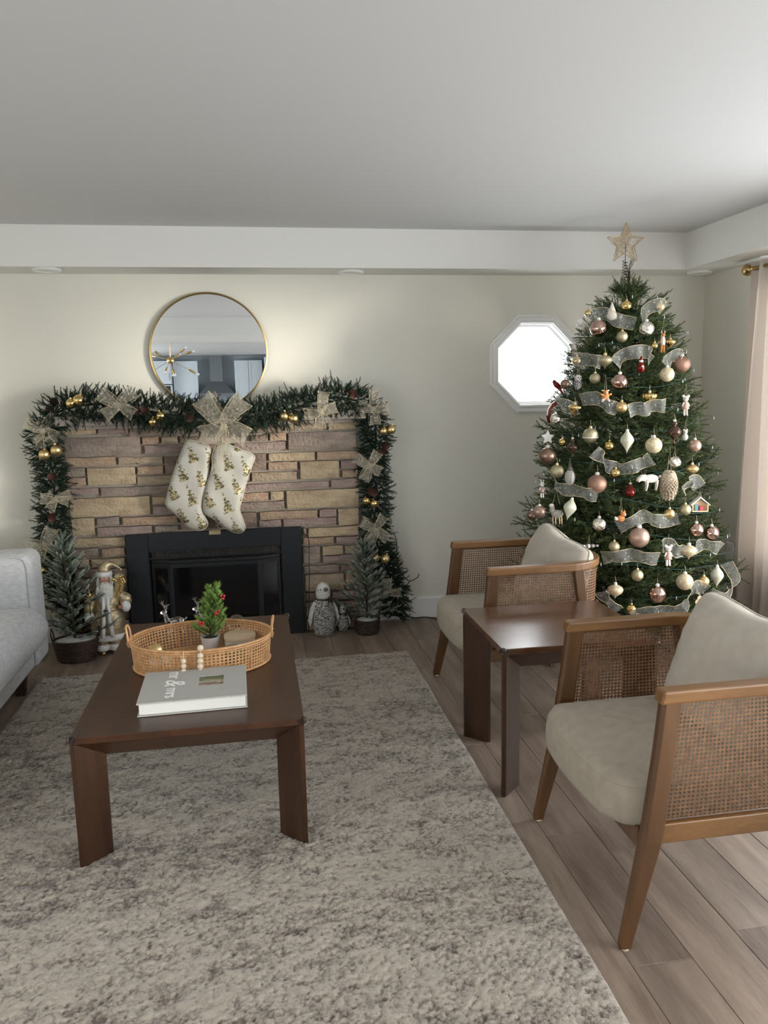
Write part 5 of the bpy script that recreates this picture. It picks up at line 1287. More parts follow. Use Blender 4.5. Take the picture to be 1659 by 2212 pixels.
def little_tree(t, z0, H, R, mat, tw, nl, nper, twl, seed, lean=(0, 0), nw=0.0012, trunkm='trunk', up=0.35):
    r = random.Random(seed); P = []; D = []; Ls = []; arms = MB()
    for i in range(tw):
        f = (i+0.5)/tw; z = z0+H*(0.10+0.86*f); rr = R*(1-f)**0.85+0.02; a = i*2.399+r.uniform(-.3, .3)
        d = np.array([math.cos(a), math.sin(a), up+0.55*f]); d /= np.linalg.norm(d)
        base = np.array([lean[0]*f, lean[1]*f, z-0.25*rr]); L = rr
        n = max(1, int(L/(twl*0.62)))
        arms.tube([base, base+d*L*0.85], 0.0022, 4)
        for k in range(n+1):
            s_ = (k+0.35)/(n+1)*L; sd = np.array([-d[1], d[0], 0])*(1 if k % 2 else -1)
            v = d+sd*r.uniform(0.3, 0.75)+np.array([0, 0, r.uniform(-.15, .65)]); P.append(base+d*s_); D.append(v); Ls.append(twl*r.uniform(.8, 1.15))
        P.append(base+d*L*0.75); D.append(d+np.array([0, 0, .15])); Ls.append(twl)
    P.append((lean[0], lean[1], z0+H*0.86)); D.append((0.05, 0, 1)); Ls.append(H*0.14)
    for k in range(4):
        a = k*1.6; P.append((lean[0], lean[1], z0+H*0.84)); D.append((math.cos(a)*.55, math.sin(a)*.55, 1)); Ls.append(twl*.9)
    V, Fc, A = foliage(P, D, Ls, nper, nl, nw, 40, spread=12, tipc=0.6, taper=0.25)
    o = link('foliage', mesh_np('foliage', V, Fc, False, A), mat, t); o['kind'] = 'stuff'
    arms.build('branches', M[trunkm], t)
    MB().tube([(0, 0, z0-0.01), (lean[0]*.5, lean[1]*.5, z0+H*.5), (lean[0], lean[1], z0+H*.92)], [0.009, 0.006, 0.003], 7).build('trunk', M[trunkm], t, smooth=True)
t = thing('frosted_tree', 'larger frosted artificial fir in a dark wicker basket beside the sofa', 'small christmas tree', (-1.075, 4.585, 0), group='frosted little trees in wicker baskets')
wicker(t, 0.098, 0.122, 0.125, 12, 1.0, 0.72); little_tree(t, 0.12, 0.60, 0.225, M['frost'], 46, 0.0150, 100, 0.072, 3, (-0.035, 0), 0.0016)
t = thing('frosted_tree', 'smaller frosted artificial fir in a round wicker basket right of the firebox', 'small christmas tree', (0.645, 4.71, 0), group='frosted little trees in wicker baskets')
wicker(t, 0.066, 0.074, 0.09, 9, hh=0.06); little_tree(t, 0.085, 0.50, 0.175, M['frost'], 50, 0.0130, 90, 0.060, 8, (-0.005, 0), 0.0014)

# ------------------------------------------------------------------ santa figure
sa = thing('santa_figure', 'standing bearded santa doll in a gold and white coat left of the fireplace', 'figurine', (-0.905, 4.67, 0), (0, 0, 0.10))
SK = bpy.data.meshes.new('body')
jv = [(0, 0, 0.235), (0, 0, 0.30), (0, 0, 0.36), (0, -0.004, 0.405), (0, -0.006, 0.44), (0, -0.006, 0.475), (0.045, 0, 0.375), (0.085, 0.0, 0.335), (0.095, -0.035, 0.275), (-0.045, 0, 0.375), (-0.088, 0.0, 0.32), (-0.095, -0.03, 0.245), (0.035, 0, 0.16), (0.035, 0, 0.06), (0.035, -0.03, 0.022), (-0.035, 0, 0.16), (-0.035, 0, 0.06), (-0.035, -0.03, 0.022)]
je = [(0, 1), (1, 2), (2, 3), (3, 4), (4, 5), (2, 6), (6, 7), (7, 8), (2, 9), (9, 10), (10, 11), (0, 12), (12, 13), (13, 14), (0, 15), (15, 16), (16, 17)]
jr = [0.055, 0.055, 0.045, 0.020, 0.032, 0.028, 0.024, 0.020, 0.012, 0.024, 0.020, 0.012, 0.030, 0.022, 0.017, 0.030, 0.022, 0.017]
SK.from_pydata(jv, je, [])
ob = bpy.data.objects.new('body', SK); C.objects.link(ob); ob.parent = sa; SK.materials.append(M['skin'])
md = ob.modifiers.new('skin', 'SKIN'); md.use_smooth_shade = True
for i, q in enumerate(jr): SK.skin_vertices[0].data[i].radius = (q, q)
SK.skin_vertices[0].data[0].use_root = True
ob.modifiers.new('subd', 'SUBSURF').render_levels = 1
wob = lambda a, z: 1+0.035*math.sin(a*7+z*40)+0.02*math.sin(a*13)
MB().lathe([(0.088, 0.105), (0.096, 0.13), (0.094, 0.20), (0.080, 0.262), (0.074, 0.28), (0.076, 0.31), (0.070, 0.35), (0.046, 0.385), (0.030, 0.395)], 40, mod=wob, sy=0.72).build('coat', M['robe'], sa, smooth=True)
MB().lathe([(0.086, 0.088), (0.100, 0.092), (0.104, 0.108), (0.098, 0.124), (0.088, 0.126)], 32, sy=0.74).build('coat_hem', M['fur'], sa, smooth=True)
for s_, x0_ in ((-1, -0.002), (1, 0.003)):
    MB().tube([(x0_+s_*0.010, -0.062, 0.36), (x0_+s_*0.012, -0.070, 0.28), (x0_+s_*0.016, -0.078, 0.20), (x0_+s_*0.026, -0.082, 0.12)], [0.012, 0.014, 0.017, 0.018], 10, flat=0.7).build('front_trim', M['fur'], sa, smooth=True)
MB().lathe([(0.074, 0.263), (0.0795, 0.266), (0.0795, 0.282), (0.074, 0.285)], 32, sy=0.76).build('belt', M['robe'], sa, smooth=True)
MB().lathe([(0.018, 0), (0.019, 0.004), (0.015, 0.007), (0.009, 0.005), (0.008, 0.009), (0.001, 0.009)], 20).xf(Matrix.Translation((0, -0.078, 0.272)) @ Matrix.Rotation(PI/2, 4, 'X')).build('buckle', M['pewter'], sa, smooth=40)
for s_ in (-1, 1):   # trousers, fur cuffs, boots
    lg = MB().lathe([(0.034, 0.048), (0.038, 0.07), (0.036, 0.10), (0.030, 0.12)], 20, (s_*0.036, -0.004, 0), mod=lambda a, z: 1+0.06*math.sin(9*a)); lg.build('trouser', M['robe'], sa, smooth=True)
    MB().lathe([(0.026, 0.022), (0.040, 0.026), (0.043, 0.045), (0.038, 0.060), (0.026, 0.062)], 22, (s_*0.036, -0.006, 0)).build('boot_cuff', M['fur'], sa, smooth=True)
    MB().ball((s_*0.036, -0.024, 0.014), 0.024, 16, 10, (0.85, 1.35, 0.62)).build('boot', M['brass'], sa, smooth=True)
# sleeves and fur cuffs, mitten hands
MB().tube([(-0.040, 0, 0.370), (-0.075, -0.004, 0.335), (-0.096, -0.020, 0.285), (-0.098, -0.034, 0.258)], [0.026, 0.031, 0.030, 0.027], 14).build('sleeve', M['robe'], sa, smooth=True)
MB().ball((-0.097, -0.042, 0.238), 0.029, 16, 10, (1.0, 0.95, 1.15)).build('sleeve_cuff', M['fur'], sa, smooth=True)
MB().tube([(0.040, 0, 0.370), (0.082, 0.002, 0.345), (0.112, -0.006, 0.325), (0.118, -0.024, 0.300)], [0.026, 0.032, 0.034, 0.028], 14).build('sleeve', M['robe'], sa, smooth=True)
MB().ball((0.110, -0.040, 0.288), 0.029, 16, 10, (0.95, 0.9, 1.15)).build('sleeve_cuff', M['fur'], sa, smooth=True)
def doll_hand(x, y, z, s_, name='hand'):
    h_ = MB().ball((x, y, z), 0.012, 12, 8, (1.1, 0.8, 0.9))
    for q in range(4): h_.tube([(x+s_*0.004, y-0.006, z+0.008-q*0.0052), (x+s_*0.014, y-0.012, z+0.008-q*0.0052), (x+s_*0.016, y-0.004+q*0.001, z+0.006-q*0.005)], [0.0032, 0.003, 0.0024], 6)
    h_.tube([(x, y-0.006, z+0.008), (x+s_*0.004, y-0.014, z+0.013)], [0.0036, 0.0026], 6); h_.build(name, M['skin'], sa, smooth=True)
doll_hand(0.086, -0.054, 0.290, -1); doll_hand(-0.086, -0.062, 0.236, 1)
# head: face, nose, eyes, brows, beard, hair, hat
MB().ball((0, -0.010, 0.452), 0.034, 22, 16, (0.92, 0.92, 1.05)).build('face', M['skin'], sa, smooth=True)
MB().ball((0, -0.044, 0.448), 0.0065, 10, 8, (0.9, 1, 1.1)).build('nose', M['skin'], sa, smooth=True)
for s_ in (-1, 1):
    MB().ball((s_*0.012, -0.0395, 0.457), 0.0042, 10, 8).build('eye', M['white_orn'], sa, smooth=True)
    MB().ball((s_*0.012, -0.0432, 0.457), 0.0020, 8, 6).build('pupil', M['black'], sa, smooth=True)
    MB().tube([(s_*0.005, -0.0425, 0.464), (s_*0.012, -0.0435, 0.467), (s_*0.020, -0.037, 0.464)], [0.002, 0.0027, 0.0015], 6).build('eyebrow', M['beard'], sa, smooth=True)
    MB().ball((s_*0.020, -0.034, 0.445), 0.007, 8, 6).build('cheek', M['skin'], sa, smooth=True)
    MB().tube([(s_*0.002, -0.047, 0.438), (s_*0.014, -0.045, 0.434), (s_*0.026, -0.036, 0.424)], [0.006, 0.007, 0.003], 8).build('moustache', M['beard'], sa, smooth=True)
    MB().tube([(s_*0.031, -0.008, 0.470), (s_*0.038, -0.010, 0.43), (s_*0.040, -0.014, 0.385)], [0.010, 0.013, 0.006], 8).build('hair', M['beard'], sa, smooth=True)
bd = MB()
for i in range(90):
    a = rnd.uniform(-1, 1); x0_ = 0.034*a; L = (0.165-0.060*abs(a))*rnd.uniform(.8, 1.05); y0_ = -0.036+0.022*abs(a)
    bd.tube([(x0_, y0_, 0.436-0.006*abs(a)), (x0_*1.35, y0_-0.020, 0.436-L*.4), (x0_*1.25+rnd.uniform(-.006, .006), y0_-0.028, 0.436-L*.75), (x0_*0.7+rnd.uniform(-.01, .01), y0_-0.024, 0.436-L)], [0.006, 0.0068, 0.005, 0.001], 5)
bd.ball((0, -0.040, 0.405), 0.026, 14, 10, (1.15, 0.6, 1.3)); bd.build('beard', M['beard'], sa, smooth=True)
MB().lathe([(0.034, 0.468), (0.043, 0.472), (0.045, 0.486), (0.040, 0.497), (0.030, 0.499)], 28, (0, -0.006, 0), sy=0.95).build('hat_brim', M['fur'], sa, smooth=True)
MB().tube([(0, -0.004, 0.485), (0.004, -0.002, 0.515), (0.022, 0.002, 0.538), (0.052, 0.004, 0.535), (0.074, 0.002, 0.518), (0.090, 0, 0.505)], [0.038, 0.036, 0.026, 0.014, 0.008, 0.005], 18).build('hat', M['robe'], sa, smooth=True)
MB().ball((0.094, -0.002, 0.501), 0.008, 12, 8).build('hat_bell', M['gold'], sa, smooth=True)
# sack with gifts on one shoulder, staff with gold flowers on the other side
MB().ball((0.075, 0.022, 0.430), 0.048, 20, 14, (0.95, 0.7, 1.1)).build('sack', M['champ'], sa, smooth=True)
for (x, y, z, a, w_) in ((0.075, -0.028, 0.400, 0.3, 0.024), (0.100, -0.018, 0.440, -0.4, 0.018), (0.062, -0.034, 0.366, 0.1, 0.018)):
    g_ = MB().bbox(-w_, w_, -w_*.8, w_*.8, -w_, w_, 0.002).xf(Matrix.Translation((x, y, z)) @ Matrix.Rotation(a, 4, 'Y') @ Matrix.Rotation(a, 4, 'Z')).build('gift_box', M['gold_matte'], sa)
    MB().bbox(-w_*.2, w_*.2, -w_*.86, w_*.86, -w_*1.04, w_*1.04, 0.001).xf(Matrix.Translation((x, y, z)) @ Matrix.Rotation(a, 4, 'Y') @ Matrix.Rotation(a, 4, 'Z')).build('gift_ribbon', M['brass'], g_)
for (x, y, z, r) in ((0.052, -0.040, 0.452, 0.011), (0.066, -0.044, 0.446, 0.009), (0.090, -0.036, 0.466, 0.009)): MB().ball((x, y, z), r, 12, 8).build('gold_ball', M['gold'], sa, smooth=True)
MB().tube([(-0.088, -0.062, 0.20), (-0.086, -0.060, 0.33), (-0.084, -0.058, 0.42)], 0.0035, 6).build('staff', M['brass'], sa, smooth=True)
MB().ball((-0.086, -0.058, 0.432), 0.016, 14, 10, (1, 1, 1.25)).build('lantern', material('copper_lantern', (0.25, 0.09, 0.04), 0.25, 0.8), sa, smooth=True)
MB().ball((-0.080, -0.064, 0.375), 0.011, 12, 8).build('gold_ball', M['gold'], sa, smooth=True)
for q in range(9):
    a = q*0.7; d = np.array([math.cos(a), -0.2, math.sin(a)]); c0 = np.array([-0.084, -0.066, 0.355])
    MB().tube([c0, c0+d*0.018+np.array([0, -.006, 0]), c0+d*0.036], [0.002, 0.009, 0.001], 6, flat=0.3).build('leaf', M['gold_matte'], sa, smooth=True)

# ------------------------------------------------------------------ penguins
def penguin(loc, H, rz, label, collar=True):
    t = thing('penguin_figure', label, 'figurine', loc, (0, 0, rz), 'bark penguins beside the firebox'); s_ = H/0.33
    q = lambda prof: [(r*s_, z*s_) for r, z in prof]
    MB().lathe(q([(0.050, 0.0), (0.062, 0.012), (0.069, 0.06), (0.072, 0.12), (0.066, 0.18), (0.050, 0.222), (0.036, 0.236)]), 30, sy=0.85, mod=lambda a, z: 1+0.012*math.sin(a*9+z*90)).build('body', M['penguin'], t, smooth=True)
    MB().lathe(q([(0.035, 0.222), (0.043, 0.240), (0.0455, 0.268), (0.041, 0.298), (0.028, 0.320), (0.010, 0.330), (0.001, 0.331)]), 24, sy=0.95).build('head', M['penguin_white'], t, smooth=True)
    for k in (-1, 1):
        MB().tube([(k*0.052*s_, 0.004, 0.212*s_), (k*0.076*s_, 0.0, 0.16*s_), (k*0.090*s_, -0.002, 0.10*s_), (k*0.092*s_, -0.004, 0.068*s_)], [0.018*s_, 0.024*s_, 0.020*s_, 0.006*s_], 10, flat=0.6).build('wing', M['penguin_white'], t, smooth=True)
        MB().ball((k*0.022*s_-0.006*s_, -0.0385*s_, 0.296*s_), 0.0042*s_, 8, 6).build('eye', M['black'], t, smooth=True)
        MB().ball((k*0.028*s_, -0.045*s_, 0.008*s_), 0.018*s_, 10, 6, (1, 1.2, 0.4)).build('foot', M['felt_dark'], t, smooth=True)
    MB().ball((0.004*s_, -0.047*s_, 0.296*s_), 0.0135*s_, 14, 10, (1.1, 0.9, 0.85)).build('beak', M['felt_dark'], t, smooth=True)
    cl = MB().lathe(q([(0.038, 0.222), (0.045, 0.224), (0.046, 0.233), (0.038, 0.236)]), 24, sy=0.9); cl.build('collar', M['trunk'], t, smooth=True)
    if collar:
        P = [(0.025*s_, -0.045*s_, 0.228*s_)]*10; r = random.Random(4)
        V, Fc, A = foliage(np.array(P)+rng.normal(0, 0.006, (10, 3)), [(r.uniform(-.6, 1), -0.5, r.uniform(-.5, .6)) for _ in P], [0.035*s_]*10, 22, 0.012*s_, 0.0009)
        link('sprig', mesh_np('sprig', V, Fc, False, A), M['needle_g'], t)
        for k in range(5): MB().ball((0.03*s_+r.uniform(-.03, .03)*s_, -0.058*s_, 0.228*s_+r.uniform(-.01, .012)*s_), 0.0038*s_, 8, 6).build('berry', M['cone'], t, smooth=True)
    return t
penguin((0.375, 4.735, 0), 0.335, 0.25, 'tall white penguin figure with flecked belly and dark collar')
penguin((0.500, 4.790, 0), 0.165, 0.1, 'small penguin figure standing close beside the tall one')
# ------------------------------------------------------------------ tables with mitred plank legs
def table(name, label, x0, x1, y0, y1, H, b, ap, z0, topm, guards):
    """b: reach of the diagonal leg plank, ap: depth of the sloping apron"""
    cx, cy = (x0+x1)/2, (y0+y1)/2; t = thing(name, label, 'table', (cx, cy, z0)); hx, hy = (x1-x0)/2, (y1-y0)/2; Hh = H-z0
    MB().bbox(-hx, hx, -hy, hy, Hh-0.024, Hh, 0.0025).build('tabletop', topm, t)
    th = 0.020
    for sx_ in (-1, 1):
        for sy_ in (-1, 1):
            cxn, cyn = sx_*(hx-0.001), sy_*(hy-0.001)
            # plank running from the corner inwards along the diagonal
            p = [(cxn, cyn-sy_*th*0.75), (cxn, cyn), (cxn-sx_*th*0.75, cyn), (cxn-sx_*(b+th*0.75), cyn-sy_*b), (cxn-sx_*(b+th*.75), cyn-sy_*(b+th*.75)), (cxn-sx_*b, cyn-sy_*(b+th*0.75))]
            mb = MB(); mb.prism(p, 2, 0.0, Hh-0.025); mb.build('leg', M['walnut_z'], t, bevel=0.0015)
    zt, zb = Hh-0.025, Hh-0.025-ap
    for ax in (0, 1):
        for s_ in (-1, 1):
            o_, i_ = (hy, hx) if ax == 0 else (hx, hy)
            V = []
            for (d, z) in ((0.004, zt), (b+0.004, zb), (b+0.020, zb), (0.030, zt)):
                for e in (-1, 1):
                    ln = e*(i_-d-0.012 if d > .01 else i_-0.016); q = s_*(o_-d); V.append((ln, q, z) if ax == 0 else (q, ln, z))
            Fc = [(0, 1, 3, 2), (2, 3, 5, 4), (4, 5, 7, 6), (6, 7, 1, 0), (0, 2, 4, 6), (1, 3, 5, 7)]
            MB().add(V, Fc).build('apron', M['walnut'] if ax == 0 else M['walnut_y'], t)
    for (sx_, sy_) in guards:
        g_ = MB().ball((sx_*(hx-0.004), sy_*(hy-0.004), Hh-0.008), 0.0135, 12, 8, (1, 1, 0.95)); g_.build('corner_guard', M['guard'], t, smooth=True)
    return t
CT = table('coffee_table', 'low dark walnut coffee table with mitred plank legs on the rug', -0.616, 0.117, 2.428, 3.660, 0.457, 0.075, 0.072, 0.016, M['walnut_y'], [(-1, -1), (1, -1), (1, 1), (-1, 1)])
SD = table('side_table', 'brown square side table with mitred plank legs between the two chairs', 0.848, 1.458, 2.608, 3.158, 0.575, 0.080, 0.075, 0.0, M['side_top'], [(-1, -1), (-1, 1), (1, 1), (1, -1)])
TZ = 0.457

# ------------------------------------------------------------------ cane webbing
def cane(nu, nv, fmap, name, mat, parent, hole=0.33, th=0.0014, skip=None):
    """fmap(u, v, w) -> point; u, v in cells; octagonal holes between woven strands"""
    oc = [(0.5+hole*math.cos(PI/8+k*PI/4), 0.5+hole*math.sin(PI/8+k*PI/4)) for k in range(8)]
    UV = []; Fc = []; n = 0
    key = {}
    def corner(i, j):
        if (i, j) not in key: key[(i, j)] = len(UV); UV.append((i, j))
        return key[(i, j)]
    rims = []
    for i in range(nu):
        for j in range(nv):
            c = [corner(i+1, j+1), corner(i, j+1), corner(i, j), corner(i+1, j)]
            b0 = len(UV); UV += [(i+x, j+y) for x, y in oc]; o = [b0+k for k in range(8)]
            # octagon points: 0,1 upper right / 2,3 upper left / 4,5 lower left / 6,7 lower right
            Fc += [(o[0], c[0], o[1]), (o[1], c[0], c[1], o[2]), (o[2], c[1], o[3]), (o[3], c[1], c[2], o[4]), (o[4], c[2], o[5]), (o[5], c[2], c[3], o[6]), (o[6], c[3], o[7]), (o[7], c[3], c[0], o[0])]
            rims.append(o)
    N = len(UV); V = [fmap(u, v, 0.0) for u, v in UV]+[fmap(u, v, th) for u, v in UV]
    F2 = Fc+[tuple(q+N for q in f[::-1]) for f in Fc]
    for o in rims:
        for k in range(8): F2.append((o[k], o[(k+1) % 8], N+o[(k+1) % 8], N+o[k]))
    me = bpy.data.meshes.new(name); me.from_pydata([tuple(map(float, p)) for p in V], [], F2)
    return link(name, me, mat, parent)

# ------------------------------------------------------------------ cane armchairs
def u_path(hw, x_front, x_back, r, n=10):
    pts = [(x_front, -hw)]
    for k in range(4): pts.append((x_front+(x_back-r-x_front)*(k+1)/4, -hw))
    for k in range(1, n): a = -PI/2+PI/2*k/n; pts.append((x_back-r+r*math.cos(a), -hw+r+r*math.sin(a)))
    for k in range(7): pts.append((x_back, -(hw-r)+2*(hw-r)*k/6))
    for k in range(1, n): a = PI/2*k/n; pts.append((x_back-r+r*math.cos(a), hw-r+r*math.sin(a)))
    for k in range(5): pts.append((x_back-r-(x_back-r-x_front)*k/4, hw))
    return pts
def rail(path, w, z0, z1, name, mat, t, bevel=0.006, cutf=0.0):
    V = []; Fc = []; n = len(path)
    for i, p in enumerate(path):
        a = np.array(path[max(i-1, 0)]); b = np.array(path[min(i+1, n-1)]); d = (b-a)/np.linalg.norm(b-a); nn = np.array([-d[1], d[0]])
        for (s_, z) in ((-.5, z0), (.5, z0), (.5, z1), (-.5, z1)):
            q = np.array(p)+nn*w*s_; xx = q[0]
            if i in (0, n-1): xx += cutf*(z-z1)
            V.append((xx, q[1], z))
    for i in range(n-1):
        for k in range(4): k2 = (k+1) % 4; Fc.append((i*4+k, i*4+k2, (i+1)*4+k2, (i+1)*4+k))
    Fc += [(0, 1, 2, 3), tuple((n-1)*4+k for k in (3, 2, 1, 0))]
    return MB().add(V, Fc).build(name, mat, t, bevel=bevel)
HW = 0.312
def cushion(nx, ny, fn):
    """closed pillow surface from fn(u, v, side)"""
    V = []; Fc = []
    for side in (1, -1):
        b0 = len(V)
        for i in range(nx+1):
            for j in range(ny+1): V.append(fn(i/nx*2-1, j/ny*2-1, side))
        for i in range(nx):
            for j in range(ny):
                q = (b0+i*(ny+1)+j, b0+(i+1)*(ny+1)+j, b0+(i+1)*(ny+1)+j+1, b0+i*(ny+1)+j+1); Fc.append(q if side == 1 else q[::-1])
    mb = MB().add(V, Fc); return mb
def build_clean(mb, name, mat, parent, **k):
    o = mb.build(name, mat, parent, smooth=True, **k)
    bm = bmesh.new(); bm.from_mesh(o.data); bmesh.ops.remove_doubles(bm, verts=bm.verts, dist=0.0004); bmesh.ops.recalc_face_normals(bm, faces=bm.faces); bm.to_mesh(o.data); bm.free(); return o
def make_chair(label, loc):
    t = thing('cane_armchair', label, 'chair', loc, group='cane armchairs facing the coffee table')
    ZT = 0.722
    rail(u_path(HW, 0.096, 0.668, 0.20), 0.046, ZT-0.036, ZT, 'top_rail', M['chair_wood'], t, cutf=0.22)
    # low rail with gentle curve at the back
    rail(u_path(HW-0.004, 0.075, 0.640, 0.18), 0.028, 0.288, 0.345, 'bottom_rail', M['chair_wood'], t, 0.004)
    for s_ in (-1, 1):
        y = s_*HW
        # front post: leans back, tapers to the foot
        sec = [(0.0, -0.008, 0.026), (0.02, -0.010, 0.030), (0.30, 0.044, 0.102), (0.36, 0.054, 0.112), (0.55, 0.080, 0.134), (ZT-0.030, 0.096, 0.150)]
        V = []; Fc = []
        for (z, a, b) in sec:
            f = 0.5+0.5*min(1, z/0.3); hy_ = 0.018*f; yy = y+s_*0.016*(1-z/ZT)
            V += [(a+0.008, yy-hy_, z), (b, yy-hy_, z), (b, yy+hy_, z), (a+0.008, yy+hy_, z), (a, yy+hy_*.45, z), (a, yy-hy_*.45, z)]
        for i in range(len(sec)-1):
            for k in range(6): k2 = (k+1) % 6; Fc.append((i*6+k, i*6+k2, (i+1)*6+k2, (i+1)*6+k))
        Fc += [tuple(range(6)), tuple((len(sec)-1)*6+k for k in range(6))]
        lg = MB().add(V, Fc).build('front_leg', M['leg_wood'], t, bevel=0.003)
        MB().lathe([(0.010, 0.0), (0.011, -0.0035), (0.001, -0.0035)], 12, (0.010, y+s_*0.016, 0.0005)).build('glide', M['cream'], lg)
        sec = [(0.0, 0.640, 0.668, -.02), (0.29, 0.560, 0.604, 0), (0.345, 0.548, 0.592, 0), (ZT-0.034, 0.500, 0.545, 0.0)]
        V = []; Fc = []
        for (z, a, b, dy) in sec:
            yy = s_*(HW-0.006+dy*-0.6)
            f = 0.016 if z > 0.1 else 0.013
            V += [(a, yy-f, z), (b, yy-f, z), (b, yy+f, z), (a, yy+f, z)]
        for i in range(len(sec)-1):
            for k in range(4): k2 = (k+1) % 4; Fc.append((i*4+k, i*4+k2, (i+1)*4+k2, (i+1)*4+k))
        Fc += [(0, 1, 2, 3), (12, 13, 14, 15)]
        MB().add(V, Fc).build('rear_leg', M['leg_wood'], t, bevel=0.003)
        # side cane between front post and rear post
        cs = 0.0118; nu = int(0.385/cs); nv = int((0.688-0.344)/cs)
        def fm(u, v, w, s_=s_): z = 0.345+v*(0.343/nv); f = (z-0.345)/0.343; xa = 0.112+0.036*f; xb = 0.548-0.046*f; return (xa+(xb-xa)*u/nu, s_*(HW-0.004)+w, z)
        cane(nu, nv, fm, 'side_cane', M['cane'], t, hole=0.36)
        MB().tube([(0.114, s_*(HW-0.006), 0.350), (0.150, s_*(HW-0.006), 0.684)], 0.004, 5).tube([(0.114, s_*(HW-0.006), 0.348), (0.55, s_*(HW-0.006), 0.348)], 0.004, 5).tube([(0.150, s_*(HW-0.006), 0.684), (0.50, s_*(HW-0.006), 0.684)], 0.004, 5).build('cane_bead', M['leg_wood'], t)
    # back cane following the curve
    bp = u_path(HW-0.006, 0.53, 0.656, 0.125, 8)[4:-4]
    cum_ = [0]
    for a, b in zip(bp[:-1], bp[1:]): cum_.append(cum_[-1]+math.dist(a, b))
    Ltot = cum_[-1]; nu = int(Ltot/0.0122); nv = 27
    def fb(u, v, w):
        s0 = Ltot*u/nu; k = 0
        while k < len(cum_)-2 and cum_[k+1] < s0: k += 1
        f = (s0-cum_[k])/(cum_[k+1]-cum_[k]); a, b = bp[k], bp[k+1]; L = math.dist(a, b)
        nx_, ny_ = (b[1]-a[1])/L, -(b[0]-a[0])/L
        return (a[0]+(b[0]-a[0])*f+nx_*w-0.010*(1-v/nv), a[1]+(b[1]-a[1])*f+ny_*w, 0.345+0.343*v/nv)
    cane(nu, nv, fb, 'back_cane', M['cane'], t, hole=0.36)
    # front stretcher under the seat
    MB().bbox(0.055, 0.085, -HW+0.02, HW-0.02, 0.265, 0.325, 0.003).build('seat_frame', M['leg_wood'], t)
    # seat cushion
    def sf(u, v, side):
        # superellipse plan, bowed front
        hx_, hy_ = 0.300, 0.288
        x = u*hx_; yv = v*hy_
        bow_ = 0.026*(1-v*v) if u < 0 else 0
        e = max(abs(u), abs(v))
        cr = max(0, abs(u)+abs(v)-1.72); k = 1-cr*0.30; x *= k; yv *= k
        x = x-bow_*(-u if u < 0 else 0)+0.305
        edge = 1-e
        if side > 0:
            z = 0.452-0.016*(1-min(1, edge/0.10))**2+0.008*(1-u*u)*(1-v*v)
        else: z = 0.318+0.004*(1-min(1, edge/0.10))**2
        return (x, yv, z)
    # wall ring between top and bottom
    N_ = 22; mb = cushion(N_, N_, sf)
    ringT = [(i, 0) for i in range(N_)]+[(N_, j) for j in range(N_)]+[(i, N_) for i in range(N_, 0, -1)]+[(0, j) for j in range(N_, 0, -1)]
    idx = lambda s_, q: (0 if s_ else (N_+1)**2)+q[0]*(N_+1)+q[1]
    V = np.concatenate(mb.v); mid = []
    m_ = len(ringT); base_ = len(V); ex = []
    for lev, bul in ((0.72, 0.006), (0.4, 0.007), (0.12, 0.004)):
        for q in ringT:
            a = V[idx(1, q)]; b = V[idx(0, q)]; c0 = np.array([0.305, 0, 0]); p = b+(a-b)*lev; d = np.array([p[0]-0.305, p[1], 0]); d /= np.linalg.norm(d)+1e-9; ex.append(p+d*bul)
    mb.add(ex, [])
    Fc = []
    lv = [[idx(1, q) for q in ringT]]+[[base_+l*m_+k for k in range(m_)] for l in range(3)]+[[idx(0, q) for q in ringT]]
    for a, b in zip(lv[:-1], lv[1:]):
        for k in range(m_): Fc.append((a[k], a[(k+1) % m_], b[(k+1) % m_], b[k]))
    mb.f += Fc
    seat = build_clean(mb, 'seat_cushion', M['seat'], t)
    pts = [tuple(V[idx(1, q)]+np.array([0, 0, -0.003])) for q in ringT][::1]
    MB().tube(pts, 0.0022, 5, closed=True).build('piping', M['seat'], seat, smooth=True)
    return t
ch1 = make_chair('near cane armchair with caramel wood frame at the right edge of the picture', (0.917, 2.110, 0.0035))
ch2 = copy_tree(ch1); ch2.location = (0.890, 3.562, 0.0035); ch2['label'] = 'far cane armchair with caramel wood frame in front of the Christmas tree'

def make_pillow(label, loc, seed, rotz, lean, roll):
    t = thing('pillow', label, 'pillow', loc, (roll, lean, rotz), 'grey pillows on the cane armchairs')
    r = np.random.default_rng(seed); hw_, hh_ = 0.255, 0.215; n = 40; V = []; Fc = []
    def f(u, v, side):
        au, av = abs(u), abs(v)
        puff = ((1-au**3.0)*(1-av**3.0))**0.45; cr = max(0.0, au+av-1.55)/0.45; rc = 1-0.075*cr*cr
        pinch = 1-0.055*(au*av)**1.0
        wr = 0.0040*math.sin(30*u+4*v*side)*(av**4)*(1-au**2)*puff+0.0035*math.sin(24*v-5*u)*(au**4)*(1-av**2)*puff+0.004*math.sin(7*(u+v))*puff
        y = u*hw_*(1-0.06*(1-av*0)*(v*v)*(1-au)*0.5); z = v*hh_*(1-0.10*(1-au)*(1 if v > 0 else 0.3)*av)
        return (side*(0.100*puff)+(wr if puff > 0.02 else 0)*side, y*rc, z*rc)
    o = build_clean(cushion(n, n, f), 'cover', M['pillow'], t)
    ring = [f(a, -1, 1) for a in np.linspace(-1, 1, 20)]+[f(1, a, 1) for a in np.linspace(-1, 1, 20)][1:]+[f(a, 1, 1) for a in np.linspace(1, -1, 20)][1:]+[f(-1, a, 1) for a in np.linspace(1, -1, 20)][1:-1]
    MB().tube(ring, 0.0028, 5, closed=True).build('piping', M['pillow'], t, smooth=True)
    return t
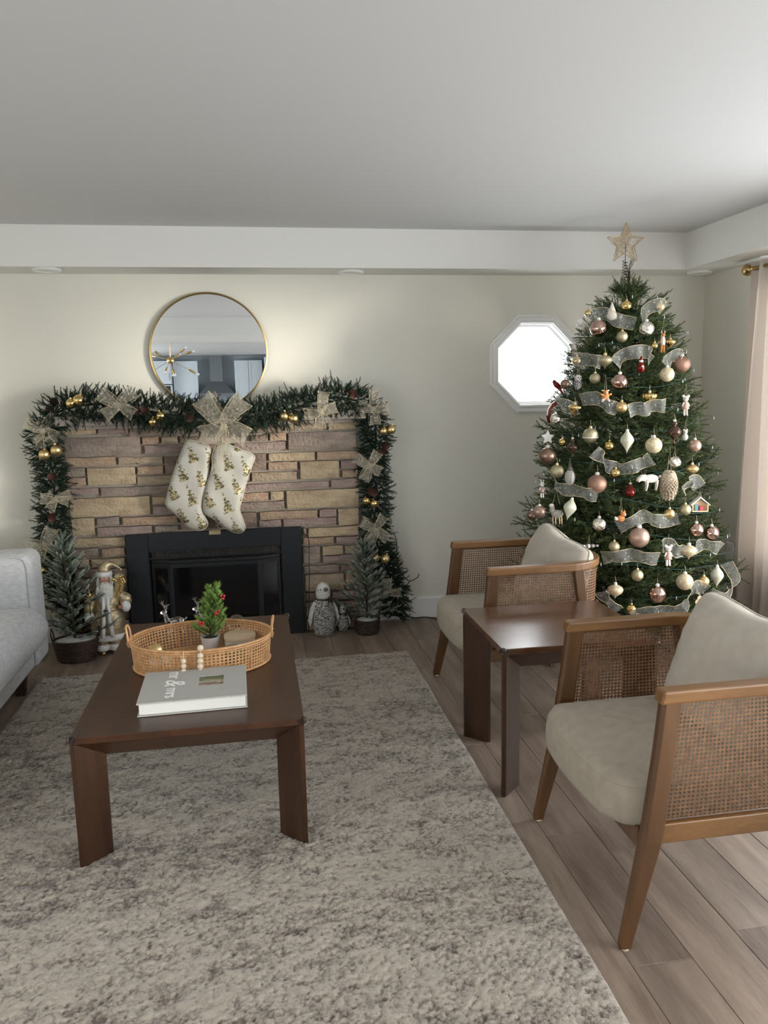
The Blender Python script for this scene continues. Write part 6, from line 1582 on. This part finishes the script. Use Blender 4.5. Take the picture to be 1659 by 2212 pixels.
make_pillow('plump pale grey pillow leaning in the near cane armchair', (1.435, 2.095, 0.622), 1, 0.10, 0.33, 0.05)
make_pillow('pale grey pillow leaning in the far cane armchair', (1.405, 3.550, 0.602), 2, 0.10, 0.33, 0.13)

# ------------------------------------------------------------------ oval rattan tray and what stands in it
trx, try_, trz = -0.243, 3.055, TZ
tray = thing('rattan_tray', 'oval woven rattan tray with loop handles on the coffee table', 'tray', (trx, try_, trz))
ra, rb, th_ = 0.272, 0.200, 0.112
def el(a, k=1.0, z=0.0): return (ra*k*math.cos(a), rb*k*math.sin(a), z)
per = 2*PI*math.sqrt((ra*ra+rb*rb)/2); nu = int(per/0.0138)
def ftray(u, v, w):
    a = 2*PI*u/nu; k = 1.0-0.035*(1-v/8)-w/ra; return el(a, k, 0.008+v*(th_-0.014)/8)
cane(nu, 8, ftray, 'cane_wall', M['rattan'], tray, hole=0.335)
for nm, z, k, r in (('rim', th_, 1.005, 0.0055), ('rim', th_-0.009, 1.008, 0.0042), ('base_ring', 0.006, 0.968, 0.0055)):
    MB().tube([el(a, k, z) for a in np.linspace(0, 2*PI, 73)[:-1]], r, 7, closed=True).build(nm, M['rattan'], tray, smooth=True)
MB().lathe([(0.001, 0.003), (0.255, 0.003), (0.255, 0.007), (0.001, 0.007)], 48, sy=rb/ra).build('base', M['rattan'], tray)
for a0, s_ in ((PI, -1), (0, 1)):
    pts = [el(a0-0.17, 1.02, th_-0.02), el(a0-0.16, 1.03, th_+0.030), el(a0-0.08, 1.04, th_+0.055), el(a0+0.08, 1.04, th_+0.055), el(a0+0.16, 1.03, th_+0.030), el(a0+0.17, 1.02, th_-0.02)]
    MB().tube(catmull(pts, 5), 0.0042, 6).build('handle', M['rattan'], tray, smooth=True)
    for q in (-0.17, 0.17):
        x, y, z = el(a0+q, 1.01, th_-0.004); MB().tube([(x+0.010*math.cos(b), y, z+0.011*math.sin(b)) for b in np.linspace(0, 2*PI, 9)[:-1]], 0.0022, 5, closed=True).build('binding', M['rattan'], tray, smooth=True)
for a in (0.9, 2.0, 4.2, 5.5): x, y, z = el(a, 0.975, 0.008); MB().tube([(x, y, 0.008), el(a, 0.99, th_-0.01)], 0.005, 5, flat=0.5).build('stake', M['rattan'], tray)

bz = TZ+0.0085
pt_ = thing('potted_fir', 'small bright green fir with red berries in a white pot in the tray', 'plant', (-0.218, 3.165, bz), (0, 0, 0.6))
MB().lathe([(0.001, 0), (0.027, 0.0), (0.030, 0.003), (0.0385, 0.060), (0.040, 0.064), (0.037, 0.064), (0.034, 0.052), (0.001, 0.052)], 32).build('pot', M['white_pot'], pt_, smooth=30)
little_tree(pt_, 0.048, 0.215, 0.062, M['moss'], 40, 0.0175, 26, 0.026, 5, (0.030, 0.0), 0.0011, up=0.75)
MB().lathe([(0.001, 0.0), (0.035, 0.0), (0.035, 0.004), (0.001, 0.006)], 20, (0, 0, 0.050)).build('soil', M['trunk'], pt_)
for (x, y, z) in ((0.052, -0.030, 0.215), (0.060, -0.024, 0.224), (0.046, -0.022, 0.226), (0.000, -0.052, 0.170), (0.014, -0.052, 0.176), (0.008, -0.050, 0.164), (-0.048, -0.030, 0.135), (-0.056, -0.024, 0.130), (-0.060, -0.030, 0.140)):
    MB().ball((x, y, z), 0.0066, 12, 8).build('berry', M['berry'], pt_, smooth=True)
t = thing('candle_jar', 'round candle jar with a pale wooden lid in the tray', 'candle', (-0.098, 3.150, bz))
MB().lathe([(0.001, 0), (0.060, 0.0), (0.0625, 0.003), (0.0625, 0.052), (0.001, 0.052)], 40).build('jar', M['candle'], t, smooth=30)
MB().lathe([(0.001, 0.053), (0.0635, 0.053), (0.0645, 0.056), (0.0645, 0.066), (0.063, 0.068), (0.001, 0.068)], 40).build('lid', M['lid'], t, smooth=30)
t = thing('glass_dish', 'low green glass dish in front of the candle jar in the tray', 'dish', (-0.118, 3.035, bz))
MB().lathe([(0.001, 0), (0.043, 0.0), (0.046, 0.003), (0.046, 0.046), (0.044, 0.049), (0.001, 0.050)], 36).build('dish', M['greenglass'], t, smooth=30)
t = thing('bauble', 'satin gold bauble lying in the left end of the rattan tray', 'ornament', (-0.425, 3.085, bz+0.043))
MB().lathe(p_ball(0.030), 28).build('body', M['gold_matte'], t, smooth=True); MB().lathe([(0.006, 0.029), (0.006, 0.036), (0.002, 0.037)], 10).build('cap', M['gold_matte'], t)
t = thing('coaster', 'small white square box under the gold bauble in the tray', 'box', (-0.408, 3.075, bz), (0, 0, 0.1)); MB().bbox(-0.042, 0.042, -0.035, 0.035, 0, 0.0125, 0.001).build('body', M['white_orn'], t)
# wooden bead garland over the front rim
bg_ = thing('bead_garland', 'string of pale wooden beads hanging over the front rim of the tray', 'garland', (-0.262, 2.86, TZ))
fy = try_-rb*1.01
def rimy(x): return try_-rb*1.0*math.sqrt(max(0, 1-((x-trx)/ra)**2))
def bead(x, y, z, r): MB().ball((x+0.262, y-2.86, z-TZ), r, 12, 8).build('bead', M['beadwood'], bg_, smooth=True)
for k in range(6): bead(-0.234-0.001*k, rimy(-.234)-0.020+(0.014 if k == 0 else 0), TZ+0.122-0.0205*k+(0.004 if k == 0 else 0), 0.0112 if k else 0.0122)
for k in range(4): bead(-0.296-0.001*k, rimy(-.296)-0.020, TZ+0.084-0.019*k, 0.0098)
for k in range(4): bead(-0.284+0.014*k, rimy(-.28)-0.016, TZ+0.012, 0.0095)
MB().tube([(-0.296+0.262, rimy(-.296)-0.020-2.86, 0.084), (-0.296+0.262, rimy(-.296)-0.010-2.86, 0.118), (-0.285+0.262, rimy(-.285)+0.016-2.86, 0.10), (-0.245+0.262, rimy(-.245)+0.016-2.86, 0.10), (-0.234+0.262, rimy(-.234)-0.008-2.86, 0.125), (-0.234+0.262, rimy(-.234)-0.020-2.86, 0.10)], 0.0016, 5).build('twine', M['string'], bg_)
# clear reindeer behind the tray
def deer(x, y, rz, label):
    t = thing('crystal_reindeer', label, 'figurine', (x, y, TZ), (0, 0, rz), 'clear reindeer on the coffee table')
    b_ = MB().tube([(0.052, 0, 0.052), (0.030, 0, 0.056), (0.0, 0, 0.054), (-0.018, 0, 0.060), (-0.026, 0, 0.080), (-0.030, 0, 0.100)], [0.012, 0.019, 0.018, 0.016, 0.010, 0.008], 12)
    for (a, c0) in ((-0.012, 0.010), (-0.010, -0.010), (0.044, 0.010), (0.046, -0.010)): b_.tube([(a, c0, 0.050), (a+0.003, c0, 0.026), (a, c0, 0.001)], [0.008, 0.005, 0.004], 8)
    b_.ball((-0.036, 0, 0.106), 0.0105, 12, 8, (1.5, 0.9, 0.9)); b_.tube([(0.060, 0, 0.056), (0.070, 0, 0.064)], [0.005, 0.002], 6)
    b_.build('body', M['crystal'], t, smooth=True)
    for s_ in (-1, 1):
        a_ = MB().tube([(-0.030, s_*0.004, 0.114), (-0.026, s_*0.014, 0.128), (-0.030, s_*0.026, 0.142), (-0.034, s_*0.030, 0.156)], [0.003, 0.0026, 0.0022, 0.0012], 6)
        for q in ((-0.026, 0.014, 0.128, -0.040, 0.012, 0.142), (-0.029, 0.024, 0.139, -0.044, 0.030, 0.148), (-0.029, 0.024, 0.139, -0.018, 0.038, 0.150)):
            a_.tube([(q[0], s_*q[1], q[2]), (q[3], s_*q[4], q[5])], [0.0022, 0.0012], 6)
        a_.build('antler', M['crystal'], t, smooth=True)
deer(-0.400, 3.465, 0.5, 'left clear crystal reindeer standing behind the rattan tray')
deer(-0.262, 3.490, 0.4, 'clear crystal reindeer half hidden behind the small potted fir')
t = thing('crystal_ball', 'clear glass ball behind the right side of the tray', 'ornament', (-0.118, 3.430, TZ+0.040)); MB().ball((0, 0, 0), 0.040, 20, 14, (1, 1, 0.98)).build('ball', M['crystal'], t, smooth=True)

# ------------------------------------------------------------------ photo album
al = thing('photo_album', 'thick grey linen wedding album with white lettering on the coffee table', 'book', (-0.249, 2.700, TZ), (0, 0, 0.02))
aw, ah = 0.180, 0.148
MB().bbox(-aw, aw, -ah, ah, 0.0008, 0.005, 0.0012).build('back_cover', M['album'], al)
MB().bbox(-aw+0.006, aw-0.006, -ah+0.007, ah-0.006, 0.005, 0.043, 0.0015).build('pages', M['pages'], al)
cv = MB(); px0, px1, py0, py1 = 0.014, 0.100, -0.030, 0.068
cv.box(-aw, px0, -ah, ah, 0.043, 0.048).box(px1, aw, -ah, ah, 0.043, 0.048).box(px0, px1, -ah, py0, 0.043, 0.0480).box(px0, px1, py1, ah, 0.043, 0.0480)
cv.build('front_cover', M['album'], al)
MB().bbox(-aw-0.002, aw, ah-0.004, ah+0.001, 0.001, 0.0475, 0.0015).build('spine', M['album'], al)
pm = bpy.data.materials.new('cover_photo'); pm.use_nodes = True; nt = pm.node_tree; b = nt.nodes['Principled BSDF']
tc = nt.nodes.new('ShaderNodeTexCoord'); n_ = nt.nodes.new('ShaderNodeTexNoise'); n_.inputs['Scale'].default_value = 38; n_.inputs['Detail'].default_value = 2
sp_ = nt.nodes.new('ShaderNodeSeparateXYZ'); nt.links.new(tc.outputs['Object'], n_.inputs['Vector']); nt.links.new(tc.outputs['Object'], sp_.inputs[0])
mr_ = nt.nodes.new('ShaderNodeMapRange'); mr_.inputs[1].default_value = py0; mr_.inputs[2].default_value = py1; nt.links.new(sp_.outputs['Y'], mr_.inputs[0])
ad_ = nt.nodes.new('ShaderNodeMath'); ad_.operation = 'MULTIPLY_ADD'; ad_.inputs[1].default_value = 0.5; nt.links.new(n_.outputs['Fac'], ad_.inputs[0]); nt.links.new(mr_.outputs[0], ad_.inputs[2])
rr_ = nt.nodes.new('ShaderNodeValToRGB'); e = rr_.color_ramp.elements; e[0].position = 0.1; e[0].color = (0.20, 0.20, 0.19, 1); e[1].position = 1.2; e[1].color = (0.10, 0.13, 0.06, 1)
for p_, c_ in ((0.35, (0.40, 0.30, 0.27, 1)), (0.52, (0.16, 0.10, 0.08, 1)), (0.68, (0.42, 0.42, 0.34, 1)), (0.9, (0.13, 0.17, 0.08, 1))): q = e.new(p_); q.color = c_
nt.links.new(ad_.outputs[0], rr_.inputs[0]); nt.links.new(rr_.outputs[0], b.inputs['Base Color']); b.inputs['Roughness'].default_value = 0.25
MB().box(px0, px1, py0, py1, 0.0432, 0.0442).build('photo', pm, al)
def text(body, size, loc, rz, sh=0.0):
    c = bpy.data.curves.new('lettering', 'FONT'); c.body = body; c.size = size; c.extrude = 0.0002; c.align_x = 'CENTER'; c.shear = sh; c.resolution_u = 4; c.space_character = 0.92; c.materials.append(M['white_print']); c.offset = 0.0006
    tmp = bpy.data.objects.new('lettering_curve', c); C.objects.link(tmp); bpy.context.view_layer.update()
    me = bpy.data.meshes.new_from_object(tmp.evaluated_get(bpy.context.evaluated_depsgraph_get())); bpy.data.objects.remove(tmp)
    o = bpy.data.objects.new('lettering', me); C.objects.link(o); o.parent = al; o.location = loc; o.rotation_euler = (0, 0, rz); return o
text('mr', 0.062, (-0.092, 0.098, 0.0483), -PI/2)
text('mrs', 0.062, (-0.092, -0.072, 0.0483), -PI/2)
text('&', 0.100, (-0.100, 0.022, 0.0483), -PI/2, 0.25)
# little serifs under the letter stems
for yy in (0.124, 0.103, 0.082): MB().box(-0.0935, -0.0915, yy-0.006, yy+0.006, 0.0481, 0.0486).build('lettering', M['white_print'], al)

# ------------------------------------------------------------------ sofa at the left edge
so_ = thing('sofa', 'light grey linen sofa cut off by the left edge of the picture', 'sofa', (-1.6, 3.2, 0))
def rbox(name, x0, x1, y0, y1, z0, z1, r, mat, root, seg=4, puff=0.0):
    mb = MB().box(x0, x1, y0, y1, z0, z1); off = np.array(root.location); mb.v = [v-off for v in mb.v]
    o = mb.build(name, mat, root); b_ = o.modifiers.new('bevel', 'BEVEL'); b_.width = r; b_.segments = seg; b_.limit_method = 'NONE'; o.data.shade_smooth(); return o
rbox('armrest', -2.08, -1.165, 4.16, 4.40, 0.10, 0.715, 0.055, M['sofa'], so_, 6)
wpart(MB().tube([(-1.185, 4.163, 0.12), (-1.185, 4.163, 0.64), (-1.20, 4.163, 0.69), (-1.24, 4.163, 0.705), (-2.0, 4.163, 0.705)], 0.003, 5), 'piping', M['sofa'], so_, smooth=True)
rbox('base', -2.08, -1.185, 2.45, 4.165, 0.115, 0.26, 0.02, M['sofa'], so_, 3)
def scush(name, y0, y1):
    def f(u, v, side):
        hx_, hy_ = 0.42, (y1-y0)/2; e = max(abs(u), abs(v)); rr_ = 0.05
        x = -1.545+u*hx_; y = (y0+y1)/2+v*hy_
        z = (0.452+0.014*(1-u*u)*(1-v*v)-0.05*max(0, (e-0.86)/0.14)**2.2) if side > 0 else 0.262
        return (x+1.6, y-3.2, z)
    n = 24; mb = cushion(n, n, f); V = np.concatenate(mb.v); ring = [(i, 0) for i in range(n)]+[(n, j) for j in range(n)]+[(i, n) for i in range(n, 0, -1)]+[(0, j) for j in range(n, 0, -1)]
    idx = lambda s_, q: (0 if s_ else (n+1)**2)+q[0]*(n+1)+q[1]; ex = []; m_ = len(ring); b0 = len(V)
    for lev, bu in ((0.75, 0.018), (0.45, 0.024), (0.15, 0.012)):
        for q in ring:
            a = V[idx(1, q)]; c_ = V[idx(0, q)]; p = c_+(a-c_)*lev; sd = np.array([1.0 if q[0] == n else (-1.0 if q[0] == 0 else 0), 0, 0]); ex.append(p+sd*bu)
    mb.add(ex, []); lv = [[idx(1, q) for q in ring]]+[[b0+l*m_+k for k in range(m_)] for l in range(3)]+[[idx(0, q) for q in ring]]
    for a, c_ in zip(lv[:-1], lv[1:]):
        for k in range(m_): mb.f.append((a[k], a[(k+1) % m_], c_[(k+1) % m_], c_[k]))
    return build_clean(mb, name, M['sofa'], so_)
scush('seat_cushion', 3.32, 4.155); scush('seat_cushion', 2.47, 3.31)
rbox('backrest', -2.20, -1.98, 2.45, 4.40, 0.10, 0.80, 0.05, M['sofa'], so_, 4)
for (x, y) in ((-1.235, 4.08), (-1.235, 2.60), (-2.05, 4.08), (-2.05, 2.60)):
    lg = MB(); lg.prism([(x-0.03, 0.002), (x+0.012, 0.002), (x+0.028, 0.116), (x-0.03, 0.116)], 1, y-0.02, y+0.02); wpart(lg, 'leg', M['dark_leg'], so_)
t = tag(MB().bbox(-1.42, -1.275, 4.60, 4.74, 0.0008, 0.006, 0.001).build('floor_vent', M['vent']), 'black floor register beside the sofa', 'vent')
for k in range(5): MB().box(-1.41, -1.285, 4.612+k*0.026, 4.620+k*0.026, 0.006, 0.0075).build('slat', M['black'], t)

# ------------------------------------------------------------------ curtain and rod
rod = thing('curtain_rod', 'brass curtain rod with a round ball finial on the right wall', 'curtain rod', (2.905, 4.0, 2.165))
MB().tube([(0, 0.30, 0), (0, -3.9, 0)], 0.0125, 12).build('rod', M['brass'], rod, smooth=True)
MB().lathe([(0.013, -0.02), (0.020, -0.016), (0.020, -0.008), (0.014, -0.004), (0.026, 0.008), (0.034, 0.024), (0.036, 0.040), (0.030, 0.058), (0.016, 0.070), (0.001, 0.073)], 24).xf(Matrix.Translation((0, 0.30, 0)) @ Matrix.Rotation(-PI/2, 4, 'X')).build('finial', M['brass'], rod, smooth=True)
for y in (0.20, -3.6): MB().tube([(0, y, 0), (0.105, y, 0)], 0.008, 8).lathe([(0.025, 0), (0.025, 0.006)], 16).xf(Matrix.Translation((0.103, y, 0)) @ Matrix.Rotation(PI/2, 4, 'Y')).build('bracket', M['brass'], rod)
def curtain(y0, y1, folds, seed, label):
    nu, nv = folds*14, 40; V = []; Fc = []; r = random.Random(seed); ph = r.random()*6
    for i in range(nu+1):
        u = i/nu
        for j in range(nv+1):
            v = j/nv; z = 0.012+v*2.190; fl = 0.030+0.020*(1-v)
            y = y0+(y1-y0)*u+0.022*(1-v)*math.sin(3.1*u*PI+1)+(0.05*(1-v) if u < .001 else 0)*0
            y = (y0+y1)/2+(y-(y0+y1)/2)*(1+0.10*(1-v))
            x = 2.905+fl*math.sin(2*PI*folds*u+ph+0.35*math.sin(2.3*v+5*u))+0.010*math.sin(17*u+4*v)
            V.append((x, y, z))
    for i in range(nu):
        for j in range(nv): a = i*(nv+1)+j; Fc.append((a, a+nv+1, a+nv+2, a+1))
    o = MB().add(V, Fc).build('curtain', M['curtain'], smooth=True); tag(o, label, 'curtain', 'beige curtains on the brass rod'); return o
curtain(4.285, 3.86, 4, 2, 'beige linen curtain panel hanging nearest the Christmas tree')
curtain(3.835, 3.40, 4, 5, 'beige linen curtain panel nearer the camera at the right edge')
t = thing('wall_outlet', 'white wall outlet low on the right wall behind the tree', 'outlet', (XR, 4.54, 0.43)); MB().bbox(-0.006, 0, -0.035, 0.035, -0.057, 0.057, 0.0015).build('plate', M['trim'], t)
for z in (-0.02, 0.02): MB().bbox(-0.009, -0.006, -0.016, 0.016, z-0.014, z+0.014, 0.001).build('socket', M['white_orn'], t)

# ------------------------------------------------------------------ kitchen and dining lamp, seen in the mirror
def cabinet(x0, x1, z0, z1, label, doors, depth=0.35):
    t = thing('kitchen_cabinet', label, 'cabinet', ((x0+x1)/2, YK, 0), group='kitchen cabinets in the mirror')
    w = (x1-x0)/2; MB().box(-w, w, 0.002, depth, z0, z1).build('body', M['kitchen'], t)
    for k in range(doors):
        a = -w+2*w*k/doors+0.004; b = -w+2*w*(k+1)/doors-0.004
        d = MB().bbox(a, b, depth, depth+0.020, z0+0.004, z1-0.004, 0.002).build('door', M['kitchen'], t)
        f_ = MB()
        for (p0, p1, q0, q1) in ((a, a+0.05, z0+.004, z1-.004), (b-0.05, b, z0+.004, z1-.004), (a+0.05, b-0.05, z0+.004, z0+0.06), (a+0.05, b-0.05, z1-0.06, z1-.004)): f_.box(p0, p1, depth+0.020, depth+0.028, q0, q1)
        f_.build('door_frame', M['kitchen'], d)
        MB().tube([(b-0.025, depth+0.028, z0+0.08), (b-0.025, depth+0.05, z0+0.08), (b-0.025, depth+0.05, z0+0.22), (b-0.025, depth+0.028, z0+0.22)], 0.005, 6).build('handle', M['steel'], d)
    return t
cabinet(-2.10, -1.64, 1.72, 2.19, 'white upper cabinet above the oven, reflected in the round mirror', 1, 0.6)
cabinet(-1.62, -1.12, 1.30, 2.19, 'wide white kitchen cabinet left of the hood, reflected in the mirror', 1)
cabinet(-0.36, 0.22, 1.30, 2.19, 'white kitchen cabinet with two doors right of the hood, in the mirror', 2)
cabinet(-1.62, 0.22, 0.0, 0.90, 'white base cabinets under the kitchen hood, reflected view', 4, 0.6)
cabinet(0.26, 1.10, 0.0, 2.24, 'tall white kitchen cabinet at the far right of the kitchen wall', 2, 0.6)
ov = thing('oven', 'black built in oven in the tall unit seen in the mirror', 'oven', (-1.87, YK, 0)); MB().box(-0.23, 0.23, 0.002, 0.60, 0.0, 1.70).build('housing', M['kitchen'], ov); MB().bbox(-0.21, 0.21, 0.60, 0.615, 0.95, 1.68, 0.003).build('front', M['oven'], ov); MB().tube([(-0.18, 0.64, 1.55), (0.18, 0.64, 1.55)], 0.008, 8).build('handle', M['steel'], ov)
hd = thing('range_hood', 'dark grey pyramid range hood on the kitchen wall seen in the mirror', 'range hood', (-0.74, YK, 1.46))
MB().box(-0.36, 0.36, 0.002, 0.48, 0.0, 0.05).build('canopy_base', M['steel'], hd)
MB().hexa([(-0.36, 0.002, 0.05), (0.36, 0.002, 0.05), (-0.36, 0.48, 0.05), (0.36, 0.48, 0.05), (-0.13, 0.002, 0.30), (0.13, 0.002, 0.30), (-0.13, 0.27, 0.30), (0.13, 0.27, 0.30)]).build('canopy', M['steel'], hd)
MB().box(-0.13, 0.13, 0.002, 0.27, 0.30, 0.84).build('chimney', M['steel'], hd)
MB().box(-0.08, -0.01, 0.48, 0.484, 0.015, 0.035).box(0.01, 0.08, 0.48, 0.484, 0.015, 0.035).build('controls', M['oven'], hd)
chd = thing('chandelier', 'brass sputnik chandelier with clear bulbs seen in the round mirror', 'chandelier', (-1.21, -2.5, 2.02))
MB().ball((0, 0, 0), 0.052, 24, 16).build('ball', M['brass'], chd, smooth=True)
MB().tube([(0, 0, 0.05), (0, 0, 0.28)], 0.006, 8).lathe([(0.06, 0.262), (0.06, 0.28)], 24).build('stem', M['brass'], chd, smooth=40)
for (x, y, z) in ((0.33, 0.10, 0.12), (0.37, -0.05, -0.20), (-0.05, 0.28, -0.17), (0.07, 0.25, -0.21), (-0.21, 0.12, 0.13), (-0.36, -0.05, -0.20), (-0.30, -0.2, 0.09), (0.1, -0.36, 0.1), (0.0, -0.3, -0.2), (0.24, 0.26, 0.16)):
    d = np.array([x, y, z]); L = np.linalg.norm(d); d /= L
    a_ = MB().tube([d*0.04, d*L*0.78], 0.004, 6).tube([d*L*0.70, d*L*0.72, d*L*0.96, d*L*0.98], [0.006, 0.016, 0.016, 0.012], 10).build('arm', M['brass'], chd, smooth=40)
    MB().ball(tuple(d*(L+0.025)), 0.022, 12, 8).build('bulb', M['bulb'], a_, smooth=True)
